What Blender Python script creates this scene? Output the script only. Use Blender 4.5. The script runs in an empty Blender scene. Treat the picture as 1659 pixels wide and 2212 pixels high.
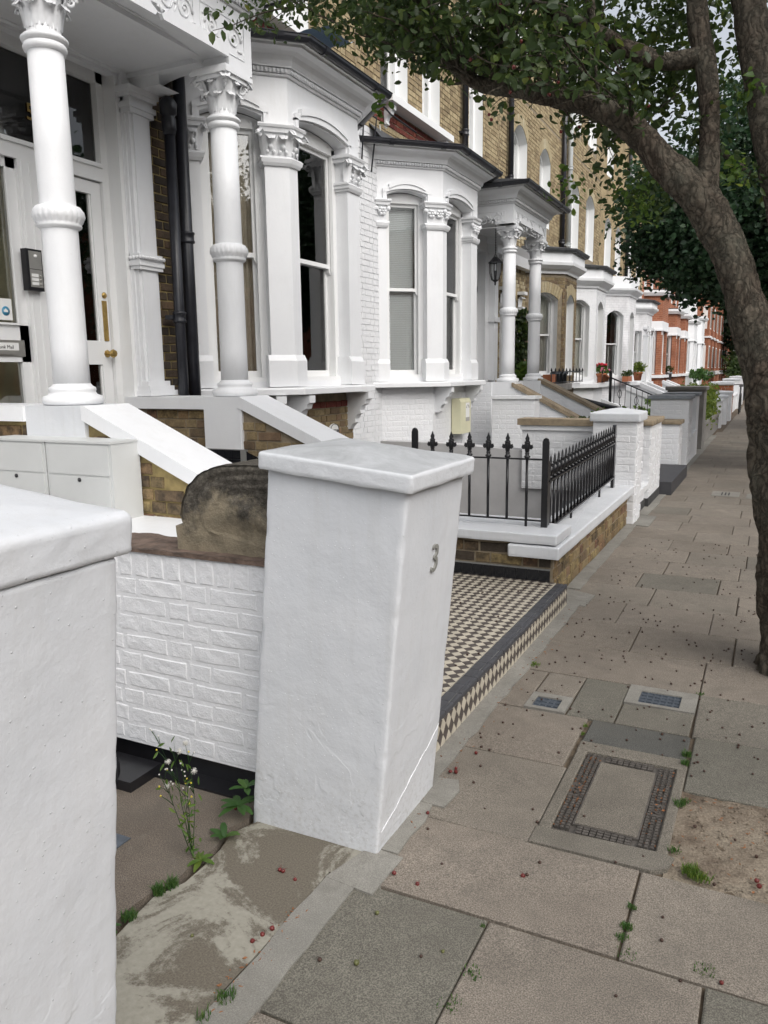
import bpy, math, random
import numpy as np
from mathutils import Vector, Matrix, noise
random.seed(7)
rs = np.random.RandomState(11)
D = bpy.data
scene = bpy.context.scene
col = scene.collection
PI = math.pi

# ------------------------------------------------------------------ camera
EYE = Vector((0.0, 0.0, 1.55))
cam_d = D.cameras.new('camera')
cam = D.objects.new('camera', cam_d)
col.objects.link(cam)
right = Vector((0.8981, 0.4396, -0.0119)).normalized()
fwd = Vector((-0.4349, 0.8833, -0.1748)).normalized()
right = (right - fwd * right.dot(fwd)).normalized()
upv = right.cross(fwd).normalized()
M = Matrix((right, upv, -fwd)).transposed().to_4x4()
M.translation = EYE
cam.matrix_world = M
cam_d.sensor_fit = 'HORIZONTAL'
cam_d.sensor_width = 36.0
cam_d.lens = 36.0 * 1697.0 / 1659.0
cam_d.clip_start = 0.05
cam_d.clip_end = 600.0
scene.camera = cam

# ------------------------------------------------------------------ world, sun, exposure
SUN_EL, SUN_ROT = math.radians(44), math.radians(118)
world = D.worlds.new('World')
scene.world = world
world.use_nodes = True
wn = world.node_tree
for n_ in list(wn.nodes): wn.nodes.remove(n_)
sky = wn.nodes.new('ShaderNodeTexSky')
sky.sky_type = 'NISHITA'; sky.sun_disc = False
sky.sun_elevation = SUN_EL; sky.sun_rotation = SUN_ROT
sky.air_density = 1.0; sky.dust_density = 4.0; sky.ozone_density = 1.0
hs = wn.nodes.new('ShaderNodeHueSaturation')
hs.inputs['Saturation'].default_value = 0.30
hs.inputs['Value'].default_value = 1.0
bg = wn.nodes.new('ShaderNodeBackground'); bg.inputs['Strength'].default_value = 0.15
wo = wn.nodes.new('ShaderNodeOutputWorld')
wn.links.new(sky.outputs[0], hs.inputs['Color'])
wn.links.new(hs.outputs[0], bg.inputs['Color'])
wn.links.new(bg.outputs[0], wo.inputs['Surface'])
sl = D.lights.new('sun', 'SUN'); sl.energy = 0.85; sl.angle = math.radians(75); sl.color = (1.0, 0.97, 0.93)
sun = D.objects.new('sun', sl); col.objects.link(sun)
sdir = Vector((math.sin(SUN_ROT) * math.cos(SUN_EL), math.cos(SUN_ROT) * math.cos(SUN_EL), math.sin(SUN_EL)))
sun.rotation_euler = (-sdir).to_track_quat('-Z', 'Y').to_euler()
vs = scene.view_settings
vs.view_transform = 'Standard'; vs.look = 'None'; vs.gamma = 1.0; vs.use_curve_mapping = False
vs.exposure = 0.55
scene.render.engine = 'CYCLES'
scene.cycles.max_bounces = 8
scene.cycles.transparent_max_bounces = 16

# ------------------------------------------------------------------ materials
class NT:
    def __init__(s, name, rough=0.7, metal=0.0, spec=0.5):
        s.m = D.materials.new(name); s.m.use_nodes = True
        s.t = s.m.node_tree; s.n = s.t.nodes; s.l = s.t.links
        s.p = s.n['Principled BSDF']
        s.p.inputs['Roughness'].default_value = rough
        s.p.inputs['Metallic'].default_value = metal
        if 'Specular IOR Level' in s.p.inputs: s.p.inputs['Specular IOR Level'].default_value = spec
        s.geo = None
    def pos(s, obj=False):
        if obj:
            return s.n.new('ShaderNodeTexCoord').outputs['Object']
        if s.geo is None: s.geo = s.n.new('ShaderNodeNewGeometry')
        return s.geo.outputs['Position']
    def noise(s, scale, detail=4, rough=0.6, vec=None, dist=0.0):
        a = s.n.new('ShaderNodeTexNoise'); a.inputs['Scale'].default_value = scale
        a.inputs['Detail'].default_value = detail; a.inputs['Roughness'].default_value = rough
        a.inputs['Distortion'].default_value = dist
        s.l.new(vec if vec is not None else s.pos(), a.inputs['Vector'])
        return a.outputs['Fac']
    def voro(s, scale, feature='F1', vec=None):
        a = s.n.new('ShaderNodeTexVoronoi'); a.feature = feature; a.inputs['Scale'].default_value = scale
        s.l.new(vec if vec is not None else s.pos(), a.inputs['Vector'])
        return a.outputs['Distance']
    def ramp(s, fac, stops, interp='LINEAR'):
        r = s.n.new('ShaderNodeValToRGB'); r.color_ramp.interpolation = interp
        e = r.color_ramp.elements
        while len(e) < len(stops): e.new(0.5)
        for el, (p, c) in zip(e, stops):
            el.position = p
            el.color = (c, c, c, 1) if isinstance(c, (int, float)) else (c[0], c[1], c[2], 1)
        s.l.new(fac, r.inputs['Fac']); return r.outputs['Color']
    def mix(s, fac, a, b, mode='MIX'):
        x = s.n.new('ShaderNodeMix'); x.data_type = 'RGBA'; x.blend_type = mode
        for i, v in ((0, fac), (6, a), (7, b)):
            if hasattr(v, 'is_output'): s.l.new(v, x.inputs[i])
            elif i == 0: x.inputs[0].default_value = v
            else: x.inputs[i].default_value = (v[0], v[1], v[2], 1)
        return x.outputs[2]
    def math(s, op, a, b=0.0):
        x = s.n.new('ShaderNodeMath'); x.operation = op
        for i, v in ((0, a), (1, b)):
            if hasattr(v, 'is_output'): s.l.new(v, x.inputs[i])
            else: x.inputs[i].default_value = v
        return x.outputs[0]
    def rnd(s):
        o = s.n.new('ShaderNodeObjectInfo'); a = s.n.new('ShaderNodeAttribute'); a.attribute_name = 'rnd'
        return s.math('FRACT', s.math('ADD', o.outputs['Random'], a.outputs['Fac']))
    def color(s, c):
        if hasattr(c, 'is_output'): s.l.new(c, s.p.inputs['Base Color'])
        else: s.p.inputs['Base Color'].default_value = (c[0], c[1], c[2], 1)
    def bump(s, h, strength=0.3, dist=0.01, prev=None):
        b = s.n.new('ShaderNodeBump'); b.inputs['Strength'].default_value = strength
        b.inputs['Distance'].default_value = dist
        s.l.new(h, b.inputs['Height'])
        if prev is not None: s.l.new(prev, b.inputs['Normal'])
        s.l.new(b.outputs[0], s.p.inputs['Normal']); return b.outputs[0]

MAT = {}
def mat(name): return MAT[name]

def plain(name, c, rough=0.6, metal=0.0, var=0.08, nscale=6.0, bumps=None, spec=0.5):
    t = NT(name, rough, metal, spec)
    n1 = t.noise(nscale, 5)
    lo = [x * (1 - var) for x in c]; hi = [min(1, x * (1 + var)) for x in c]
    t.color(t.ramp(n1, [(0.3, lo), (0.7, hi)]))
    prev = None
    for sc, st, di in (bumps or []): prev = t.bump(t.noise(sc, 4), st, di, prev)
    MAT[name] = t.m; return t

t = NT('white_paint', 0.45)
c = t.ramp(t.noise(2.5, 6, 0.65), [(0.3, (0.71, 0.72, 0.735)), (0.7, (0.755, 0.765, 0.775))])
mpw = t.n.new('ShaderNodeMapping'); mpw.inputs['Scale'].default_value = (5, 5, 0.9); t.l.new(t.pos(), mpw.inputs['Vector'])
c = t.mix(t.math('MULTIPLY', t.ramp(t.noise(1.0, 7, 0.75, vec=mpw.outputs[0]), [(0.50, 0.0), (0.80, 1.0)]), 0.20), c, (0.42, 0.40, 0.35))
c = t.mix(t.math('MULTIPLY', t.ramp(t.noise(26, 7, 0.8), [(0.60, 0.0), (0.74, 1.0)]), 0.25), c, (0.45, 0.43, 0.39))
t.color(c); p_ = t.bump(t.noise(30, 5), 0.3, 0.003); t.bump(t.noise(6, 4), 0.3, 0.006, p_); MAT['white_paint'] = t.m
plain('white_joinery', (0.75, 0.755, 0.75), 0.35, var=0.015, nscale=2)
# thick masonry paint on the gate pillars: lumps, pits, hairline cracks and damp at the foot
t = NT('masonry_paint', 0.6)
f1 = t.noise(3.0, 4); f2 = t.noise(70, 3); f3 = t.noise(34, 5, 0.65)
c = t.ramp(f1, [(0.3, (0.565, 0.585, 0.61)), (0.7, (0.635, 0.65, 0.67))])
sx = t.n.new('ShaderNodeSeparateXYZ'); t.l.new(t.pos(), sx.inputs[0])
low = t.ramp(t.math('ADD', sx.outputs['Z'], t.math('MULTIPLY', t.noise(9, 5), -0.30)), [(0.0, 1.0), (0.16, 0.0)])
spots = t.ramp(t.noise(55, 8, 0.8), [(0.48, 0.0), (0.72, 1.0)])
c = t.mix(t.math('MULTIPLY', t.math('MULTIPLY', low, spots), 0.55), c, (0.28, 0.27, 0.24))
run = t.n.new('ShaderNodeMapping'); run.inputs['Scale'].default_value = (22, 22, 1.6); t.l.new(t.pos(), run.inputs['Vector'])
streak = t.ramp(t.noise(1.0, 6, 0.7, vec=run.outputs[0]), [(0.50, 0.0), (0.72, 1.0)])
blot = t.ramp(t.noise(2.2, 6, 0.7), [(0.42, 0.0), (0.75, 1.0)])
c = t.mix(t.math('MULTIPLY', streak, 0.16), c, (0.40, 0.39, 0.35)); c = t.mix(t.math('MULTIPLY', blot, 0.22), c, (0.50, 0.50, 0.50))
t.color(c)
p_ = t.bump(f3, 0.40, 0.004); p_ = t.bump(f2, 0.25, 0.002, p_)
ptch = t.ramp(t.noise(3.1, 4, 0.6, dist=0.5), [(0.485, 0.0), (0.50, 1.0)]); zl = t.ramp(sx.outputs['Z'], [(0.35, 1.0), (0.55, 0.0)])
p_ = t.bump(t.math('MULTIPLY', ptch, zl), 0.35, 0.0025, p_)
pits = t.ramp(t.voro(55), [(0.0, 1.0), (0.12, 0.0)]); t.bump(pits, 0.6, 0.003, p_)
MAT['masonry_paint'] = t.m
# dirtier top of the pillar caps
t = NT('weathered_cap_paint', 0.65)
c = t.ramp(t.noise(4, 5), [(0.3, (0.55, 0.57, 0.59)), (0.7, (0.62, 0.635, 0.655))])
ge = t.n.new('ShaderNodeSeparateXYZ'); 
if t.geo is None: t.pos()
t.l.new(t.geo.outputs['Normal'], ge.inputs[0])
upf = t.ramp(ge.outputs['Z'], [(0.70, 0.0), (0.93, 1.0)])
grime = t.ramp(t.noise(9, 8, 0.75, dist=0.6), [(0.30, 0.45), (0.66, 1.0)])
c = t.mix(t.math('MULTIPLY', t.math('MULTIPLY', upf, grime), 0.85), c, (0.27, 0.28, 0.285))
t.color(c)
p_ = t.bump(t.noise(24, 5, 0.65), 0.6, 0.006); t.bump(t.noise(90, 3), 0.3, 0.002, p_)
MAT['weathered_cap_paint'] = t.m
# painted brick
t = NT('painted_brick', 0.5)
t.color(t.ramp(t.noise(5, 5), [(0.3, (0.70, 0.71, 0.725)), (0.7, (0.745, 0.75, 0.76))]))
p_ = t.bump(t.noise(30, 6, 0.66), 0.75, 0.010); t.bump(t.noise(110, 3), 0.25, 0.002, p_)
MAT['painted_brick'] = t.m
t = NT('painted_mortar', 0.55)
t.color(t.ramp(t.noise(8, 5), [(0.3, (0.69, 0.70, 0.715)), (0.7, (0.735, 0.74, 0.75))])); t.bump(t.noise(34, 6, 0.66), 0.7, 0.007)
MAT['painted_mortar'] = t.m

def brickmat(name, stops, soot=0.35, rough=0.85, speck=(0.03, 0.025, 0.02), bs=50):
    t = NT(name, rough, 0, 0.25)
    base = t.ramp(t.rnd(), stops)
    n1 = t.ramp(t.noise(14, 6, 0.7), [(0.42, 0.0), (0.62, 1.0)])
    c = t.mix(t.math('MULTIPLY', n1, soot), base, speck)
    n2 = t.ramp(t.noise(60, 3), [(0.3, 0.8), (0.7, 1.15)])
    c = t.mix(1.0, c, n2, 'MULTIPLY')
    t.color(c); t.bump(t.noise(bs, 5, 0.65), 0.6, 0.004)
    MAT[name] = t.m
brickmat('stock_brick', [(0.0, (0.25, 0.19, 0.105)), (0.35, (0.20, 0.145, 0.08)), (0.6, (0.29, 0.225, 0.125)), (0.8, (0.13, 0.095, 0.06)), (1.0, (0.22, 0.145, 0.09))], 0.3)
brickmat('upper_stock_brick', [(0.0, (0.33, 0.265, 0.155)), (0.4, (0.39, 0.315, 0.19)), (0.7, (0.28, 0.215, 0.125)), (0.9, (0.21, 0.16, 0.095)), (1.0, (0.35, 0.275, 0.16))], 0.22)
brickmat('sooty_brick', [(0.0, (0.10, 0.075, 0.05)), (0.4, (0.05, 0.042, 0.035)), (0.7, (0.15, 0.10, 0.06)), (1.0, (0.07, 0.055, 0.045))], 0.5)
brickmat('patchy_brick', [(0.0, (0.26, 0.19, 0.09)), (0.3, (0.20, 0.11, 0.07)), (0.6, (0.30, 0.23, 0.11)), (1.0, (0.12, 0.085, 0.055))], 0.75)
brickmat('dark_red_brick', [(0.0, (0.20, 0.055, 0.04)), (0.5, (0.15, 0.04, 0.035)), (1.0, (0.24, 0.07, 0.045))], 0.3)
brickmat('orange_brick', [(0.0, (0.34, 0.11, 0.05)), (0.5, (0.28, 0.09, 0.045)), (1.0, (0.38, 0.135, 0.06))], 0.15)
brickmat('rubbed_brick', [(0.0, (0.40, 0.34, 0.22)), (0.5, (0.36, 0.29, 0.17)), (1.0, (0.45, 0.40, 0.28))], 0.15)
plain('mortar', (0.22, 0.18, 0.125), 0.95, var=0.25, nscale=12, bumps=[(60, 0.5, 0.003)])
plain('sooty_mortar', (0.26, 0.20, 0.085), 0.95, var=0.35, nscale=9, bumps=[(60, 0.5, 0.003)])
plain('pale_mortar', (0.40, 0.34, 0.26), 0.95, var=0.15, nscale=12)
plain('old_stone_coping', (0.25, 0.20, 0.135), 0.9, var=0.35, nscale=7, bumps=[(35, 0.6, 0.006)])
plain('dark_plinth', (0.045, 0.045, 0.045), 0.8, var=0.3, nscale=10, bumps=[(40, 0.4, 0.004)])
plain('black_paint', (0.012, 0.012, 0.014), 0.28, var=0.2, nscale=20, bumps=[(50, 0.15, 0.001)])
plain('black_pipe', (0.016, 0.017, 0.022), 0.35, var=0.3, nscale=12, bumps=[(60, 0.2, 0.001)])
plain('slate', (0.06, 0.062, 0.066), 0.6, var=0.3, nscale=8, bumps=[(25, 0.4, 0.004)])
plain('lead_grey', (0.22, 0.24, 0.26), 0.5, var=0.2, nscale=6)
plain('grey_pipe', (0.38, 0.40, 0.40), 0.5, var=0.1)
plain('grey_render', (0.48, 0.475, 0.475), 0.85, var=0.1, nscale=3, bumps=[(50, 0.3, 0.002)])
plain('grey_enamel', (0.52, 0.53, 0.52), 0.45, var=0.04, nscale=3)
plain('cream_plastic', (0.62, 0.60, 0.42), 0.5, var=0.04)
plain('steel', (0.45, 0.44, 0.41), 0.35, metal=0.7, var=0.1)
plain('number_metal', (0.24, 0.24, 0.22), 0.5, metal=0.0, var=0.15, nscale=40)
plain('brass', (0.42, 0.29, 0.10), 0.35, metal=0.9, var=0.25, nscale=20)
plain('terracotta', (0.42, 0.15, 0.07), 0.8, var=0.15)
plain('lettering_black', (0.02, 0.02, 0.02), 0.5)
plain('label_white', (0.75, 0.75, 0.73), 0.5, var=0.02)
plain('label_blue', (0.03, 0.22, 0.36), 0.4)
plain('lettering_grey', (0.34, 0.33, 0.31), 0.4)
plain('fence_ivory', (0.66, 0.66, 0.55), 0.5, var=0.02)
plain('blue_cloth', (0.25, 0.36, 0.50), 0.7)
plain('tile_black', (0.010, 0.011, 0.014), 0.22, var=0.2)
plain('grout', (0.20, 0.20, 0.19), 0.9)
plain('step_tile_dark', (0.045, 0.045, 0.05), 0.6, var=0.2, nscale=9)
plain('soil', (0.10, 0.075, 0.05), 0.95, var=0.4, nscale=20, bumps=[(30, 0.8, 0.01)])
plain('asphalt', (0.05, 0.05, 0.052), 0.9, var=0.2, nscale=30, bumps=[(120, 0.5, 0.004)])
plain('kerb_granite', (0.28, 0.27, 0.26), 0.85, var=0.2, nscale=60)
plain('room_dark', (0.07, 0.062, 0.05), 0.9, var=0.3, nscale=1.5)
plain('hall_wall', (0.74, 0.68, 0.48), 0.9, var=0.1)
plain('blind_slat', (0.82, 0.84, 0.84), 0.5, var=0.03)
plain('net_curtain', (0.55, 0.54, 0.50), 0.9, var=0.1, nscale=2)
plain('shutter_paint', (0.66, 0.67, 0.64), 0.5, var=0.03)
plain('rubber', (0.02, 0.02, 0.02), 0.8)
plain('petal_red', (0.50, 0.02, 0.04), 0.6, var=0.3, nscale=60)
plain('petal_pink', (0.62, 0.16, 0.26), 0.6, var=0.2, nscale=60)
plain('fruit_dark', (0.045, 0.022, 0.014), 0.6, var=0.4, nscale=200)
plain('fruit_red', (0.12, 0.014, 0.012), 0.4, var=0.4, nscale=90)
plain('fruit_green', (0.10, 0.105, 0.035), 0.5, var=0.3, nscale=90)
plain('seed_fluff', (0.55, 0.54, 0.50), 0.9)
plain('bud_yellow', (0.50, 0.42, 0.04), 0.7)
plain('dry_leaf', (0.22, 0.09, 0.035), 0.8, var=0.4, nscale=80)
plain('pale_wood', (0.30, 0.26, 0.2), 0.8)

t = NT('curtain_fabric', 0.9)
t.color(t.ramp(t.noise(9, 3), [(0.3, (0.50, 0.43, 0.34)), (0.7, (0.64, 0.56, 0.46))])); MAT['curtain_fabric'] = t.m
t = NT('dark_curtain', 0.9)
t.color((0.82, 0.80, 0.73)); MAT['dark_curtain'] = t.m

# flagstones: each slab its own tone, fine aggregate, stains
def flag(name, stops, agg=0.8):
    t = NT(name, 0.9, 0, 0.3)
    base = t.ramp(t.rnd(), stops)
    big = t.ramp(t.noise(1.7, 8, 0.72), [(0.3, 0.72), (0.7, 1.25)])
    c = t.mix(1.0, base, big, 'MULTIPLY')
    sp = t.ramp(t.noise(260, 2, 0.5), [(0.34, 0.50), (0.5, 1.0), (0.66, 1.65)])
    c = t.mix(agg, c, t.mix(1.0, c, sp, 'MULTIPLY'))
    sp2 = t.ramp(t.voro(120), [(0.0, 1.0), (0.10, 0.0)])
    c = t.mix(t.math('MULTIPLY', sp2, 0.28), c, (0.34, 0.31, 0.27))
    st = t.ramp(t.noise(3.4, 7, 0.72, dist=0.4), [(0.46, 0.0), (0.72, 1.0)])
    c = t.mix(t.math('MULTIPLY', st, 0.55), c, (0.095, 0.086, 0.072))
    sc2 = t.ramp(t.noise(6.5, 8, 0.8, dist=0.8), [(0.60, 0.0), (0.72, 1.0)]); c = t.mix(t.math('MULTIPLY', sc2, 0.30), c, (0.27, 0.25, 0.22))
    t.color(c)
    p_ = t.bump(t.noise(170, 3, 0.7), 0.5, 0.0022); t.bump(t.noise(7, 5), 0.3, 0.006, p_)
    MAT[name] = t.m
flag('flagstone', [(0.0, (0.170, 0.147, 0.120)), (0.35, (0.196, 0.170, 0.141)), (0.6, (0.184, 0.163, 0.135)), (1.0, (0.212, 0.184, 0.152))])
flag('flagstone_grey', [(0.0, (0.128, 0.122, 0.101)), (0.5, (0.146, 0.135, 0.112)), (1.0, (0.156, 0.141, 0.117))])
flag('flagstone_dark', [(0.0, (0.080, 0.080, 0.073)), (1.0, (0.088, 0.087, 0.079))])
flag('concrete_fillet', [(0.0, (0.215, 0.208, 0.185)), (1.0, (0.24, 0.23, 0.205))], 0.35)
flag('cover_concrete', [(0.0, (0.150, 0.136, 0.112)), (1.0, (0.160, 0.143, 0.118))], 0.9)
plain('cast_iron', (0.105, 0.094, 0.083), 0.6, metal=0.3, var=0.35, nscale=30, bumps=[(90, 0.4, 0.002)])
plain('blue_iron', (0.085, 0.100, 0.120), 0.55, metal=0.3, var=0.2, nscale=30)
# threshold slab: brown grit showing through worn pale screed
t = NT('worn_screed', 0.9, 0, 0.3)
brown = t.ramp(t.noise(190, 3), [(0.3, (0.092, 0.080, 0.062)), (0.7, (0.165, 0.146, 0.115))])
pale = t.ramp(t.noise(60, 4), [(0.3, (0.24, 0.23, 0.19)), (0.7, (0.30, 0.285, 0.24))])
msk = t.ramp(t.noise(2.9, 9, 0.62, dist=0.9), [(0.485, 0.0), (0.515, 1.0)])
edge_ = t.ramp(t.noise(46, 6, 0.8), [(0.35, 0.0), (0.55, 1.0)])
m2 = t.ramp(t.math('ADD', t.noise(2.9, 9, 0.62, dist=0.9), t.math('MULTIPLY', t.math('SUBTRACT', t.noise(46, 8, 0.9), 0.5), 0.30)), [(0.465, 0.0), (0.515, 1.0)])
c = t.mix(m2, brown, pale); t.color(c); t.bump(m2, 0.35, 0.003, t.bump(t.noise(150, 3), 0.4, 0.002))
MAT['worn_screed'] = t.m
flag('yard_concrete', [(0.0, (0.125, 0.105, 0.085)), (1.0, (0.14, 0.115, 0.092))], 0.8)
t = NT('sandy_earth', 0.95, 0, 0.2)
c = t.ramp(t.noise(4, 7, 0.7), [(0.33, (0.11, 0.082, 0.06)), (0.5, (0.235, 0.195, 0.148)), (0.7, (0.30, 0.26, 0.20))])
c = t.mix(1.0, c, t.ramp(t.noise(150, 3), [(0.3, 0.65), (0.7, 1.25)]), 'MULTIPLY')
t.color(c); t.bump(t.noise(60, 6, 0.7), 0.9, 0.012); MAT['sandy_earth'] = t.m
# Victorian path tiles
plain('tile_cream', (0.46, 0.42, 0.34), 0.55, var=0.14, nscale=14)
plain('tile_dark', (0.075, 0.062, 0.055), 0.5, var=0.25, nscale=14)
plain('tile_nosing', (0.055, 0.056, 0.062), 0.5, var=0.2, nscale=10)
# weathered carved sandstone
t = NT('scroll_stone', 0.95, 0, 0.2)
sx = t.n.new('ShaderNodeSeparateXYZ'); t.l.new(t.pos(), sx.inputs[0])
hgt = t.math('ADD', t.math('MULTIPLY', t.math('SUBTRACT', sx.outputs['Z'], 1.00), 3.2), t.math('MULTIPLY', t.math('SUBTRACT', t.noise(7, 7, 0.7), 0.5), 2.0))
lich = t.ramp(hgt, [(0.0, 0.0), (0.35, 1.0)])
sand = t.ramp(t.noise(12, 6, 0.7), [(0.3, (0.17, 0.145, 0.105)), (0.6, (0.30, 0.255, 0.18)), (0.8, (0.36, 0.31, 0.23))])
dk = t.ramp(t.noise(45, 6, 0.75), [(0.35, (0.040, 0.036, 0.030)), (0.55, (0.10, 0.09, 0.075)), (0.72, (0.19, 0.175, 0.145))])
t.color(t.mix(lich, sand, dk)); p_ = t.bump(t.noise(35, 7, 0.75), 0.9, 0.012); t.bump(t.noise(140, 3), 0.4, 0.003, p_)
MAT['scroll_stone'] = t.m
plain('old_brick_top', (0.125, 0.088, 0.068), 0.95, var=0.45, nscale=16, bumps=[(30, 0.9, 0.012)])
# bark: deep vertical fissures
t = NT('bark', 0.9, 0, 0.2)
tc = t.n.new('ShaderNodeTexCoord'); mp = t.n.new('ShaderNodeMapping'); mp.inputs['Scale'].default_value = (1, 1, 0.17)
t.l.new(t.pos(), mp.inputs['Vector'])
dn = t.n.new('ShaderNodeTexNoise'); dn.inputs['Scale'].default_value = 7; dn.inputs['Detail'].default_value = 5; t.l.new(t.pos(), dn.inputs['Vector'])
dv = t.n.new('ShaderNodeMix'); dv.data_type = 'VECTOR'; dv.inputs[0].default_value = 0.17; t.l.new(mp.outputs[0], dv.inputs[4]); t.l.new(dn.outputs['Color'], dv.inputs[5])
v1 = t.voro(30, 'DISTANCE_TO_EDGE', vec=dv.outputs[1])
v2 = t.ramp(t.math('ADD', v1, t.math('MULTIPLY', t.math('SUBTRACT', t.noise(38, 8, 0.8, vec=mp.outputs[0], dist=1.0), 0.5), 0.75)), [(0.0, 0.12), (0.10, 0.5), (0.5, 1.0)])
lichen = t.ramp(t.noise(4, 6, 0.7), [(0.38, 0.0), (0.72, 1.0)])
c = t.mix(v2, (0.032, 0.024, 0.018), t.ramp(t.noise(40, 5, 0.7), [(0.3, (0.105, 0.082, 0.062)), (0.7, (0.185, 0.150, 0.115))]))
c = t.mix(t.math('MULTIPLY', lichen, 0.55), c, t.ramp(t.noise(90, 3), [(0.3, (0.11, 0.115, 0.088)), (0.7, (0.19, 0.195, 0.155))]))
t.color(c); p_ = t.bump(v2, 1.0, 0.018); t.bump(t.noise(70, 5, vec=mp.outputs[0]), 0.7, 0.006, p_)
MAT['bark'] = t.m

def leafmat(name, stops, tr=0.45):
    m = D.materials.new(name); m.use_nodes = True; n = m.node_tree.nodes; l = m.node_tree.links
    for x in list(n): n.remove(x)
    a = n.new('ShaderNodeAttribute'); a.attribute_name = 'rnd'
    r = n.new('ShaderNodeValToRGB'); e = r.color_ramp.elements
    while len(e) < len(stops): e.new(0.5)
    for el, (p, c) in zip(e, stops): el.position = p; el.color = (*c, 1)
    l.new(a.outputs['Fac'], r.inputs['Fac'])
    p = n.new('ShaderNodeBsdfPrincipled'); p.inputs['Roughness'].default_value = 0.5
    l.new(r.outputs[0], p.inputs['Base Color'])
    tl = n.new('ShaderNodeBsdfTranslucent')
    hs = n.new('ShaderNodeHueSaturation'); hs.inputs['Value'].default_value = 1.6; hs.inputs['Hue'].default_value = 0.485
    l.new(r.outputs[0], hs.inputs['Color']); l.new(hs.outputs[0], tl.inputs['Color'])
    mx = n.new('ShaderNodeMixShader'); mx.inputs[0].default_value = tr
    l.new(p.outputs[0], mx.inputs[1]); l.new(tl.outputs[0], mx.inputs[2])
    o = n.new('ShaderNodeOutputMaterial'); l.new(mx.outputs[0], o.inputs['Surface'])
    MAT[name] = m
leafmat('leaf', [(0.0, (0.022, 0.042, 0.013)), (0.5, (0.040, 0.072, 0.018)), (0.85, (0.08, 0.115, 0.022)), (1.0, (0.14, 0.13, 0.02))])
leafmat('dark_leaf', [(0.0, (0.016, 0.042, 0.020)), (0.6, (0.030, 0.072, 0.030)), (1.0, (0.06, 0.11, 0.04))], 0.3)
leafmat('bright_leaf', [(0.0, (0.05, 0.11, 0.02)), (0.6, (0.10, 0.18, 0.03)), (1.0, (0.20, 0.25, 0.04))])
leafmat('hedge_leaf', [(0.0, (0.07, 0.12, 0.02)), (0.6, (0.14, 0.20, 0.03)), (1.0, (0.25, 0.28, 0.05))])
leafmat('weed_leaf', [(0.0, (0.03, 0.085, 0.02)), (0.6, (0.055, 0.13, 0.03)), (1.0, (0.11, 0.17, 0.04))])

def glassmat(name, tint=(1, 1, 1), base=0.08):
    m = D.materials.new(name); m.use_nodes = True; n = m.node_tree.nodes; l = m.node_tree.links
    for x in list(n): n.remove(x)
    tr = n.new('ShaderNodeBsdfTransparent'); tr.inputs[0].default_value = (*tint, 1)
    gl = n.new('ShaderNodeBsdfGlossy'); gl.inputs['Roughness'].default_value = 0.015
    fr = n.new('ShaderNodeFresnel'); fr.inputs['IOR'].default_value = 1.5
    ad = n.new('ShaderNodeMath'); ad.operation = 'ADD'; ad.inputs[1].default_value = base
    l.new(fr.outputs[0], ad.inputs[0])
    nz = n.new('ShaderNodeTexNoise'); nz.inputs['Scale'].default_value = 1.6
    ge = n.new('ShaderNodeNewGeometry'); l.new(ge.outputs['Position'], nz.inputs['Vector'])
    bp = n.new('ShaderNodeBump'); bp.inputs['Strength'].default_value = 0.12; bp.inputs['Distance'].default_value = 0.01
    l.new(nz.outputs[0], bp.inputs['Height']); l.new(bp.outputs[0], gl.inputs['Normal'])
    mx = n.new('ShaderNodeMixShader'); l.new(ad.outputs[0], mx.inputs[0]); l.new(tr.outputs[0], mx.inputs[1]); l.new(gl.outputs[0], mx.inputs[2])
    o = n.new('ShaderNodeOutputMaterial'); l.new(mx.outputs[0], o.inputs['Surface'])
    MAT[name] = m
glassmat('glass', (0.975, 0.985, 0.98), 0.05)
# far brickwork, courses too small to pick apart
def farbrick(name, c1, c2, cm):
    t = NT(name, 0.9, 0, 0.2)
    sx = t.n.new('ShaderNodeSeparateXYZ'); t.l.new(t.pos(), sx.inputs[0])
    cb = t.n.new('ShaderNodeCombineXYZ')
    t.l.new(t.math('ADD', sx.outputs['Y'], sx.outputs['X']), cb.inputs[0]); t.l.new(sx.outputs['Z'], cb.inputs[1])
    b = t.n.new('ShaderNodeTexBrick'); b.inputs['Scale'].default_value = 1.0
    b.inputs['Brick Width'].default_value = 0.23; b.inputs['Row Height'].default_value = 0.075; b.inputs['Mortar Size'].default_value = 0.008
    b.inputs['Color1'].default_value = (*c1, 1); b.inputs['Color2'].default_value = (*c2, 1); b.inputs['Mortar'].default_value = (*cm, 1)
    t.l.new(cb.outputs[0], b.inputs['Vector'])
    c = t.mix(1.0, b.outputs['Color'], t.ramp(t.noise(2, 6), [(0.3, 0.75), (0.7, 1.2)]), 'MULTIPLY')
    t.color(c); MAT[name] = t.m
farbrick('far_stock_brick', (0.34, 0.27, 0.155), (0.25, 0.19, 0.11), (0.30, 0.24, 0.15))
farbrick('far_orange_brick', (0.30, 0.11, 0.06), (0.24, 0.085, 0.05), (0.34, 0.20, 0.13))
farbrick('far_white_brick', (0.76, 0.76, 0.77), (0.73, 0.73, 0.74), (0.66, 0.66, 0.67))
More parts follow.
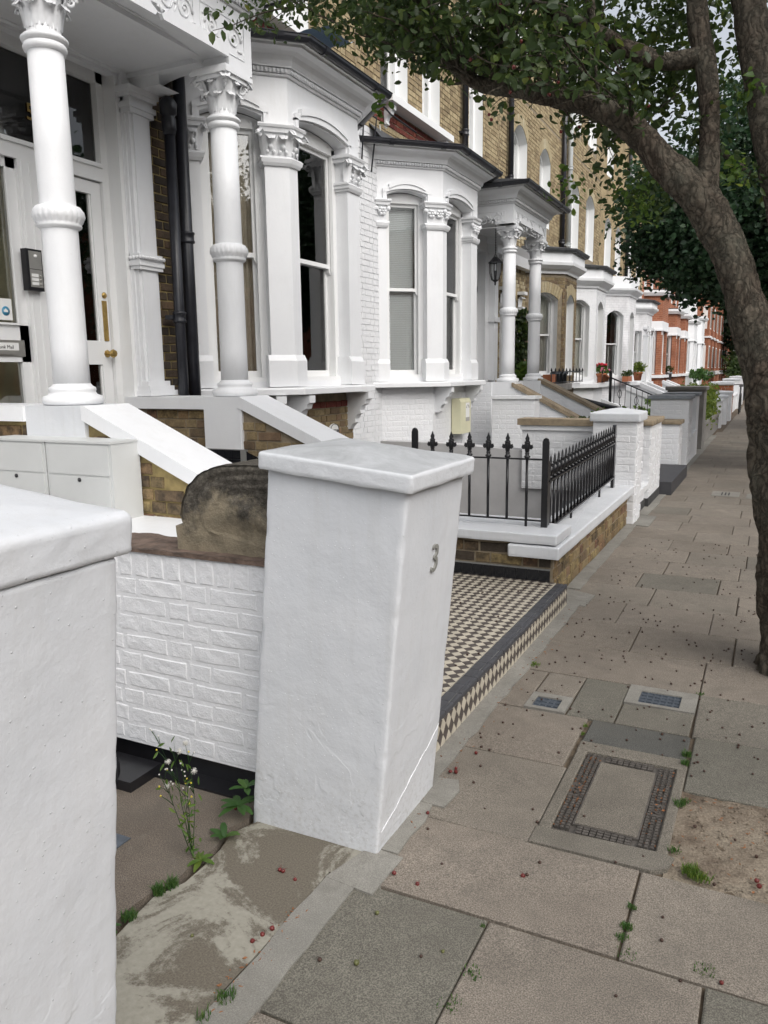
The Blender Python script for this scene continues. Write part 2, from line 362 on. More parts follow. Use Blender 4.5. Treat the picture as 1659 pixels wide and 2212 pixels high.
# ------------------------------------------------------------------ mesh helpers
def V(*a): return Vector(a)
Z = V(0, 0, 1)
class MB:
    def __init__(s): s.v = []; s.f = []; s.mi = []; s.sm = []; s.rn = []
    def add(s, verts, faces, mi=0, smooth=False, rn=0.0):
        o = len(s.v); s.v.extend([tuple(p) for p in verts])
        for f in faces: s.f.append([i + o for i in f]); s.mi.append(mi); s.sm.append(smooth); s.rn.append(rn)
        return s
    def obox(s, o, a, b, c, mi=0, rn=0.0):
        """box from corner o with edge vectors a, b, c"""
        o, a, b, c = Vector(o), Vector(a), Vector(b), Vector(c)
        p = [o, o + a, o + a + b, o + b, o + c, o + a + c, o + a + b + c, o + b + c]
        if a.cross(b).dot(c) < 0:
            fs = [(0, 1, 2, 3), (7, 6, 5, 4), (4, 5, 1, 0), (5, 6, 2, 1), (6, 7, 3, 2), (7, 4, 0, 3)]
        else:
            fs = [(3, 2, 1, 0), (4, 5, 6, 7), (0, 1, 5, 4), (1, 2, 6, 5), (2, 3, 7, 6), (3, 0, 4, 7)]
        return s.add(p, fs, mi, False, rn)
    def box(s, x0, x1, y0, y1, z0, z1, mi=0): return s.obox((x0, y0, z0), (x1 - x0, 0, 0), (0, y1 - y0, 0), (0, 0, z1 - z0), mi)
    def lathe(s, prof, c, n=24, mi=0, smooth=True, axis=None, mod=None):
        """prof [(r,z)], around vertical axis at c (or given axis matrix)"""
        vs = []; fs = []
        c = Vector(c)
        for (r, z) in prof:
            for k in range(n):
                a = 2 * PI * k / n
                rr = r * (mod(a, z) if mod else 1)
                p = V(rr * math.cos(a), rr * math.sin(a), z)
                if axis is not None: p = axis @ p
                vs.append(c + p)
        m = len(prof)
        for i in range(m - 1):
            for k in range(n):
                k2 = (k + 1) % n
                fs.append((i * n + k, i * n + k2, (i + 1) * n + k2, (i + 1) * n + k))
        if prof[0][0] > 1e-5: fs.append(tuple(range(n - 1, -1, -1)))
        if prof[-1][0] > 1e-5: fs.append(tuple((m - 1) * n + k for k in range(n)))
        return s.add(vs, fs, mi, smooth)
    def ball(s, c, r, n=8, mi=0, sz=1.0):
        k = max(4, n // 2)
        return s.lathe([(r * math.sin(PI * i / k) + (1e-6 if i in (0, k) else 0), -r * sz * math.cos(PI * i / k)) for i in range(k + 1)], c, n, mi)
    def sweep(s, prof, path, mi=0, ext0=0.0, ext1=0.0, smooth=False):
        """closed profile [(outward,z)] swept along plan path (outward = right hand side)"""
        P = [Vector((p[0], p[1])) for p in path]
        if ext0: P[0] = P[0] - (P[1] - P[0]).normalized() * ext0
        if ext1: P[-1] = P[-1] + (P[-1] - P[-2]).normalized() * ext1
        n = len(P); vs = []
        for i in range(n):
            d0 = (P[i] - P[i - 1]).normalized() if i > 0 else None
            d1 = (P[i + 1] - P[i]).normalized() if i < n - 1 else None
            if d0 is None: d0 = d1
            if d1 is None: d1 = d0
            n0 = Vector((d0.y, -d0.x)); n1 = Vector((d1.y, -d1.x))
            m = (n0 + n1); m = m / max(0.3, m.dot(n0))
            for (o, z) in prof: vs.append((P[i].x + m.x * o, P[i].y + m.y * o, z))
        k = len(prof); fs = []
        # orientation
        area = sum(prof[i][0] * prof[(i + 1) % k][1] - prof[(i + 1) % k][0] * prof[i][1] for i in range(k))
        for i in range(n - 1):
            for j in range(k):
                j2 = (j + 1) % k
                q = (i * k + j, (i + 1) * k + j, (i + 1) * k + j2, i * k + j2)
                fs.append(q if area > 0 else q[::-1])
        c0 = tuple(range(k)); c1 = tuple((n - 1) * k + j for j in range(k))
        if area > 0: fs += [c0[::-1] if False else c0, c1[::-1]]
        else: fs += [c0[::-1], c1]
        return s.add(vs, fs, mi, smooth)
    def tube(s, pts, rad, n=8, mi=0, smooth=True, cap=True, wob=0.0):
        pts = [Vector(p) for p in pts]
        if not hasattr(rad, '__len__'): rad = [rad] * len(pts)
        vs = []; fs = []; ref = V(0.13, 0.97, 0.21)
        for i, p in enumerate(pts):
            d = (pts[min(i + 1, len(pts) - 1)] - pts[max(i - 1, 0)]).normalized()
            a = d.cross(ref)
            if a.length < 0.1: a = d.cross(V(1, 0, 0))
            a.normalize(); b = d.cross(a)
            for k in range(n):
                an = 2 * PI * k / n
                q = p + (a * math.cos(an) + b * math.sin(an)) * rad[i]
                if wob:
                    e = noise.noise(Vector((q.x * 9, q.y * 9, q.z * 3.2))) + 0.5 * noise.noise(Vector((q.x * 24, q.y * 24, q.z * 8)))
                    if n > 40:
                        rd = 1 - abs(noise.noise(Vector((q.x * 26 + 3 * noise.noise(q * 4), q.y * 26, q.z * 6)))) * 2.6; rd2 = 1 - abs(noise.noise(Vector((q.x * 55, q.y * 55, q.z * 14)))) * 2.2
                        e -= max(0, rd) ** 2 * .55 + max(0, rd2) ** 2 * .22
                    q = p + (a * math.cos(an) + b * math.sin(an)) * rad[i] * (1 + wob * e)
                vs.append(q)
        for i in range(len(pts) - 1):
            for k in range(n):
                k2 = (k + 1) % n
                fs.append((i * n + k, (i + 1) * n + k, (i + 1) * n + k2, i * n + k2))
        if cap: fs += [tuple(range(n)), tuple((len(pts) - 1) * n + k for k in range(n - 1, -1, -1))]
        return s.add(vs, fs, mi, smooth)
    def prism(s, poly, o, u, v, w, mi=0, smooth=False):
        """polygon [(a,b)] in plane o + a*u + b*v extruded by vector w"""
        o, u, v, w = Vector(o), Vector(u), Vector(v), Vector(w)
        k = len(poly); p0 = [o + u * a + v * b for a, b in poly]; p1 = [p + w for p in p0]
        area = sum(poly[i][0] * poly[(i + 1) % k][1] - poly[(i + 1) % k][0] * poly[i][1] for i in range(k))
        flip = (u.cross(v).dot(w) > 0) == (area > 0)
        fs = [tuple(range(k)) if not flip else tuple(range(k - 1, -1, -1)), tuple(range(k, 2 * k)) if flip else tuple(range(2 * k - 1, k - 1, -1))]
        for i in range(k):
            j = (i + 1) % k; q = (i, j, k + j, k + i)
            fs.append(q if flip else q[::-1])
        return s.add(p0 + p1, fs, mi, smooth)
    def wall(s, O, U, N, w, z0, z1, holes=(), thick=0.2, mi=0, mr=None, seg=8):
        """vertical wall sheet, outer face through O; holes [(u0,u1,a0,a1,rise)] cut with reveals of depth thick"""
        O, U, N = Vector(O), Vector(U), Vector(N); mr = mi if mr is None else mr
        P = lambda u, z, d=0.0: O + U * u + Z * (z - O.z) - N * d
        hs_ = sorted(holes); cur = 0.0
        flip = U.cross(Z).dot(N) < 0
        def q(a, b, c, d, m=mi):
            s.add([a, b, c, d], [(0, 1, 2, 3) if not flip else (3, 2, 1, 0)], m)
        for (u0, u1, a0, a1, rise) in hs_:
            if u0 > cur: q(P(cur, z0), P(u0, z0), P(u0, z1), P(cur, z1))
            if a0 > z0: q(P(u0, z0), P(u1, z0), P(u1, a0), P(u0, a0)); q(P(u0, a0), P(u1, a0), P(u1, a0, thick), P(u0, a0, thick), mr)
            zz = lambda t: a1 + rise * (1 - (2 * t - 1) ** 2)
            n = seg if rise > 0 else 1
            for i in range(n):
                t0, t1 = i / n, (i + 1) / n; ua, ub = u0 + (u1 - u0) * t0, u0 + (u1 - u0) * t1
                za, zb = (zz(t0), zz(t1)) if rise > 0 else (a1, a1)
                q(P(ua, za), P(ub, zb), P(ub, z1), P(ua, z1))
                q(P(ua, za, thick), P(ub, zb, thick), P(ub, zb), P(ua, za), mr)
            b0 = max(a0, z0)
            q(P(u0, b0), P(u0, a1), P(u0, a1, thick), P(u0, b0, thick), mr)
            q(P(u1, b0, thick), P(u1, a1, thick), P(u1, a1), P(u1, b0), mr)
            cur = u1
        if w > cur: q(P(cur, z0), P(w, z0), P(w, z1), P(cur, z1))
        return s

WORLD = {}
def setparent(o, parent):
    if parent is not None:
        o.parent = parent
        o.matrix_parent_inverse = WORLD[parent.name].inverted()
def tags(o, label=None, cat=None, group=None, kind=None):
    if label: o['label'] = label
    if cat: o['category'] = cat
    if group: o['group'] = group
    if kind: o['kind'] = kind
    return o
def build(name, mb, mats, parent=None, label=None, cat=None, group=None, kind=None, recenter=True):
    if not isinstance(mats, (list, tuple)): mats = [mats]
    vs = np.array(mb.v, dtype=np.float64).reshape(-1, 3)
    org = np.zeros(3)
    if recenter and len(vs):
        lo, hi = vs.min(0), vs.max(0); org = np.array([(lo[0] + hi[0]) / 2, (lo[1] + hi[1]) / 2, lo[2]]); vs = vs - org
    me = D.meshes.new(name); me.from_pydata(vs.tolist(), [], mb.f)
    for m in mats: me.materials.append(MAT[m] if isinstance(m, str) else m)
    if len(mats) > 1: me.polygons.foreach_set('material_index', mb.mi)
    me.polygons.foreach_set('use_smooth', mb.sm)
    if any(r != 0.0 for r in mb.rn):
        at = me.attributes.new('rnd', 'FLOAT', 'FACE'); at.data.foreach_set('value', mb.rn)
    me.update()
    return link(name, me, Matrix.Translation(org.tolist()), parent, label, cat, group, kind)
def link(name, me, mtx, parent=None, label=None, cat=None, group=None, kind=None):
    o = D.objects.new(name, me); col.objects.link(o)
    o.matrix_basis = mtx; WORLD[o.name] = mtx.copy()
    setparent(o, parent)
    return tags(o, label, cat, group, kind)
def thing(name, loc, label, cat, group=None):
    o = D.objects.new(name, None); col.objects.link(o); o.empty_display_size = 0.2
    m = Matrix.Translation(loc); o.matrix_basis = m; WORLD[o.name] = m.copy()
    return tags(o, label, cat, group)
def copy_tree(o, parent=None):
    c = o.copy(); col.objects.link(c)
    if parent is not None: c.parent = parent
    for ch in list(o.children): copy_tree(ch, c)
    return c
CH = {}
def copy_thing(src, delta, label=None):
    c = copy_tree(src); c.matrix_basis = Matrix.Translation(delta) @ src.matrix_basis
    if label: c['label'] = label
    return c
def text_part(name, body, size, depth, O, U, W, m, parent, align='CENTER', label=None, cat=None, squash=1.0):
    """raised lettering: O centre, U reading direction, W up"""
    cu = D.curves.new(name, 'FONT'); cu.body = body; cu.size = size; cu.extrude = depth; cu.align_x = align; cu.align_y = 'CENTER'
    cu.bevel_depth = 0.0
    to = D.objects.new('t', cu); col.objects.link(to)
    dg = bpy.context.evaluated_depsgraph_get(); me = D.meshes.new_from_object(to.evaluated_get(dg))
    D.objects.remove(to); D.curves.remove(cu)
    me.materials.clear(); me.materials.append(MAT[m])
    U, W = Vector(U).normalized(), Vector(W).normalized(); N = U.cross(W)
    R_ = Matrix((U * squash, W, N)).transposed().to_4x4(); R_.translation = Vector(O)
    return link(name, me, R_, parent, label, cat)

def inframe(p, margin=0.06):
    d = Vector(p) - EYE; z = d.dot(fwd)
    if z < 0.1: return False, 1e9
    x = d.dot(right) / z * 1697 / 1659; y = d.dot(upv) / z * 1697 / 1659
    return (abs(x) < 0.5 + margin and abs(y) < 0.667 + margin), z

# ------------------------------------------------------------------ bricks
def brick_mesh(L, H, Dp, seed, m, rough=0.0015, ch=0.004, nx=4, nz=2):
    """one brick, origin at the middle of its back face; x along, y outward, z up"""
    r = random.Random(seed); vs = []; fs = []
    xs = [-L / 2 + ch] + [(-L / 2 + ch) + (L - 2 * ch) * i / nx for i in range(1, nx)] + [L / 2 - ch]
    zs = [-H / 2 + ch] + [(-H / 2 + ch) + (H - 2 * ch) * i / nz for i in range(1, nz)] + [H / 2 - ch]
    for z in zs:
        for x in xs: vs.append((x + r.uniform(-1, 1) * (.003 if m == 'painted_brick' else rough * .6), Dp + r.uniform(-1, 1) * rough, z + r.uniform(-1, 1) * (.0022 if m == 'painted_brick' else rough * .6)))
    W_ = len(xs); Hh = len(zs)
    for j in range(Hh - 1):
        for i in range(W_ - 1): a = j * W_ + i; fs.append((a, a + W_, a + W_ + 1, a + 1))
    ring = [i for i in range(W_)] + [j * W_ + W_ - 1 for j in range(1, Hh)] + [(Hh - 1) * W_ + i for i in range(W_ - 2, -1, -1)] + [j * W_ for j in range(Hh - 2, 0, -1)]
    def out(i, y, k):
        x, _, z = vs[i]; sx = 1 + 2 * k * ch / L; sz = 1 + 2 * k * ch / H
        return (x * L / (L - 2 * ch) if k else x, y, z * H / (H - 2 * ch) if k else z)
    o1 = len(vs); vs += [out(i, -0.002, 1) for i in ring]
    n = len(ring)
    for k in range(n):
        k2 = (k + 1) % n
        fs.append((ring[k], ring[k2], o1 + k2, o1 + k))
    me = D.meshes.new('brick'); me.from_pydata(vs, [], fs); me.materials.append(MAT[m])
    me.update(); return me
BM = {}
def get_brick(kind, m, coarse):
    key = (kind, m, coarse)
    if key not in BM:
        L = 0.214 if kind == 's' else (0.103 if kind == 'h' else 0.068)
        H = 0.066 if kind in 'sh' else 0.10
        rg = 0.0014 if m == 'painted_brick' else 0.0018
        BM[key] = [brick_mesh(L, H, 0.010 if m != 'painted_brick' else 0.0026, hash((kind, m)) % 1000 + i, m, rough=rg, ch=0.005 if m != 'painted_brick' else 0.007, nx=(1 if coarse else 4) if kind == 's' else (1 if coarse else 2), nz=1 if coarse else 2) for i in range(6)]
    return BM[key]
def brickwork(parent, O, U, N, w, z0, z1, m, holes=(), ztop=None, zbot=None, soldier=False, course=0.075, maxind=300, minpx=9.0, mfun=None, ushift=0.0, uclip=None):
    """Flemish bond bricks standing proud of the wall sheet. The nearest visible are single objects, the others one joined part."""
    O, U, N = Vector(O), Vector(U), Vector(N)
    items = []; rg = random.Random(int(O.x * 97 + O.y * 31 + z0 * 11) & 0xffff)
    nrow = int((z1 - z0 + 0.004) / course)
    soff = (z1 - z0) - nrow * course
    for r_ in range(nrow):
        sold = soldier and r_ >= nrow - 1
        zc = z0 + course * (r_ + 0.5)
        u = ushift - (0.085 if r_ % 2 else 0.0) - 0.1
        k = 0
        while u < w:
            kind = 's' if (k % 2 == 0) else 'h'
            L = 0.214 if kind == 's' else 0.103
            k += 1
            a, b = max(u, 0.003), min(u + L, w - 0.003); u += L + 0.011
            if b - a < 0.03: continue
            segs = [(a, b)]
            for h in holes:
                hu0, hu1, ha0, ha1 = h[:4]; rise = h[4] if len(h) > 4 else 0
                uc = min(max((a + b) / 2, hu0), hu1); tt = (uc - hu0) / max(1e-6, hu1 - hu0)
                top = ha1 + rise * (1 - (2 * tt - 1) ** 2)
                if zc + 0.03 > ha0 and zc - 0.03 < top:
                    ns = []
                    for (c, d) in segs:
                        if d <= hu0 or c >= hu1: ns.append((c, d)); continue
                        if c < hu0 - 0.03: ns.append((c, hu0 - 0.004))
                        if d > hu1 + 0.03: ns.append((hu1 + 0.004, d))
                    segs = ns
            for (c, d) in segs:
                uc = (c + d) / 2
                if ztop is not None and zc + 0.025 > min(ztop(c), ztop(d)): continue
                if zbot is not None and zc - 0.025 < max(zbot(c), zbot(d)): continue
                items.append((kind, uc, zc, d - c, L, rg.random()))
    Rm = Matrix((-U, N, Z)).transposed().to_4x4()
    cand = []; rest = []
    for it in items:
        p = O + U * it[1]; p.z = it[2]
        ok, z_ = inframe(p)
        facing = abs((EYE - p).normalized().dot(N)) if (EYE - p).dot(N) > 0 else 0
        px = 0.066 * 3142 / z_ if ok else 0
        if ok and facing > 0.02 and px >= minpx and it[3] * 3142 / z_ * facing > 6: cand.append((px * facing, it, p))
        else: rest.append((it, p))
    cand.sort(key=lambda c: -c[0])
    rest += [(it, p) for _, it, p in cand[maxind:]]
    cnt = 0
    for px, it, p in cand[:maxind]:
        mm = mfun(it[1], it[2]) if mfun else m
        coarse = px < 30
        me = get_brick(it[0], mm, coarse)[rg.randrange(6)]
        R2 = Rm @ Matrix.Rotation(rg.uniform(-0.018, 0.018), 4, 'Y') @ Matrix.Diagonal((it[3] / it[4] * rg.uniform(.97, 1.02), rg.uniform(0.4, 0.95) if mm == 'painted_brick' else rg.uniform(.7, 1.15), rg.uniform(0.97, 1.06), 1))
        R2.translation = p + Z * rg.uniform(-.0025, .0025)
        link('brick', me, R2, parent); cnt += 1
    if rest:
        groups = {}
        for it, p in rest: groups.setdefault(mfun(it[1], it[2]) if mfun else m, []).append((it, p))
        for mm, lst in groups.items():
            mb = MB()
            for it, p in lst:
                o = p - U * it[3] / 2 - Z * 0.032 - N * 0.003
                a, b, c = U * it[3], N * (0.010 + 0.003 * it[5]), Z * 0.064
                P = [o + b, o + a + b, o + a + b + c, o + b + c, o, o + a, o + a + c, o + c]
                fl = U.cross(Z).dot(N) > 0
                F = [(0, 1, 2, 3), (4, 5, 1, 0), (5, 6, 2, 1), (6, 7, 3, 2), (7, 4, 0, 3)]
                mb.add(P, F if fl else [f[::-1] for f in F], 0, False, it[5] * 0.98 + 0.01)
            build('brick', mb, mm, parent, kind='stuff')
    return cnt

# ------------------------------------------------------------------ foliage
def leaves(name, cen, nrm, size, m, parent=None, elong=1.5, **kw):
    n = len(cen); cen = np.asarray(cen); nrm = np.asarray(nrm); size = np.asarray(size)
    nrm = nrm / np.linalg.norm(nrm, axis=1, keepdims=True)
    a = np.cross(nrm, rs.randn(n, 3)); a /= np.linalg.norm(a, axis=1, keepdims=True)
    b = np.cross(nrm, a)
    s = size[:, None]; L = s * elong * 0.5; W = s * 0.5
    dn = -nrm * s * 0.12
    v = np.stack([cen - a * L, cen - a * L * 0.35 + b * W * 0.85 - dn * 0.9, cen + a * L * 0.4 + b * W * 0.72 - dn * 0.6, cen + a * L + dn,
                  cen + a * L * 0.4 - b * W * 0.72 - dn * 0.6, cen - a * L * 0.35 - b * W * 0.85 - dn * 0.9], 1).reshape(-1, 3)
    base = np.arange(n)[:, None] * 6
    f = np.concatenate([base + np.array([[0, 3, 2, 1]]), base + np.array([[0, 5, 4, 3]])], 1).reshape(-1, 4)
    me = D.meshes.new(name)
    me.vertices.add(len(v)); me.vertices.foreach_set('co', v.astype(np.float32).ravel())
    me.loops.add(f.size); me.loops.foreach_set('vertex_index', f.astype(np.int32).ravel())
    me.polygons.add(len(f)); me.polygons.foreach_set('loop_start', (np.arange(len(f)) * 4).astype(np.int32)); me.polygons.foreach_set('loop_total', np.full(len(f), 4, np.int32))
    me.polygons.foreach_set('use_smooth', np.ones(len(f), bool))
    me.materials.append(MAT[m]); me.update(calc_edges=True)
    at = me.attributes.new('rnd', 'FLOAT', 'FACE'); rv = np.clip(rs.beta(2, 3, n), 0, 1); at.data.foreach_set('value', np.repeat(rv, 2).astype(np.float32))
    return link(name, me, Matrix.Identity(4), parent, **kw)
def clump_points(c, r, nclump, per, spread, up=0.4, squash=1.0, shell=0.5):
    """leaf positions grouped in twig clusters inside an ellipsoid"""
    c = np.array(c); r = np.array(r) if hasattr(r, '__len__') else np.array([r, r, r])
    d = rs.randn(nclump, 3); d /= np.linalg.norm(d, axis=1, keepdims=True)
    rad = (shell + (1 - shell) * rs.rand(nclump, 1)) ; cc = c + d * rad * r
    P = np.repeat(cc, per, 0) + rs.randn(nclump * per, 3) * spread
    N = rs.randn(len(P), 3) * 0.8 + np.array([0, 0, up])
    return P, N
# ------------------------------------------------------------------ ground, road, pavement
g = MB()
g.add([(-150, -60, -1.75), (-6.2, -60, -1.75), (-6.2, 260, -1.75), (-150, 260, -1.75)], [(0, 1, 2, 3)])
build('ground', g, 'soil', kind='structure')
g = MB(); g.box(2.06, 7.94, -40, 160, -0.5, -0.12); build('road', g, 'asphalt', kind='structure')
for nm, x0, x1 in (('kerb', 1.92, 2.06), ('far_kerb', 7.94, 8.08)):
    g = MB()
    y = -20.0
    while y < 90:
        L = random.uniform(.75, .95); g.box(x0, x1, y, y + L - .008, -0.5, 0.004); y += L
    build(nm, g, 'kerb_granite', kind='structure')
g = MB(); g.box(8.08, 11.0, -40, 160, -0.5, 0.0); build('far_pavement', g, 'flagstone_grey', kind='structure')
g = MB(); g.box(-1.30, 1.92, -20, 150, -0.6, -0.014); pav = build('pavement', g, 'soil', kind='structure')
def slab_mb(mb, x0, x1, y0, y1, z=0.0, gap=0.003, rn=0.0, tilt=0.0):
    x0 += gap; x1 -= gap; y0 += gap; y1 -= gap
    r = lambda k=0.0025: random.uniform(-k, k)
    c = [(x0 + r(), y0 + r()), (x1 + r(), y0 + r()), (x1 + r(), y1 + r()), (x0 + r(), y1 + r())]
    zz = [z + r(tilt) for _ in range(4)]; cx, cy = (x0 + x1) / 2, (y0 + y1) / 2
    ins = 0.005
    top = [(a + (ins if a < cx else -ins), b + (ins if b < cy else -ins), q) for (a, b), q in zip(c, zz)]
    mid = [(a, b, q - 0.004) for (a, b), q in zip(c, zz)]
    bot = [(a, b, -0.03) for (a, b) in c]
    F = [(0, 1, 2, 3)] + [(i, 4 + i, 4 + (i + 1) % 4, (i + 1) % 4)[::1] for i in range(4)] + [(4 + i, 8 + i, 8 + (i + 1) % 4, 4 + (i + 1) % 4) for i in range(4)]
    mb.add(top + mid + bot, F, 0, False, rn)
def slab(x0, x1, y0, y1, m='flagstone', **k):
    mb = MB(); slab_mb(mb, x0, x1, y0, y1, tilt=0.002, **k)
    return build('paving_slab', mb, m, pav)
LX = -1.075
def row(y0, y1, joints, x0=None, x1=1.92, mats=None):
    x0 = x0 if x0 is not None else (LX if y0 < 2.4 else (-1.12 if y0 < 5.2 else -1.19))
    xs = [x0] + [j for j in joints if x0 < j < x1]
    while x1 - xs[-1] > 0.75: xs.append(xs[-1] + 0.62)
    xs.append(x1)
    for i in range(len(xs) - 1):
        m = (mats or {}).get(i, 'flagstone_grey' if random.random() < 0.05 else 'flagstone')
        slab(xs[i], xs[i + 1], y0, y1, m)
row(-0.3, 0.25, [-.5, .2]); row(0.25, 0.8, [-.7, 0.0]); row(0.8, 1.385, [-.45, .15])
row(1.385, 1.935, [-.635, -.06], mats={0: 'flagstone_grey', 1: 'flagstone', 2: 'flagstone_grey'})
row(1.94, 2.355, [-.275, .37], mats={0: 'flagstone', 1: 'flagstone'})
slab(-1.10, -.635, 2.355, 2.91); slab(-1.12, -.65, 2.91, 3.39)
slab(-.635, -.215, 3.165, 3.39, 'flagstone_dark')
row(2.92, 3.40, [.42], x0=-.205, mats={0: 'flagstone_grey'})
row(2.355, 2.92, [1.1], x0=.52)
# row with the two small covers: slab pieces round them
slab(-1.12, -.955, 3.395, 3.87); slab(-.955, -.76, 3.585, 3.87); slab(-.76, -.54, 3.395, 3.87, 'flagstone_grey'); slab(-.54, -.225, 3.395, 3.635, 'flagstone_grey')
row(3.40, 3.88, [.40], x0=-.22, mats={0: 'flagstone_grey'})
ys = [3.875, 4.35, 4.83, 5.29, 5.745, 6.19, 6.62]
js = [[-.78, -.10], [-.63, -.10], [-.79, -.25], [-.66, -.12], [-.81, -.26], [-.67, -.14]]
js[0] = [-.225]
for i in range(6): row(ys[i], ys[i + 1], js[i] + [js[i][-1] + .66])
y = 6.62; k = 0
while y < 21:
    d = random.choice([.42, .45, .48, .44]); a = -.80 if k % 2 else -.62
    row(y, y + d, [a + random.uniform(-.08, .08), a + .55 + random.uniform(-.06, .06), a + 1.15]); y += d; k += 1
mb = MB()
while y < 75:
    d = random.choice([.42, .45, .48]); xs = [LX, -.6 + random.uniform(-.2, .2), 0.05 + random.uniform(-.1, .1), .7, 1.3, 1.92]
    for i in range(5): slab_mb(mb, xs[i], xs[i + 1], y, y + d, rn=random.uniform(.02, .98), z=random.uniform(-.002, .002))
    y += d
build('paving_slab', mb, 'flagstone', pav, kind='stuff')
# pale cement strip along the foot of the walls
def strip(pts, m, name='cement_strip', z=0.006, par=pav, lab=None):
    mb = MB(); n = len(pts); P = [(a, b, z) for a, b in pts] + [(a, b, -0.03) for a, b in pts]
    F = [tuple(range(n))] + [(i, n + i, n + (i + 1) % n, (i + 1) % n)[::-1] for i in range(n)]
    ar = sum(pts[i][0] * pts[(i + 1) % n][1] - pts[(i + 1) % n][0] * pts[i][1] for i in range(n))
    if ar < 0: F = [f[::-1] for f in F]
    mb.add(P, F); return build(name, mb, m, par, label=lab)
def wav(x, y0, y1, a=.008, n=None):
    n = n or max(2, int((y1 - y0) / .09)); return [(x + random.uniform(-a, a), y0 + (y1 - y0) * i / n) for i in range(n + 1)]
strip(wav(-1.045, -.3, 1.9, .003) + wav(-1.155, -.3, 1.9, .006)[::-1], 'concrete_fillet', z=0.004)
strip([(-1.155, 1.9), (-.985, 1.885), (-.975, 2.09), (-1.10, 2.10)], 'concrete_fillet', z=0.005)
strip(wav(-1.0, 2.10, 2.42, .012) + wav(-1.10, 2.10, 2.42, .002)[::-1], 'concrete_fillet', z=0.007)
strip([(-1.10, 2.42), (-.965, 2.42), (-.955, 2.55), (-.985, 2.62), (-1.10, 2.60)], 'concrete_fillet', z=0.0085)
strip(wav(-1.065, 2.6, 5.15, .006) + wav(-1.16, 2.6, 5.15, .002)[::-1], 'concrete_fillet', z=0.006)
strip([(-1.27, 5.12), (-1.03, 5.10), (-1.02, 5.38), (-1.27, 5.5)], 'concrete_fillet', z=0.0065)
strip(wav(-1.150, 5.5, 8.1, .006) + wav(-1.27, 5.5, 8.1, .002)[::-1], 'concrete_fillet', z=0.007)
strip([(-1.27, 8.1), (-1.03, 8.06), (-1.03, 8.66), (-1.27, 8.7)], 'concrete_fillet', z=0.0075)
strip(wav(-1.12, 8.7, 20, .01, 40) + wav(-1.3, 8.7, 20, .002, 40)[::-1], 'concrete_fillet', z=0.008)

# threshold between the two gate pillars and the yard beyond
mb = MB(); mb.box(-3.4, -1.16, -0.6, 2.19, -0.6, -0.03); yard = build('front_yard', mb, 'soil', kind='structure')
crk = [(-1.555 + .02 * math.sin(i * 1.3) + random.uniform(-.012, .012), .3 + i * .093) for i in range(19)] + [(-1.53, 2.07)]
strip(wav(-1.158, .3, 1.93, .005) + [(-1.07, 1.95), (-1.05, 2.2)] + [(x, y) for x, y in [(crk[-1][0] - .015, 2.2)] + crk[::-1]], 'worn_screed', 'threshold_slab', 0.0, yard)
strip([(x - .028 - .012 * math.sin(i * 2.1), y) for i, (x, y) in enumerate(crk)] + [(-1.61, 2.19), (-3.3, 2.19), (-3.3, .3)], 'yard_concrete', 'yard_slab', 0.004, yard)
# utility cover set in the pavement
def cover_box(name, x0, x1, y0, y1, fr, m_frame):
    t_ = thing(name, ((x0 + x1) / 2, (y0 + y1) / 2, 0), None, None); return t_
mh = thing('manhole_cover', (-.42, 2.75, 0), 'large oblong iron manhole cover with a concrete-filled centre beside the bare earth', 'manhole cover')
mb = MB()
for a in ((-.635, -.205, 3.075, 3.160), (-.635, -.590, 2.455, 3.075), (-.245, -.205, 2.47, 3.075)): slab_mb(mb, *a, z=.003, gap=.001, rn=.4)
build('concrete_surround', mb, 'cover_concrete', mh)
mb = MB(); pts = [(-.635, 2.355), (-.25, 2.36), (-.20, 2.39), (-.185, 2.46), (-.245, 2.47), (-.59, 2.455), (-.635, 2.455)]
mb.prism(pts, (0, 0, -.03), (1, 0, 0), (0, 1, 0), (0, 0, .034)); build('concrete_surround', mb, 'flagstone_grey', mh)
mb = MB(); X0, X1, Y0, Y1 = -.590, -.245, 2.465, 3.075
mb.box(X0, X1, Y0, Y1, -.03, -.012); mb.box(X0 + .062, X1 - .062, Y0 + .062, Y1 - .062, -.012, -.003)
build('iron_frame', mb, 'cast_iron', mh)
mb = MB(); mb.box(X0 + .068, X1 - .068, Y0 + .068, Y1 - .068, -.01, -.0005); build('concrete_infill', mb, 'cover_concrete', mh)
mb = MB()
def studs(mb, x0, x1, y0, y1, nx, ny, sx, sy, z0=-.013, z1=.000):
    for i in range(nx):
        for j in range(ny):
            cx = x0 + (x1 - x0) * (i + .5) / nx; cy = y0 + (y1 - y0) * (j + .5) / ny
            mb.box(cx - sx, cx + sx, cy - sy, cy + sy, z0, z1)
studs(mb, X0 + .004, X0 + .062, Y0 + .02, Y0 + .26, 3, 13, .0055, .0058); studs(mb, X0 + .004, X0 + .062, Y0 + .36, Y1 - .01, 3, 13, .0055, .0058)
studs(mb, X0 + .042, X0 + .062, Y0 + .26, Y0 + .36, 1, 5, .0055, .0058)
studs(mb, X1 - .062, X1 - .004, Y0 + .02, Y0 + .24, 3, 12, .0055, .0058); studs(mb, X1 - .062, X1 - .004, Y0 + .33, Y1 - .01, 3, 14, .0055, .0058)
studs(mb, X1 - .062, X1 - .042, Y0 + .24, Y0 + .33, 1, 5, .0055, .0058)
studs(mb, X0 + .08, X1 - .08, Y0 + .008, Y0 + .056, 8, 3, .0095, .0055); studs(mb, X0 + .08, X1 - .08, Y1 - .056, Y1 - .008, 8, 3, .0095, .0055)
build('stud', mb, 'cast_iron', mh, kind='stuff')
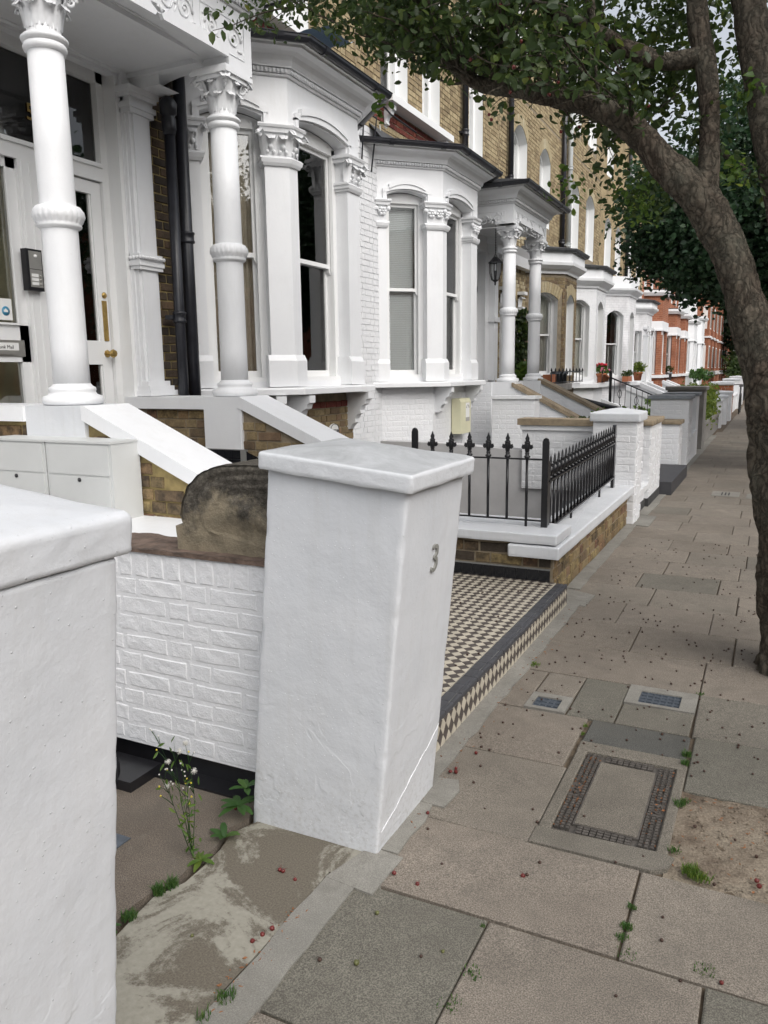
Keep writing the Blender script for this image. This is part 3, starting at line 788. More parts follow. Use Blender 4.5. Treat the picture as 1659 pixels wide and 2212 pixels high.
text_part('lettering', 'C1.0', .034, .003, (X0 + .026, Y0 + .31, -.008), (0.0, 1, 0), (-1, 0, 0), 'cast_iron', mh)
text_part('lettering', '0d.5', .034, .003, (X1 - .026, Y0 + .285, -.008), (0.0, 1, 0), (-1, 0, 0), 'cast_iron', mh)
for (x0, x1, y0, y1, a0, a1, b0, b1, lab, nx, ny) in ((-.955, -.765, 3.40, 3.585, -.925, -.805, 3.425, 3.54, 'small square blue-grey iron stop cover set in pale cement near the tiled step', 2, 2),
                                                (-.54, -.225, 3.64, 3.87, -.48, -.295, 3.665, 3.81, 'wider blue-grey iron stop cover in a cement collar, nearer the tree', 3, 3)):
    t_ = thing('stop_cover', ((x0 + x1) / 2, (y0 + y1) / 2, 0), lab, 'utility cover', 'small iron covers in the pavement')
    mb = MB()
    for q in ((x0, x1, y0, b0), (x0, x1, b1, y1), (x0, a0, b0, b1), (a1, x1, b0, b1)): mb.box(q[0], q[1], q[2], q[3], -.03, .003)
    build('cement_collar', mb, 'concrete_fillet', t_)
    mb = MB(); mb.box(a0, a1, b0, b1, -.03, -.008)
    for i in range(nx * 2 + 1): xx = a0 + (a1 - a0) * i / (nx * 2); mb.box(max(a0, xx - .0035), min(a1, xx + .0035), b0, b1, -.008, -.003)
    for i in range(ny + 2): yy = b0 + (b1 - b0) * i / (ny + 1); mb.box(a0, a1, max(b0, yy - .0035), min(b1, yy + .0035), -.008, -.0031)
    build('iron_lid', mb, 'blue_iron', t_)
# further drain gratings in the pavement
for k, (x, y, lab) in enumerate(((-.45, 10.6, 'pale slotted gas cover halfway up the pavement, left one of the pair'), (-.05, 10.5, 'pale slotted gas cover halfway up the pavement, right one beside the trunk'))):
    t_ = thing('slotted_cover', (x, y, 0), lab, 'utility cover', 'slotted covers up the pavement')
    mb = MB(); mb.box(x - .16, x + .16, y - .2, y + .2, -.02, .004); build('cover_plate', mb, 'concrete_fillet', t_)
    mb = MB()
    for i in range(3): mb.box(x - .05 + i * .04, x - .035 + i * .04, y - .12, y + .12, .002, .006)
    build('slot', mb, 'rubber', t_)
# the bare earth patch beside the manhole cover: lumpy ground
def bumpy(x0, x1, y0, y1, nx, ny, zf):
    mb = MB(); vs_ = []
    for j in range(ny + 1):
        for i in range(nx + 1):
            x = x0 + (x1 - x0) * i / nx; y = y0 + (y1 - y0) * j / ny; vs_.append((x, y, zf(x, y)))
    fs_ = [(j * (nx + 1) + i, j * (nx + 1) + i + 1, (j + 1) * (nx + 1) + i + 1, (j + 1) * (nx + 1) + i) for j in range(ny) for i in range(nx)]
    mb.add(vs_, fs_, 0, True); return mb
N_ = lambda x, y, z=0.0: noise.noise(Vector((x, y, z)))
mb = bumpy(-.21, .53, 2.34, 2.93, 60, 48, lambda x, y: -.008 + .010 * N_(x * 7, y * 7) + .006 * N_(x * 30, y * 30))
build('bare_earth', mb, 'sandy_earth', kind='structure')
mb = MB()
for i in range(620):
    x, y = random.uniform(-.2, .52), random.uniform(2.36, 2.91); r = random.choice([.002, .003, .003, .005]); 
    mb.ball((x, y, -.006), r, 5, sz=.6)
build('gravel', mb, 'sandy_earth', label='loose grit and small stones on the bare earth', cat='gravel', kind='stuff')

# ------------------------------------------------------------------ tiled path of the house behind pillar three
path = thing('tiled_path', (-1.9, 3.8, 0), 'black and cream diamond-tiled entrance path raised one step above the pavement', 'tiled path')
PZ = 0.145; TX0, TX1, TY0, TY1 = -2.95, -1.155, 2.50, 5.09
mb = MB(); mb.box(TX0, TX1 + .0, TY0, TY1, -.3, PZ - .006); build('bed', mb, 'grout', path)
# nosing tiles: two courses of near-black tiles along the edge
mb0 = []
y = TY0
while y < TY1:
    for (a, b) in ((TX1 - .018, TX1 + .006), (TX1 - .068, TX1 - .0195)):
        mb = MB(); slab_mb(mb, a, b, y, min(y + .098, TY1), z=PZ + (.001 if b > TX1 else 0), gap=.0008)
        for v_i in range(len(mb.v)):
            if mb.v[v_i][2] < 0: mb.v[v_i] = (mb.v[v_i][0], mb.v[v_i][1], PZ - .022)
        build('nosing_tile', mb, 'tile_nosing', path)
    y += .1
dd = .031   # half diagonal
tiles = []
for i in range(-1, 62):
    for j in range(-1, 88):
        cx = TX1 - .070 - i * dd; cy = TY0 + j * dd
        if (i + j) % 2: continue
        tiles.append((cx, cy, 'tile_cream' if i % 2 == 0 else 'tile_dark'))
def diamond(cx, cy, lo0, hi0, lo1, hi1, h):
    pts = [(cx - h, cy), (cx, cy - h), (cx + h, cy), (cx, cy + h)]
    def clip(P, ax, lim, sgn):
        out = []
        for k in range(len(P)):
            a, b = P[k], P[(k + 1) % len(P)]; fa, fb = (a[ax] - lim) * sgn, (b[ax] - lim) * sgn
            if fa >= 0: out.append(a)
            if fa * fb < 0: t_ = fa / (fa - fb); out.append((a[0] + (b[0] - a[0]) * t_, a[1] + (b[1] - a[1]) * t_))
        return out
    for ax, lim, sg in ((0, lo0, 1), (0, hi0, -1), (1, lo1, 1), (1, hi1, -1)):
        pts = clip(pts, ax, lim, sg)
        if len(pts) < 3: return None
    return pts
tm = {}
def tile_mesh(m):
    if m not in tm:
        h = dd - .0013; mb = MB(); mb.prism([(-h, 0), (0, -h), (h, 0), (0, h)], (0, 0, -.008), (1, 0, 0), (0, 1, 0), (0, 0, .008))
        me = D.meshes.new('tile'); me.from_pydata(mb.v, [], mb.f); me.materials.append(MAT[m]); tm[m] = me
    return tm[m]
rest = {'tile_cream': MB(), 'tile_dark': MB()}; cnt = {'tile_cream': 0, 'tile_dark': 0}
tiles.sort(key=lambda t_: (Vector((t_[0], t_[1], 0)) - EYE).length)
for cx, cy, m in tiles:
    h = dd - .0013; whole = cx + h < TX1 - .0705 and cx - h > TX0 and cy - h > TY0 and cy + h < TY1
    zz = PZ + random.uniform(-.0006, .0006)
    if whole and inframe((cx, cy, PZ))[0] and cy > 2.6 - (cx + 1.2) * 1.2 and cnt[m] < 148:
        link('tile', tile_mesh(m), Matrix.Translation((cx, cy, zz)), path); cnt[m] += 1
    else:
        P = diamond(cx, cy, TX0, TX1 - .0705, TY0, TY1, h)
        if P: rest[m].prism(P, (0, 0, zz - .008), (1, 0, 0), (0, 1, 0), (0, 0, .008))
for m in rest: build('tile', rest[m], m, path, kind='stuff')
# riser tiles (standing diamonds)
step = thing('tiled_step', (-1.14, 3.8, 0), 'upright riser of the entrance step faced with tall black and cream diamonds', 'step')
step['label'] = 'tiled riser strip of black and cream diamonds along the pavement edge of the path'
mb = MB(); mb.box(TX1 - .03, TX1 + .002, TY0, TY1, -.02, PZ - .024); build('backing', mb, 'grout', step)
riser_rest = {'tile_cream': MB(), 'tile_dark': MB()}
hz, hy = .039, .031; ccount = 0
for m in ('tile_cream', 'tile_dark'):
    for j in range(-1, 86):
        for i in range(-1, 5):
            if (i + j) % 2: continue
            if (m == 'tile_cream') != (i % 2 == 0): continue
            cy = TY0 + j * hy; cz = .012 + i * hz
            P = diamond(cy / hy, cz / hz, TY0 / hy, TY1 / hy, .0 / hz, (PZ - .026) / hz, .955)
            if not P: continue
            mb = MB(); mb.prism([(a * hy, b * hz) for a, b in P], (TX1 + .001, 0, 0), (0, 1, 0), (0, 0, 1), (.0045, 0, 0))
            whole = len(P) == 4 and cy > 2.6
            if whole: ccount += 1
            if whole and ccount < 290: build('riser_tile', mb, m, step)
            else: riser_rest[m].add(mb.v, mb.f)

for m in riser_rest:
    if riser_rest[m].v: build('riser_tile', riser_rest[m], m, step, kind='stuff')
# ------------------------------------------------------------------ house parts
WX = -4.90      # facade plane
FX, FY = V(1, 0, 0), V(0, 1, 0)
def leaf_curl(mb, base, N, T, w, h, curl=0.05, depth=0.02, mi=0, bulge=0.0):
    """one carved leaf: rises from base along Z, bellies out and curls over at the tip"""
    nu, nv = 6, 8; vs_ = []
    for j in range(nv + 1):
        t_ = j / nv
        if t_ < .78: out = depth * (0.25 + t_ * 0.9) + bulge * t_ ** 2; up = h * t_ / .78 * .9
        else:
            a = (t_ - .78) / .22 * PI * 1.15; out = depth * (.25 + .78 * .9) + bulge * .6 + curl * (1 - math.cos(a)) / 2 * 1.2 + curl * .2 * a / PI; up = h * .9 + curl * .5 * math.sin(a)
        ww = w * (0.55 + 0.55 * math.sin(PI * min(1, t_ * .62 + .16))) * (1 + .10 * math.sin(t_ * 22)) * (1 - .45 * max(0, t_ - .8) / .2)
        for i in range(nu + 1):
            s_ = i / nu * 2 - 1
            rib = .007 * math.cos(s_ * PI * 2.5) - abs(s_) ** 2 * .012
            p = base + T * (s_ * ww / 2) + N * (out + rib) + Z * up
            vs_.append(p)
    fs_ = []
    for j in range(nv):
        for i in range(nu): a = j * (nu + 1) + i; fs_.append((a, a + 1, a + nu + 2, a + nu + 1))
    flip = T.cross(Z).dot(N) < 0
    mb.add(vs_, [f[::-1] for f in fs_] if flip else fs_, mi, True)
    e = base + N * (depth + curl * .75 + bulge * .6) + Z * (h * .9 - curl * .05); mb.ball(e, curl * .32, 8, mi)
def volute(mb, c, N, T, r, mi=0):
    pts = []; rr = []
    for i in range(22):
        a = i / 21 * PI * 3.2; q = r * (1 - i / 25); pts.append(c + T * 0 + N * (q * math.cos(a)) + Z * (q * math.sin(a))); rr.append(.013 * (1 - i / 40))
    mb.tube(pts, rr, 6, mi)
def column(parent, cx, cy, z0=1.375, zt=3.845, r=.114, rings=True, lab=None, sc=1.0):
    c = V(cx, cy, 0)
    mb = MB()
    prof = [(r * .92 + .0, z0 + .09), (r * .88, 2.43), (r * .87, 2.58), (r * .82, 3.46)]
    wob = lambda a, z: 1 + .006 * N_(math.cos(a) * 2 + cy, math.sin(a) * 2, z * 3)
    pr = [(r * .98, z0 + .10), (r * .96, z0 + .35), (r * .95, 2.0), (r * .94, 2.45), (r * .93, 2.9), (r * .90, 3.44)]
    mb.lathe(pr, c, 36, mod=wob)
    colm = build('column', mb, 'white_paint', parent, label=lab)
    mb = MB()
    bp = [(r * 1.55, z0 + .0), (r * 1.62, z0 + .012), (r * 1.63, z0 + .03), (r * 1.55, z0 + .052), (r * 1.30, z0 + .062), (r * 1.22, z0 + .078), (r * 1.26, z0 + .088), (r * 1.24, z0 + .104), (r * 1.08, z0 + .115), (r * .94, z0 + .135)]
    mb.lathe(bp, c, 40, mod=wob); build('column_base', mb, 'white_paint', colm)
    mb = MB()
    mb.lathe([(r * .9, 2.43), (r * 1.12, 2.445), (r * 1.17, 2.455), (r * 1.12, 2.465), (r * 1.16, 2.475), (r * 1.26, 2.495), (r * 1.30, 2.51), (r * 1.27, 2.54), (r * 1.15, 2.565), (r * .9, 2.575)], c, 72, mod=lambda a, z: 1 + (.05 * math.sin(a * 24 + (z - 2.48) * 40) if 2.47 < z < 2.565 else 0))
    build('shaft_ring', mb, 'white_paint', colm)
    mb = MB(); zc = 3.425
    mb.lathe([(r * .83, zc), (r * 1.05, zc + .012), (r * 1.10, zc + .03), (r * 1.04, zc + .048), (r * .9, zc + .055), (r * 1.14, zc + .062), (r * 1.18, zc + .078), (r * 1.05, zc + .092), (r * .84, zc + .10), (r * .86, zc + .2), (r * .98, zc + .29), (r * 1.15, zc + .345)], c, 40)
    for k in range(8):
        a = PI / 8 * (2 * k + 1) ; Nn = V(math.cos(a), math.sin(a), 0); Tt = V(-Nn.y, Nn.x, 0)
        leaf_curl(mb, c + Nn * r * .72 + Z * (zc + .10), Nn, Tt, .095, .15, .040, .03)
    for k in range(4):
        a = PI / 4 + k * PI / 2; Nn = V(math.cos(a), math.sin(a), 0); Tt = V(-Nn.y, Nn.x, 0)
        leaf_curl(mb, c + Nn * r * .78 + Z * (zc + .13), Nn, Tt, .11, .23, .06, .04, bulge=.055)
        volute(mb, c + Nn * (r * 1.42) + Z * (zc + .30), Nn, Tt, .034)
        a = k * PI / 2; Nn = V(math.cos(a), math.sin(a), 0); Tt = V(-Nn.y, Nn.x, 0)
        leaf_curl(mb, c + Nn * r * .80 + Z * (zc + .12), Nn, Tt, .085, .22, .035, .03)
    za = zc + .335; h = r * 1.42
    for hh, a0, a1 in ((h * .95, za, za + .03), (h * 1.06, za + .03, za + .062), (h * .98, za + .062, zt)): mb.box(cx - hh, cx + hh, cy - hh, cy + hh, a0, a1)
    build('capital', mb, 'white_paint', colm)
    return colm
def pil_profile(mb, path, inner, z0, ext=0.0, prof=None):
    for (o, a, b, o2) in prof:
        mb.sweep([(-inner, a), (o, a), (o2, b), (-inner, b)], path, ext0=max(o, 0) + ext, ext1=max(o, 0) + ext)
def pillar(parent, path, inner=.20, zb=1.425, zt=3.82, capmat='white_paint', flower=False):
    mb = MB()
    pil_profile(mb, path, inner, zb, 0, [(0.03, zb, zb + .25, .03), (.03, zb + .25, zb + .305, .002), (.0, zb + .305, 3.46, .0)])
    pil = build('pillar', mb, 'white_paint', parent)
    mb = MB()
    pil_profile(mb, path, inner, zb, 0, [(.018, 3.46, 3.485, .034), (.034, 3.485, 3.52, .045), (.045, 3.52, 3.545, .012), (.0, 3.545, 3.745, .02), (.045, 3.745, 3.785, .055), (.065, 3.785, 3.805, .075), (.06, 3.805, zt, .06)])
    P = [Vector((p[0], p[1], 0)) for p in path]
    for i in range(len(P) - 1):
        d = P[i + 1] - P[i]; L = d.length; d.normalize(); Nn = V(d.y, -d.x, 0); n = max(1, int(L / .11 + .4))
        for k in range(n):
            b = P[i] + d * L * (k + .5) / n
            if flower:
                for q in range(6):
                    a = q * PI / 3; ce = b + Z * 3.665 + Nn * .03 + (d * math.cos(a) + Z * math.sin(a)) * .038
                    mb.ball(ce, .026, 6, sz=.8)
                mb.ball(b + Z * 3.665 + Nn * .045, .016, 6); leaf_curl(mb, b + Z * 3.54, Nn, d, .07, .10, .02, .012)
            else:
                leaf_curl(mb, b + Z * 3.54, Nn, d, L / n * .95, .165, .055, .020, bulge=.02); mb.ball(b + Z * 3.62 + Nn * .032, .026, 7); mb.ball(b + Z * 3.58 + Nn * .022 + d * .03, .018, 7); mb.ball(b + Z * 3.58 + Nn * .022 - d * .03, .018, 7)
    # corner leaves / volutes
    for i in range(len(P)):
        if i == 0: d = (P[1] - P[0]).normalized(); Nn = (V(d.y, -d.x, 0) - d).normalized()
        elif i == len(P) - 1: d = (P[-1] - P[-2]).normalized(); Nn = (V(d.y, -d.x, 0) + d).normalized()
        else:
            d0 = (P[i] - P[i - 1]).normalized(); d1 = (P[i + 1] - P[i]).normalized(); Nn = (V(d0.y, -d0.x, 0) + V(d1.y, -d1.x, 0)).normalized()
        Tt = V(-Nn.y, Nn.x, 0)
        if flower: mb.ball(P[i] + Nn * .04 + Z * 3.70, .032, 7)
        else:
            leaf_curl(mb, P[i] + Z * 3.55, Nn, Tt, .09, .20, .06, .012, bulge=.04)
            volute(mb, P[i] + Nn * .065 + Z * 3.725, Nn, Tt, .034)
    build('capital', mb, 'white_paint', pil)
    return pil
def sash(parent, O, U, w, z0, z1, zm=None, rise=0.0, back=.0, dress='curtain', fr=.055, st=.042, arch_sash=False, horns=True, mat_='white_joinery', room=True, label=None, blind_to=None):
    """sash window in an opening; O at the opening's lower left on the wall face, recess 'back'"""
    O, U = Vector(O), Vector(U).normalized(); N = U.cross(Z); zm = zm or (z0 + z1) / 2
    Q = lambda u, z, d: O + U * u + Z * (z - O.z) - N * d
    def bar(mb, u0, u1, a0, a1, d0, d1): mb.obox(Q(u0, a0, d1), U * (u1 - u0), N * (d1 - d0), Z * (a1 - a0))
    mb = MB()
    bar(mb, 0, fr, z0, z1, back, back + .13); bar(mb, w - fr, w, z0, z1, back, back + .13)
    bar(mb, fr, fr + .014, z0, z1, back + .0, back + .035); bar(mb, w - fr - .014, w - fr, z0, z1, back, back + .035)
    bar(mb, -.0, w, z0 - .03, z0 + .018, back - .03, back + .13)
    n = 10 if rise > 0 else 1
    ztop = lambda u: z1 + rise * (1 - (2 * u / w - 1) ** 2)
    top = [(w * i / n, ztop(w * i / n) + .01) for i in range(n + 1)]
    if arch_sash and rise > 0:
        inner = [(fr + (w - 2 * fr) * i / n, z1 - .02 + (rise - .02) * (1 - (2 * i / n - 1) ** 2)) for i in range(n + 1)]
    else: inner = [(fr, z1 - fr), (w - fr, z1 - fr)]
    poly = top + [(w, z1 - fr)] + inner[::-1] + [(0, z1 - fr)]
    if arch_sash and rise > 0: poly = top + inner[::-1]
    mb.prism([(a, b) for a, b in poly], Q(0, 0, back + .13) , U, Z, N * .13)
    win = build('window', mb, mat_, parent, label=label)
    a, b = fr + .004, w - fr - .004
    tops = (z1 - fr) if not arch_sash else z1 - .02
    for nm, s0, s1, d in (('upper_sash', zm - .02, tops, back + .045), ('lower_sash', z0 + .018, zm + .02, back + .088)):
        mb = MB(); botr = st * (1.0 if nm == 'upper_sash' else 1.5)
        bar(mb, a, a + st, s0 + (0 if nm == 'upper_sash' else 0), s1, d, d + .036); bar(mb, b - st, b, s0, s1, d, d + .036)
        bar(mb, a + st, b - st, s0, s0 + botr, d, d + .036)
        if not (arch_sash and nm == 'upper_sash'): bar(mb, a + st, b - st, s1 - st, s1, d, d + .036)
        if horns and nm == 'upper_sash':
            for ua in (a, b - st): mb.prism([(0, 0), (st, 0), (st * .8, -.03), (st * .35, -.055), (0, -.06)] if ua == a else [(st, 0), (0, 0), (st * .2, -.03), (st * .65, -.055), (st, -.06)], Q(ua, s0, d + .036), U, Z, N * .036)
        build(nm, mb, mat_, win)
    mb = MB(); zt_ = (z1 + rise if arch_sash else z1 - fr)
    mb.obox(Q(a + st, zm, back + .066), U * (b - a - 2 * st), N * .003, Z * (zt_ - zm))
    build('pane', mb, 'glass', win)
    mb = MB(); mb.obox(Q(a + st, z0 + .05, back + .108), U * (b - a - 2 * st), N * .003, Z * (zm - z0 - .05)); build('pane', mb, 'glass', win)
    if dress == 'blind':
        mb = MB(); zb = blind_to or z0 + .03; z = zt_ - .03
        mb.obox(Q(a + st - .01, z, back + .165), U * (b - a - 2 * st + .02), N * .03, Z * .03)
        while z > zb:
            z -= .0245; o = Q(a + st - .008, z, back + .150); mb.obox(o, U * (b - a - 2 * st + .016), N * -.009 + Z * .0215, Z * .0012 + N * .0012)
        for uu in (.12, .88):
            mb.obox(Q(a + (b - a) * uu, zb, back + .136), U * .004, N * .002, Z * (zt_ - zb))
        build('blind', mb, 'blind_slat', win, kind='stuff')
        mb = MB(); mb.obox(Q(0, z0, back + .5), U * w, N * .01, Z * (zt_ - z0)); build('net_curtain', mb, 'net_curtain', win)
    elif dress in ('curtain', 'curtain_sides', 'pale_curtain'):
        m_ = {'curtain': 'curtain_fabric', 'curtain_sides': 'dark_curtain', 'pale_curtain': 'net_curtain'}[dress]
        for (c0, c1) in (((a, b),) if dress == 'curtain' else ((a, a + (b - a) * .12), (b - (b - a) * .46, b))):
            mb = MB(); nn = max(8, int((c1 - c0) / .008)); vs_ = []
            for zi in range(5):
                zz = z0 + (zt_ - z0) * zi / 4
                for i in range(nn + 1):
                    u = c0 + (c1 - c0) * i / nn; dpt = back + .158 + .020 * math.sin(u * 95 + zi * .15) + .012 * math.sin(u * 41 + 1 + zi * .4); vs_.append(Q(u, zz, dpt))
            fs_ = [(j * (nn + 1) + i, j * (nn + 1) + i + 1, (j + 1) * (nn + 1) + i + 1, (j + 1) * (nn + 1) + i) for j in range(4) for i in range(nn)]
            mb.add(vs_, fs_, 0, True); build('curtain', mb, m_, win)
    elif dress == 'white':
        mb = MB(); mb.obox(Q(a, z0, back + .20), U * (b - a), N * .004, Z * (zt_ - z0)); build('roller_blind', mb, 'blind_slat', win)
    elif dress == 'shutter':
        mb = MB(); zt2 = zm - .02
        for k in range(2):
            c0 = a + st + (b - a - 2 * st) * k / 2; c1 = c0 + (b - a - 2 * st) / 2
            bar(mb, c0, c0 + .025, z0 + .05, zt2, back + .15, back + .17); bar(mb, c1 - .025, c1, z0 + .05, zt2, back + .15, back + .17)
            z = z0 + .06
            while z < zt2: mb.obox(Q(c0 + .02, z, back + .17), U * (c1 - c0 - .04), N * .02 + Z * .01, Z * .004); z += .035
        build('shutter', mb, 'shutter_paint', win)
    return win
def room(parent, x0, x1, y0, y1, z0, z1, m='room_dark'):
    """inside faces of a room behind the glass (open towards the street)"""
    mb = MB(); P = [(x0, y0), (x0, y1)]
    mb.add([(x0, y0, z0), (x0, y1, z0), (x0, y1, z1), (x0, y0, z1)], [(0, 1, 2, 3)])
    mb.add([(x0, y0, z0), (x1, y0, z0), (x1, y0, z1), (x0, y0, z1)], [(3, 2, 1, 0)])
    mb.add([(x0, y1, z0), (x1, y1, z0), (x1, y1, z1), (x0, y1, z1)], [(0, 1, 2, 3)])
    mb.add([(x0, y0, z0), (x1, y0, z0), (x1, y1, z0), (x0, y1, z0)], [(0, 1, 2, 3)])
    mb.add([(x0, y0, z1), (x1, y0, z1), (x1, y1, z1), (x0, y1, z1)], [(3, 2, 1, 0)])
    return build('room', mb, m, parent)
def cornice(parent, path, zc=4.40, out=0.0, eggs=True, ext=.4, ks=1.0):
    mb = MB(); z_base = zc
    E = dict(ext0=ext, ext1=ext)
    mb.sweep([(-.1, zc), (.022, zc), (.03, zc + .014), (.03, zc + .022), (-.1, zc + .022)], path, **E)
    mb.sweep([(-.1, zc + .022), (.036, zc + .03), (.05, zc + .075), (-.1, zc + .08)], path, **E)
    mb.sweep([(-.1, zc + .08), (.07, zc + .082), (.07, zc + .10), (-.1, zc + .10)], path, **E)
    pr = [(-.1, zc + .10)] + [(.075 + .13 * (1 - math.cos(t_ * PI / 2)), zc + .10 + .13 * math.sin(t_ * PI / 2)) for t_ in (0, .25, .5, .75, 1)] + [(.225, zc + .235), (.225, zc + .262), (.24, zc + .27), (.24, zc + .30), (-.1, zc + .30)]
    mb.sweep(pr, path, **E)
    mb.v = [(x, y, z_base + (z - z_base) * ks) for x, y, z in mb.v]
    cor = build('cornice', mb, 'white_paint', parent)
    if eggs:
        mb = MB(); P = [Vector((p[0], p[1], 0)) for p in path]
        for i in range(len(P) - 1):
            d = P[i + 1] - P[i]; L = d.length; d.normalize(); Nn = V(d.y, -d.x, 0); n = int(L / .036)
            for k in range(n):
                b = P[i] + d * (k + .5) * L / n + Nn * .048 + Z * (zc + .050 * ks)
                mb.lathe([(1e-5, -.024), (.011, -.016), (.0145, .0), (.011, .016), (1e-5, .024)], b, 6)
        build('egg_moulding', mb, 'white_paint', cor, kind='stuff')
    return cor
def gutter(parent, path, z=4.70, o=.26, ext=.4, m='black_pipe', r=.055):
    mb = MB(); pr = [(o, z + .05)] + [(o + r - r * math.cos(a), z + .05 - r * 1.15 * math.sin(a)) for a in (0.3, .8, 1.3, 1.8, 2.3, 2.8)] + [(o + 2 * r, z + .05), (o + 2 * r + .008, z + .056), (o + 2 * r, z + .064), (o, z + .064)]
    mb.sweep(pr, path, ext0=ext, ext1=ext)
    P = [Vector((p[0], p[1], 0)) for p in path]
    g_ = build('gutter', mb, m, parent)
    mb = MB()
    for i in range(len(P) - 1):
        d = P[i + 1] - P[i]; L = d.length; d.normalize(); Nn = V(d.y, -d.x, 0)
        for t_ in (.12, .88):
            a0 = P[i] + d * (L * t_) + Nn * o
            pr2 = [(r - (r + .008) * math.cos(a), .05 - (r * 1.15 + .008) * math.sin(a)) for a in (0.0, .5, 1.0, 1.5, 2.0, 2.6, PI)]
            mb = MB(); mb.prism(pr2, a0 + Z * z - d * .03, Nn, Z, d * .06); build('gutter_bracket', mb, m, g_)
    return g_
def offset_pt(path, o):
    mb = MB(); mb.sweep([(o, 0), (o + .01, 0), (o, .01)], path); return [mb.v[i * 3] for i in range(len(path))]
def leadroof(parent, path, o, z0, z1, m='slate', wx=WX):
    q = offset_pt(path, o); mb = MB()
    a = [(p[0], p[1], z0) for p in q]; ins = .35
    b = [(wx, a[0][1], z1), (wx, a[1][1] + ins * .3, z1), (wx, a[2][1] - ins * .3, z1), (wx, a[3][1], z1)] if len(a) == 4 else None
    n = len(a)
    for i in range(n - 1): mb.add([a[i], a[i + 1], b[i + 1], b[i]], [(0, 1, 2, 3)])
    return build('bay_roof', mb, m, parent)
def console(parent, y, x_wall, zt=1.335, proj=.26, h=.42, w=.10, dirv=None, m='white_paint'):
    """scrolled bracket under a sill"""
    Nn = Vector(dirv) if dirv else V(1, 0, 0); T = V(-Nn.y, Nn.x, 0)
    pts = [(0, 0), (proj, 0), (proj, -.07), (proj - .03, -.085), (proj - .045, -.13), (proj - .09, -.15), (proj - .11, -.20), (proj - .10, -.235), (proj - .15, -.25), (proj - .175, -.30), (proj - .17, -.34), (proj - .21, -.36), (.02, -h), (0, -h)]
    mb = MB(); mb.prism(pts, V(x_wall, y, zt) - T * w / 2, Nn, Z, T * w)
    return build('console_bracket', mb, m, parent)
def scrollwork(mb, O, U, W, L, H, N, seed=1):
    """raised foliate scrolls on a panel; O lower-left"""
    r = random.Random(seed); n = max(2, int(L / (H * .75)))
    O, U, W, N = map(Vector, (O, U, W, N))
    for k in range(n):
        cx = L * (k + .5) / n; cy = H * .5; R = H * .36; sg = 1 if k % 2 else -1
        pts = []; rad = []
        for i in range(20):
            a = i / 19 * PI * 3.0; q = R * (1 - i / 24); pts.append(O + U * (cx + sg * q * math.cos(a)) + W * (cy + q * math.sin(a)) + N * .004); rad.append(.010 * (1 - i / 34))
        mb.tube(pts, rad, 5)
        mb.ball(O + U * cx + W * cy + N * .006, .013, 6)
        for j in range(5):
            a = r.uniform(0, 2 * PI); p = O + U * (cx + R * 1.05 * math.cos(a)) + W * (cy + R * .98 * math.sin(a)) + N * .004
            dv = U * math.cos(a + 1) + W * math.sin(a + 1); mb.tube([p, p + dv * .03, p + dv * .055], [.010, .008, .002], 5)
    mb.tube([O, O + U * L, O + U * L + W * H, O + W * H, O], .005, 4)

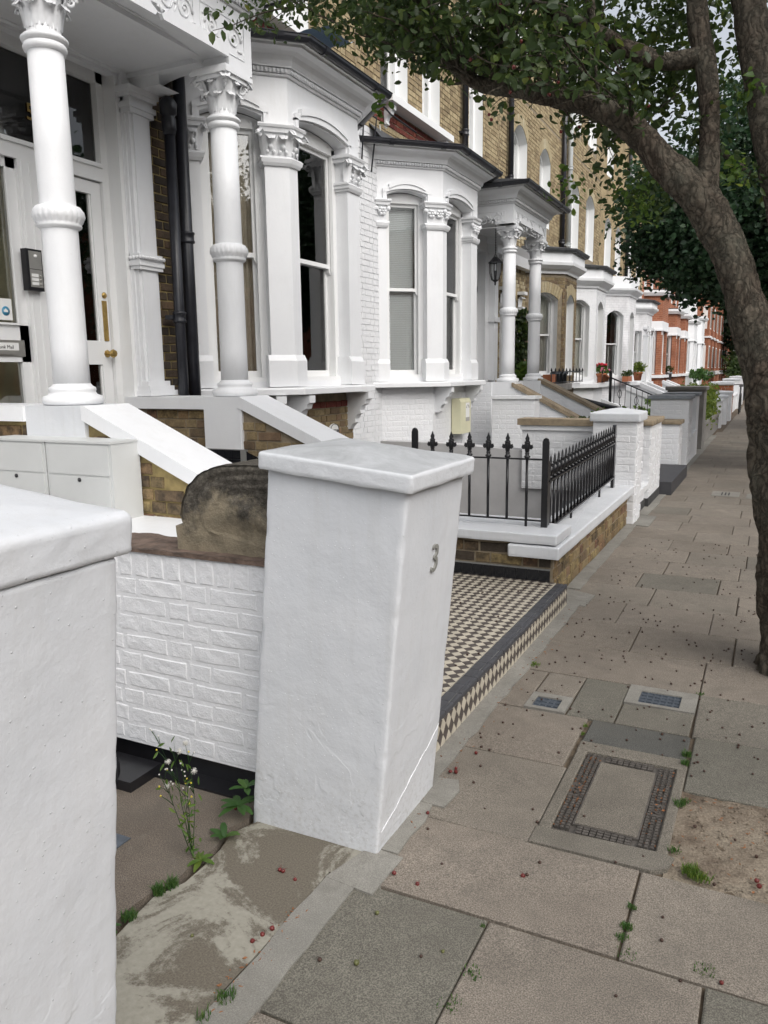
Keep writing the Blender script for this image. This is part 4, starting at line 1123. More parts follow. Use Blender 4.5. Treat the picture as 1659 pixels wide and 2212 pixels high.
# ------------------------------------------------------------------ ornate canted bay (first two houses)
def ornate_bay(h, y0, y1, y2, y3, dresses, flower, face='white'):
    A, B, C, E_ = V(WX, y0, 0), V(-4.22, y1, 0), V(-4.22, y2, 0), V(WX, y3, 0); path = [A, B, C, E_]
    uAB = (B - A).normalized(); uCD = (E_ - C).normalized(); LAB = (B - A).length
    p2 = lambda v: (v.x, v.y)
    pillar(h, [p2(A + uAB * .015), p2(A + uAB * .13)], .20, flower=flower)
    pillar(h, [p2(B - uAB * .235), p2(B), p2(B + FY * .14)], .20, flower=flower)
    pillar(h, [p2(C - FY * .26), p2(C), p2(C + uCD * .27)], .20, flower=flower)
    pillar(h, [p2(E_ - uCD * .15), p2(E_ - uCD * .015)], .20, flower=flower)
    # frieze with arched heads
    facets = [(A, B, .13, LAB - .235), (B, C, .14, (C - B).length - .26), (C, E_, .27, (E_ - C).length - .15)]
    rec = .145
    mb = MB()
    for (P, Q_, u0, u1) in facets:
        d = (Q_ - P).normalized(); Nn = d.cross(Z); L = (Q_ - P).length
        mb.wall(P + Z * 3.82, d, Nn, L, 3.82, 4.24, [(u0 + .015, u1 - .015, 3.7, 3.89, .06)], thick=rec)
    fr = build('frieze', mb, 'white_paint', h)
    mb = MB()
    for (P, Q_, u0, u1) in facets:
        d = (Q_ - P).normalized(); Nn = d.cross(Z)
        for (ea, eb, oo, dz) in ((-.05, .05, .030, .0), (.035, -.035, .045, .055)):
            a0, a1 = u0 + ea + .0, u1 + eb; n = 10; zz = lambda t_: 3.90 + dz + .07 * (1 - (2 * t_ - 1) ** 2)
            top = [(a0 + (a1 - a0) * i / n, zz(i / n) + .055) for i in range(n + 1)]; bot = [(a0 + (a1 - a0) * i / n, zz(i / n) - .005) for i in range(n + 1)]
            mb.prism(bot + top[::-1], P, d, Z, Nn * oo)
        for ue in (u0 - .05, u1 + .0): mb.obox(P + d * ue + Z * 3.825, d * .05, Nn * .03, Z * .09)
    build('hood_mould', mb, 'white_paint', fr)
    for (P, Q_, u0, u1), ds in zip(facets, dresses):
        d = (Q_ - P).normalized(); Nn = d.cross(Z)
        # slim jamb shafts in the reveal
        sash(h, P + d * u0 + Z * 1.52, d, u1 - u0, 1.50, 3.87, zm=2.68, rise=.06, back=rec, dress=ds, fr=.06)
        mb = MB(); mb.obox(P + d * u0 + Z * 1.42 - Nn * .14 - Nn * .06, d * (u1 - u0), Nn * .09, Z * .055); build('inner_sill', mb, 'white_paint', h)
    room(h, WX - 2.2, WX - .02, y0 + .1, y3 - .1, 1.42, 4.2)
    mb = MB(); mb.sweep([(-.5, 1.345), (.135, 1.345), (.14, 1.35), (.14, 1.40), (.13, 1.415), (-.5, 1.43)], [p2(p) for p in path], ext0=.3, ext1=.3)
    build('sill', mb, 'white_paint', h)
    pp = [p2(p) for p in path]
    cornice(h, pp, zc=4.235, ks=.78); gutter(h, pp, z=4.43, r=.045); leadroof(h, pp, .30, 4.49, 4.72)
    mb = MB(); mb.sweep([(.18, 4.44), (.26, 4.44), (.26, 4.485), (.18, 4.50)], pp, ext0=.3, ext1=.3); build('eaves_board', mb, 'white_joinery', h)
    return path
def porch(h, yl, yr, yc1, yc2, lamp=False, xfront=-3.865, zc=4.28):
    path = [(WX, yl), (xfront, yl), (xfront, yr), (WX, yr)]
    zb = 3.855
    # beams with arched undersides
    mb = MB(); th = .24
    for (P, d, L) in ((V(WX, yl, 0), FX, xfront - WX), (V(xfront, yl, 0), FY, yr - yl), (V(xfront, yr, 0), -FX, xfront - WX)):
        Nn = d.cross(Z)
        mb.wall(P + Z * zb, d, Nn, L, zb, zc, [(.30 if d.y > 0 else (.1 if d.x > 0 else .30), L - (.30 if d.y > 0 else (.30 if d.x > 0 else .1)), 3.8, 3.93, .05)], thick=th, seg=6)
        Q_ = P - Nn * th; mb.wall(Q_ + Z * zb + d * L, -d, -Nn, L, zb, zc, [(.30, L - .30, 3.8, 3.93, .05)], thick=.001, seg=6)
        mb.obox(P + Z * (zb), d * .30, -Nn * th, Z * .001); mb.obox(P + Z * zb + d * (L - .30), d * .30, -Nn * th, Z * .001)
    ent = build('entablature', mb, 'white_paint', h)
    mb = MB()
    L = yr - yl
    for (a, b) in ((.34, L / 2 - .04), (L / 2 + .04, L - .34)):
        mb.prism([(a, .0), (b, 0), (b + .02, .03), (b - .03, .055), (b - .06, .085), (a + .06, .085), (a + .03, .055), (a - .02, .03)], V(xfront, yl, 3.90), FY, Z, FX * .028)
    build('beam_moulding', mb, 'white_paint', ent)
    mb = MB()
    for (a, b) in ((.10, .62), (.70, L - .70), (L - .62, L - .10)):
        mb = MB(); scrollwork(mb, V(xfront + .001, yl + a, zc - .34), FY, Z, b - a, .24, FX, seed=3); build('carved_panel', mb, 'white_paint', ent)
    mb = MB(); scrollwork(mb, V(WX + .2, yl - .001, zc - .34), FX, Z, .70, .24, -FY, seed=5); build('carved_panel', mb, 'white_paint', ent)
    mb = MB(); mb.box(WX - .15, xfront - .2, yl + .2, yr - .2, 3.97, 4.02); mb.box(WX - .12, xfront - .22, yl + .05, yr - .05, zc - .04, zc)
    for (x0, x1, a, b) in ((WX - .12, xfront - .2, yl + .2, yl + .28), (WX - .12, xfront - .2, yr - .28, yr - .2), (xfront - .3, xfront - .22, yl + .28, yr - .28), (WX - .12, WX - .04, yl + .28, yr - .28)): mb.box(x0, x1, a, b, 3.935, 3.97)
    build('porch_ceiling', mb, 'white_paint', h)
    cornice(h, path, zc=zc, ext=.0, ks=.8); gutter(h, path, z=zc + .20, ext=.0, r=.045)
    mb = MB(); q = offset_pt(path, .33); zz = zc + .26
    mb.add([(q[0][0], q[0][1], zz), (q[1][0], q[1][1], zz), (q[2][0], q[2][1], zz), (q[3][0], q[3][1], zz), (WX, q[0][1], zz + .16), (WX, q[3][1], zz + .16)], [(0, 1, 4), (1, 2, 5, 4), (2, 3, 5)]); build('porch_roof', mb, 'slate', h)
    column(h, xfront - .135, yc1); column(h, xfront - .135, yc2)
# ================================================================== the terrace
def facade(h, y0, y1, z0, z1, holes, m_sheet, m_brick, mfun=None, minpx=9, maxind=300, bricks=True, x=WX, arch_m=None, ztopb=None):
    """holes in absolute (y0,y1,z0,z1,rise)"""
    hi = [q for q in holes if q[2] > 6.9]
    if hi and len(hi) < len(holes):
        facade(h, y0, y1, 6.92, z1, hi, m_sheet, m_brick, mfun, minpx, 0, bricks, x, arch_m)
        holes = [q for q in holes if q[2] <= 6.9]; z1 = 6.92
    hu = [(a - y0, b - y0, c, d, r) for a, b, c, d, r in holes if a < y1 and b > y0]
    mb = MB(); mb.wall((x, y0, 0), FY, FX, y1 - y0, z0, z1, hu, thick=.22, seg=8, mi=0, mr=1)
    w_ = build('wall', mb, [m_sheet, 'white_joinery'], h)
    if bricks:
        hb = [(a - (.03 if r else .004), b + (.03 if r else .004), c - .07, d + (.12 if r else .005), r) for a, b, c, d, r in hu]
        brickwork(w_, (x, y0, 0), FY, FX, y1 - y0, z0, min(z1, ztopb or z1), m_brick, hb, mfun=mfun, minpx=minpx, maxind=maxind)
    if arch_m:
        mb = MB()
        for a, b, c, d, r in hu:
            if r <= 0: continue
            n = 15; ww = (b - a)
            for i in range(n):
                t0 = (i + .08) / n; t1 = (i + .92) / n
                f = lambda t_: (a + ww * t_, d + r * (1 - (2 * t_ - 1) ** 2))
                p0, p1 = f(t0), f(t1); sl_ = lambda t_: (2 * t_ - 1) * .09
                q0 = (p0[0] + sl_(t0), p0[1] + .20); q1 = (p1[0] + sl_(t1), p1[1] + .20)
                mb.prism([p0, p1, q1, q0], (x - .004, y0, 0), FY, Z, FX * .016); 
                for k in range(len(mb.rn) - 6, len(mb.rn)): mb.rn[k] = .02 + .9 * random.random()
        if mb.v: build('arch_brick', mb, arch_m, w_, kind='stuff')
    return w_
def drainpipe(h, x, y, z0, z1, r=.052, m='black_pipe', collars=None, lab=None, par=True):
    mb = MB(); n = 2
    mb.tube([(x, y, z0), (x, y, z1)], r, 16)
    zc = z0 + .6 if collars is None else None
    cs = collars if collars is not None else [z0 + .6 + 1.8 * k for k in range(int((z1 - z0) / 1.8) + 1) if z0 + .6 + 1.8 * k < z1]
    for z in cs: mb.lathe([(r, z - .05), (r * 1.28, z - .045), (r * 1.30, z - .03), (r * 1.18, z - .02), (r * 1.18, z + .02), (r * 1.30, z + .03), (r * 1.3, z + .045), (r, z + .05)], (x, y, 0), 16); mb.box(x - .1, x - .02, y - r * 1.6, y + r * 1.6, z - .018, z + .018)
    return build('drainpipe', mb, m, h, label=lab)

# ------------------------------------------------------------------ house five (porch with the near columns, first bay)
h5 = thing('terraced_house', (-4.9, 4.8, 0), 'nearest house, figure 5 over its glazed door between fat columns, curtained bay', 'terraced house', 'terraced houses along the street')
mb = MB(); mb.wall((WX, -1.0, 0), FY, FX, 6.40, -1.7, 4.4, [(4.30, 6.245, .78, 3.96, 0)], thick=.24); wl = build('wall', mb, 'white_paint', h5)
facade(h5, 5.40, 6.02, .55, 4.4, [], 'sooty_mortar', 'sooty_brick', minpx=6, mfun=lambda u, z: 'sooty_brick' if u < .5 or z > 4 else ('stock_brick' if (int(z * 40) % 3 == 0) else 'sooty_brick'))
mb = MB(); mb.wall((WX, 6.02, 0), FY, FX, 2.53, 1.3, 4.4, [(.20, 2.51, 1.40, 4.3, 0)], thick=.2); build('wall', mb, 'white_paint', h5)
UPH5 = [(6.45, 7.2, 5.2, 8.2, .0), (7.5, 8.2, 5.2, 8.2, 0), (3.4, 4.3, 5.3, 7.5, 0)]
bandf = lambda u, z: 'dark_red_brick' if (5.00 < z < 5.16) else 'upper_stock_brick'
facade(h5, 1.0, 9.3, 4.4, 8.8, UPH5, 'mortar', 'upper_stock_brick', maxind=280, mfun=bandf)
for a, b, c, d, r in UPH5:
    sash(h5, (WX, a, 0), FY, b - a, c, d, back=.15, dress='pale_curtain')
mb = MB(); mb.box(WX - .1, WX + .16, 6.3, 8.4, 5.08, 5.18); build('upper_sill', mb, 'white_joinery', h5)
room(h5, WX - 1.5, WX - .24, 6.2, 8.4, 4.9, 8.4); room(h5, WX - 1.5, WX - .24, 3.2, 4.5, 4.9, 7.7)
b5 = ornate_bay(h5, 5.98, 6.65, 8.04, 8.72, ('curtain', 'curtain_sides', 'curtain'), False)
porch(h5, 3.42, 5.585, 3.665, 5.365)
# basement wall below the bay
path = [(-4.95, 6.0), (-4.36, 6.62), (-4.36, 8.06), (-4.95, 8.68)]
mb = MB(); mb.sweep([(-.2, -1.7), (0, -1.7), (0, 1.345), (-.2, 1.345)], path); bw = build('basement_wall', mb, 'mortar', h5)
rb = lambda u, z: 'dark_red_brick' if z > 1.17 else 'patchy_brick' if z < -.5 else 'stock_brick'
brickwork(bw, (-4.36, 6.62, 0), FY, FX, 1.44, .05, 1.32, 'stock_brick', mfun=rb, maxind=150)
dAB = (V(-4.36, 6.62, 0) - V(-4.95, 6.0, 0)); brickwork(bw, (-4.95, 6.0, 0), dAB.normalized(), dAB.normalized().cross(Z), dAB.length, .05, 1.32, 'stock_brick', mfun=rb, maxind=60)
console(h5, 6.72, -4.36, proj=.28, h=.40, w=.11, dirv=(1, 0, 0)); console(h5, 7.98, -4.36, proj=.28, h=.42, w=.11)
n_ = dAB.normalized().cross(Z); console(h5, 6.56, -4.40, proj=.24, dirv=tuple(n_))
# house name plate shaped like a little arch
pl = MB(); pts = [(-.10, 0), (.10, 0), (.10, .07)] + [(.10 * math.cos(a), .08 + .06 * math.sin(a)) for a in (0, .5, 1.0, 1.57, 2.1, 2.6, 3.14)] + [(-.10, .07)]
np_ = thing('name_plate', (-4.34, 7.50, .72), 'small cream arched wall plate lettered CAPSTAN on the brick under the bay', 'sign')
PY, PZ_ = 7.575, .862
pl.prism(pts, V(-4.345, PY, PZ_), FY, Z, FX * .02); build('plate', pl, 'label_white', np_)
mb = MB(); mb.tube([V(-4.322, PY + a * .88, PZ_ + .01 + b * .9) for a, b in pts + [pts[0]]], .0035, 5); build('border', mb, 'lettering_black', np_)
text_part('lettering', 'CAPSTAN', .052, .002, (-4.322, PY, PZ_ + .055), FY, Z, 'lettering_black', np_, squash=.80)
# drainpipes in the slot beside the porch
drainpipe(h5, -4.74, 5.60, .4, 3.62, .046, collars=[2.05]); drainpipe(h5, -4.78, 5.80, .4, 4.4, .055, collars=[2.75, .9])
mb = MB(); mb.lathe([(.05, 3.55), (.06, 3.60), (.062, 3.68), (.05, 3.70), (.07, 3.72), (.075, 3.80), (.05, 3.84), (.02, 3.86), (.02, 3.93)], (-4.74, 5.60, 0), 16); build('pipe_hopper', mb, 'black_pipe', h5)
# pilaster at the porch wall
mb = MB(); Y_ = 5.26
mb.box(-4.99, -4.865, Y_, 5.50, .55, 3.66); mb.box(-4.90, -4.845, Y_ + .03, 5.46, 1.5, 3.66)
for (e, a, b) in ((.02, 3.66, 3.70), (.035, 3.70, 3.74), (.015, 3.74, 3.78), (.04, 3.78, 3.81), (.055, 3.81, 3.855)): mb.box(-4.99, -4.85 + e, Y_ - e, 5.50 + e, a, b)
for (e, a, b) in ((.07, 1.375, 1.42), (.05, 1.42, 1.46), (.025, 1.46, 1.50)): mb.box(-4.99, -4.85 + e, Y_ - e * .5, 5.50 + e, a, b)
mb.box(-4.99, -4.845 + .03, Y_ - .03, 5.53, 2.46, 2.50); mb.box(-4.99, -4.845 + .02, Y_ - .02, 5.52, 2.43, 2.56)
for k in range(9): mb.ball((-4.80, Y_ - .01 + k * .032, 2.525), .017, 6)
for k in range(5): mb.ball((-4.82 - k * .035, Y_ - .022, 2.525), .017, 6)
build('pilaster', mb, 'white_paint', h5)
# inside of the porch, door and side light
mb = MB(); mb.box(-5.16, -4.93, 5.24, 5.33, .78, 4.04); mb.box(-5.16, -4.86, 3.2, 3.34, .78, 4.04); mb.box(-5.22, -4.92, 3.3, 5.24, 3.985, 4.05); build('porch_wall', mb, 'white_paint', h5)
mb = MB(); mb.box(-5.9, -3.9, 3.3, 5.25, .60, .79); build('landing', mb, 'tile_dark', h5)
DX = -5.10
def bx(mb, ya, yb, za, zb_, xa=DX - .05, xb=DX): mb.box(xa, xb, ya, yb, za, zb_)
mb = MB()
bx(mb, 5.13, 5.245, .79, 3.97, DX - .08, DX + .03); bx(mb, 3.34, 3.42, .79, 3.97, DX - .08, DX + .03); bx(mb, 3.34, 5.245, 3.88, 3.98, DX - .08, DX + .03)
bx(mb, 3.42, 5.13, 3.12, 3.24, DX - .08, DX + .03); bx(mb, 3.42, 5.13, 3.225, 3.255, DX - .08, DX + .05); bx(mb, 4.30, 4.475, .79, 3.12, DX - .08, DX + .03)
bx(mb, 5.20, 5.262, .79, 3.98, DX, DX + .16)
for yy in (4.33, 4.40): bx(mb, yy, yy + .012, .79, 3.12, DX + .03, DX + .036)
bx(mb, 3.42, 3.50, .79, 3.12); bx(mb, 4.22, 4.30, .79, 3.12); bx(mb, 3.42, 4.30, 1.66, 1.93); bx(mb, 3.42, 4.30, .79, 1.05); bx(mb, 3.42, 4.30, 3.05, 3.12)
bx(mb, 3.34, 3.44, .79, 3.97, DX, DX + .1); bx(mb, 3.50, 4.22, 1.93, 1.945, DX, DX + .02); bx(mb, 4.205, 4.22, 1.945, 3.05, DX, DX + .012)
build('door_frame', mb, 'white_joinery', h5)
mb = MB(); bx(mb, 3.42, 5.13, 3.25, 3.88, DX - .03, DX - .026); bx(mb, 3.50, 4.22, 1.93, 3.05, DX - .03, DX - .026); bx(mb, 3.50, 4.22, 1.05, 1.66, DX - .03, DX - .026); build('pane', mb, 'glass', h5)
mb = MB(); bx(mb, 4.48, 4.58, .80, 3.11); bx(mb, 5.02, 5.125, .80, 3.11); bx(mb, 4.58, 5.02, .80, 1.0); bx(mb, 4.58, 5.02, 1.645, 1.84); bx(mb, 4.58, 5.02, 3.01, 3.11)
for (a, b) in ((1.0, 1.645), (1.84, 3.01)):
    bx(mb, 4.58, 4.592, a, b, DX - .03, DX - .012); bx(mb, 5.008, 5.02, a, b, DX - .03, DX - .012)
door = build('door', mb, 'white_joinery', h5)
mb = MB(); bx(mb, 4.58, 5.02, 1.0, 1.645, DX - .03, DX - .026); bx(mb, 4.58, 5.02, 1.84, 3.01, DX - .03, DX - .026); build('pane', mb, 'glass', door)
mb = MB(); bx(mb, 5.055, 5.105, 1.84, 2.17, DX, DX + .006); build('finger_plate', mb, 'brass', door)
ax = Matrix(((0, 0, 1), (0, 1, 0), (-1, 0, 0)))
mb = MB(); mb.lathe([(.032, 0), (.032, .008), (.012, .014), (.012, .04), (.020, .05), (.034, .062), (.036, .075), (.028, .09), (1e-5, .094)], (DX, 5.075, 1.735), 8, smooth=False, axis=ax); build('door_knob', mb, 'brass', door)
mb = MB(); mb.lathe([(.024, 0), (.026, .006), (.02, .014), (1e-5, .015)], (DX, 5.085, 2.215), 16, axis=ax); build('lock', mb, 'brass', door)
mb = MB(); bx(mb, 3.86, 4.245, 1.70, 1.82, DX, DX + .008); bx(mb, 3.90, 4.15, 1.715, 1.728, DX + .008, DX + .02); mp_ = build('letter_plate', mb, 'steel', h5)
mb = MB(); bx(mb, 3.93, 4.19, 1.745, 1.80, DX + .008, DX + .010); lb_ = build('paper_label', mb, 'label_white', mp_)
text_part('lettering', 'Junk Mail', .036, .0008, (DX + .0105, 4.08, 1.768), FY, Z, 'lettering_black', mp_, squash=1.0)
text_part('number', '5', .17, .003, (DX - .018, 4.50, 3.49), FY, Z, 'brass', h5, squash=.85)
mb = MB(); bx(mb, 4.075, 4.185, 1.965, 2.12, DX - .025, DX - .022); sk_ = build('sticker', mb, 'label_white', h5)
mb = MB(); mb.lathe([(.034, 0), (.034, .001), (1e-5, .0012)], (DX - .0215, 4.13, 2.03), 20, axis=ax); build('emblem', mb, 'label_blue', sk_)
mb = MB(); bx(mb, 4.112, 4.148, 2.022, 2.038, DX - .0200, DX - .0194); mb.prism([(-.012, 0), (.012, 0), (0, .012)], V(DX - .0202, 4.13, 2.038), FY, Z, FX * .0008); bx(mb, 4.12, 4.14, 2.085, 2.105, DX - .0219, DX - .0212); build('emblem_mark', mb, 'label_white', sk_)
# hall behind the glass
room(h5, -5.65, DX - .09, 3.35, 5.2, .79, 3.95, 'hall_wall')
ph = thing('entry_phone', (DX + .04, 4.33, 2.18), 'black-framed steel entry phone with three bell buttons on the door post', 'entry phone')
mb = MB(); mb.box(DX + .03, DX + .085, 4.262, 4.405, 2.185, 2.485); build('case', mb, 'black_paint', ph)
mb = MB(); mb.box(DX + .085, DX + .088, 4.285, 4.395, 2.21, 2.47); build('face_plate', mb, 'steel', ph)
mb = MB(); mb.ball((DX + .090, 4.34, 2.435), .014, 10); build('lamp', mb, 'label_white', ph)
mb = MB(); mb.box(DX + .088, DX + .0885, 4.285, 4.395, 2.338, 2.342); build('seam', mb, 'rubber', ph)
for k in range(3):
    mb = MB(); mb.box(DX + .088, DX + .091, 4.295, 4.355, 2.225 + k * .030, 2.247 + k * .030); build('name_slot', mb, 'label_white', ph)
    mb = MB(); mb.ball((DX + .089, 4.375, 2.236 + k * .030), .009, 8); build('button', mb, 'steel', ph)
# ledges, pedestals and raking walls of the porch
def stock(parent, O, U, w, z0, z1, m='stock_brick', **k): return brickwork(parent, O, U, Vector(U).cross(Z), w, z0, z1, m, **k)
def rake_wall(h, ya, yb, xa, za, xb, zb, m_face, zfoot, lab=None, cop_m='white_paint', cop_t=.085, sheet='mortar', over=.035, mx=200, mfun=None):
    """wall whose top rakes from (xa,za) down to (xb,zb); coping on top"""
    mb = MB(); c = cop_t
    mb.prism([(xa, zfoot), (xb, zfoot), (xb, zb - c), (xa, za - c)], (0, ya, 0), FX, Z, FY * (yb - ya)); w_ = build('raking_wall', mb, sheet, h)
    if m_face:
        zt = lambda u: za - c - .005 + (zb - za) * u / (xb - xa)
        brickwork(w_, (xa, ya, 0), FX, -FY, xb - xa, zfoot, za - c, m_face, ztop=zt, maxind=mx, mfun=mfun)
    mb = MB(); mb.prism([(xa - .02, za - c), (xb, zb - c), (xb, zb), (xa, za), (xa - .02, za)], (0, ya - over, 0), FX, Z, FY * (yb - ya + 2 * over)); build('coping', mb, cop_m, w_)
    return w_
# near side
rake_wall(h5, 3.49, 3.80, -3.70, 1.375, -1.95, .60, 'patchy_brick', -1.2, sheet='sooty_mortar')
mb = MB(); mb.box(-4.20, -3.70, 3.46, 3.86, -1.2, 1.372); build('pedestal', mb, 'masonry_paint', h5)
mb = MB(); mb.box(-5.0, -4.20, 3.44, 3.86, 1.275, 1.370); build('ledge', mb, 'white_paint', h5)
mb = MB(); mb.box(-5.0, -4.20, 3.50, 3.80, -1.2, 1.275); sw = build('side_wall', mb, 'sooty_mortar', h5); stock(sw, (-5.0, 3.50, 0), FX, .80, .80, 1.275, 'patchy_brick')
# far side
rake_wall(h5, 5.17, 5.50, -3.80, 1.375, -2.3, .715, 'stock_brick', -.4)
mb = MB(); mb.box(-4.16, -3.80, 5.145, 5.56, .90, 1.372); mb.box(-3.80, -3.786, 5.15, 5.185, .90, 1.28); build('pedestal', mb, 'white_paint', h5)
mb = MB(); mb.box(-5.0, -4.16, 5.145, 5.56, 1.272, 1.370); build('ledge', mb, 'white_paint', h5)
mb = MB(); mb.box(-5.0, -3.8, 5.21, 5.50, -1.2, 1.272); sw = build('side_wall', mb, 'mortar', h5); stock(sw, (-4.86, 5.21, 0), FX, .70, .96, 1.27, 'stock_brick', mfun=lambda u, z: 'stock_brick' if int(u * 17 + z * 31) % 3 else 'patchy_brick')
# black skirting tiles along landing and steps
def skirting(par, O, U, n, z0, rows=2, s=.075, slope=0.0, name='skirting_tile'):
    O, U = Vector(O), Vector(U).normalized(); Nn = U.cross(Z); k0 = 0
    for r_ in range(rows):
        for i in range(n):
            mb = MB(); u0 = i * s; zz = lambda u: z0 + slope * u + r_ * s
            mb.prism([(u0 + .0015, zz(u0) + .0015), (u0 + s - .0015, zz(u0 + s) + .0015), (u0 + s - .0015, zz(u0 + s) + s - .0015), (u0 + .0015, zz(u0) + s - .0015)], (O.x, O.y, 0), U, Z, Nn * .006)
            build(name, mb, 'tile_black', par)
mb = MB(); mb.prism([(0, .70), (1.1, .70), (1.1, .955), (0, .955)], (-4.86, 5.143, 0), FX, Z, FY * .05); sk = build('skirting', mb, 'grout', h5)
skirting(sk, (-4.86, 5.142, 0), FX, 14, .80)
mb = MB(); mb.prism([(0, .70), (0, .958), (1.5, .958 - .60), (1.5, .0)], (-3.79, 5.160, 0), FX, Z, FY * .02); sk = build('skirting', mb, 'grout', h5)
skirting(sk, (-3.79, 5.159, 0), FX, 18, .803, slope=-.42)
# stairs
stp = thing('entrance_steps', (-3.2, 4.5, .14), 'flight of tiled steps between the two raking white copings', 'steps')
for k in range(4):
    mb = MB(); x0 = -3.86 + k * .30; mb.box(x0 - .3, x0 + .3, 3.81, 5.155, .1, .79 - (k) * .165 - .165 * 0); build('stair', mb, 'step_tile_dark' if k % 2 else 'tile_dark', stp)

# ------------------------------------------------------------------ house three (second bay with blinds, second porch)
h3 = thing('terraced_house', (-4.9, 12, 0), 'second house: white bay with slatted blinds, a lantern in its porch and painted brick flank', 'terraced house', 'terraced houses along the street')
facade(h3, 8.55, 10.2, -1.2, 4.66, [], 'painted_mortar', 'painted_brick', minpx=8, maxind=300)
mb = MB(); mb.wall((WX, 10.2, 0), FY, FX, 2.15, 1.3, 4.4, [(.02, 2.1, 1.40, 4.3, 0)], thick=.2); build('wall', mb, 'white_paint', h3)
mb = MB(); mb.wall((WX, 12.35, 0), FY, FX, 2.6, -1.7, 4.4, [(.72, 1.95, .78, 3.7, 0)], thick=.2); build('wall', mb, 'white_paint', h3)
facade(h3, 9.3, 14.95, 4.66, 9.4, [(10.0, 10.86, 5.16, 8.4, 0), (11.38, 12.06, 5.16, 8.4, 0), (13.35, 14.07, 5.05, 7.6, 0)], 'mortar', 'upper_stock_brick', maxind=300, mfun=lambda u, z: 'dark_red_brick' if 4.84 < z < 5.0 and u < 3 else ('orange_brick' if 4.98 < z < 5.20 and u < 1.0 else 'upper_stock_brick'))
for a, b, c, d in ((10.0, 10.86, 5.16, 8.4), (11.38, 12.06, 5.16, 8.4), (13.35, 14.07, 5.05, 7.6)): sash(h3, (WX, a, 0), FY, b - a, c, d, back=.15, dress='pale_curtain', zm=6.2 if a < 13 else 6.35, fr=.07)
room(h3, WX - 1.5, WX - .24, 9.9, 14.2, 4.8, 8.5)
mb = MB(); mb.box(WX - .1, WX + .20, 9.95, 12.16, 5.045, 5.135); mb.box(WX - .1, WX + .20, 12.75, 14.2, 4.95, 5.04); build('upper_sill', mb, 'white_joinery', h3)
for y in (10.12, 12.02): console(h3, y, WX, zt=5.045, proj=.15, h=.26, w=.09)
b3 = ornate_bay(h3, 9.84, 10.51, 11.91, 12.59, ('blind', 'blind', 'blind'), True)
path = [(-4.95, 9.86), (-4.36, 10.48), (-4.36, 11.93), (-4.95, 12.55)]
mb = MB(); mb.sweep([(-.2, -1.7), (0, -1.7), (0, 1.345), (-.2, 1.345)], path); bw = build('basement_wall', mb, 'painted_mortar', h3)
brickwork(bw, (-4.36, 10.48, 0), FY, FX, 1.45, .2, 1.33, 'painted_brick', maxind=110); dAB = V(.59, .62, 0)
brickwork(bw, (-4.95, 9.86, 0), dAB.normalized(), dAB.normalized().cross(Z), dAB.length, .2, 1.33, 'painted_brick', maxind=110)
console(h3, 10.60, -4.36, proj=.26, h=.36); console(h3, 11.84, -4.36, proj=.26, h=.36)
porch(h3, 12.60, 14.62, 12.86, 14.42, zc=4.15)
mb = MB()
for (c_, z_) in ((12.86, 1.372), (14.42, 1.372)): mb.box(-4.20, -3.80, c_ - .21, c_ + .21, -1.2, z_)
build('pedestal', mb, 'white_paint', h3)
mb = MB(); mb.box(-5.0, -4.2, 12.62, 12.95, -1.7, 1.37); build('side_wall', mb, 'painted_mortar', h3)
brickwork(h3, (-5.0, 12.62, 0), FX, -FY, .8, .3, 1.2, 'painted_brick', maxind=60)
mb = MB(); mb.box(-4.92, -4.82, 12.55, 12.76, 1.38, 3.9); build('pilaster', mb, 'white_paint', h3); mb = MB(); mb.box(-4.92, -4.78, 14.5, 14.7, 1.38, 3.9); mb.box(-4.92, -4.75, 14.46, 14.74, 2.46, 2.55); mb.box(-4.92, -4.72, 14.44, 14.76, 3.7, 3.9)
build('pilaster', mb, 'white_paint', h3)
mb = MB(); bx2 = lambda a, b, c, d, xa=-5.1, xb=-5.05: mb.box(xa, xb, a, b, c, d)
bx2(12.95, 13.1, .8, 3.9); bx2(14.2, 14.4, .8, 3.9); bx2(12.95, 14.4, 3.0, 3.1); bx2(12.95, 14.4, 1.6, 1.8, -5.1, -5.06); bx2(13.6, 13.7, .8, 3.9); bx2(12.95, 14.4, .8, 1.0); build('door', mb, 'white_joinery', h3)
room(h3, -6.5, -5.12, 12.9, 14.4, .8, 3.9)
ln = thing('hanging_lantern', (-4.1, 12.75, 3.0), 'black glazed lantern hanging on a chain inside the second porch', 'lantern')
lx, ly = -4.16, 13.05
lx, ly, lz = -4.02, 12.68, 0
ly = 12.30; lx = -4.05
ly = 12.9; lx = -4.25
mb = MB(); mb.tube([(lx, ly, 3.95), (lx, ly, 3.44)], .006, 6)
for k in range(12): mb.lathe([(.010, 0), (.013, .006), (.010, .012)], (lx, ly, 3.46 + k * .04), 6)
build('chain', mb, 'black_paint', ln)
mb = MB(); mb.lathe([(.012, 3.44), (.03, 3.42), (.035, 3.40), (.10, 3.33), (.125, 3.31), (.125, 3.30), (.02, 3.30)], (lx, ly, 0), 8, smooth=False); build('lantern_roof', mb, 'black_paint', ln)
mb = MB(); mb.lathe([(.10, 3.30), (.095, 3.15), (.06, 3.03)], (lx, ly, 0), 6, smooth=False); build('lantern_glass', mb, 'glass', ln)
mb = MB()
for k in range(6):
    a = 2 * PI * k / 6; mb.tube([(lx + .10 * math.cos(a), ly + .10 * math.sin(a), 3.30), (lx + .095 * math.cos(a), ly + .095 * math.sin(a), 3.15), (lx + .06 * math.cos(a), ly + .06 * math.sin(a), 3.03)], .007, 5)
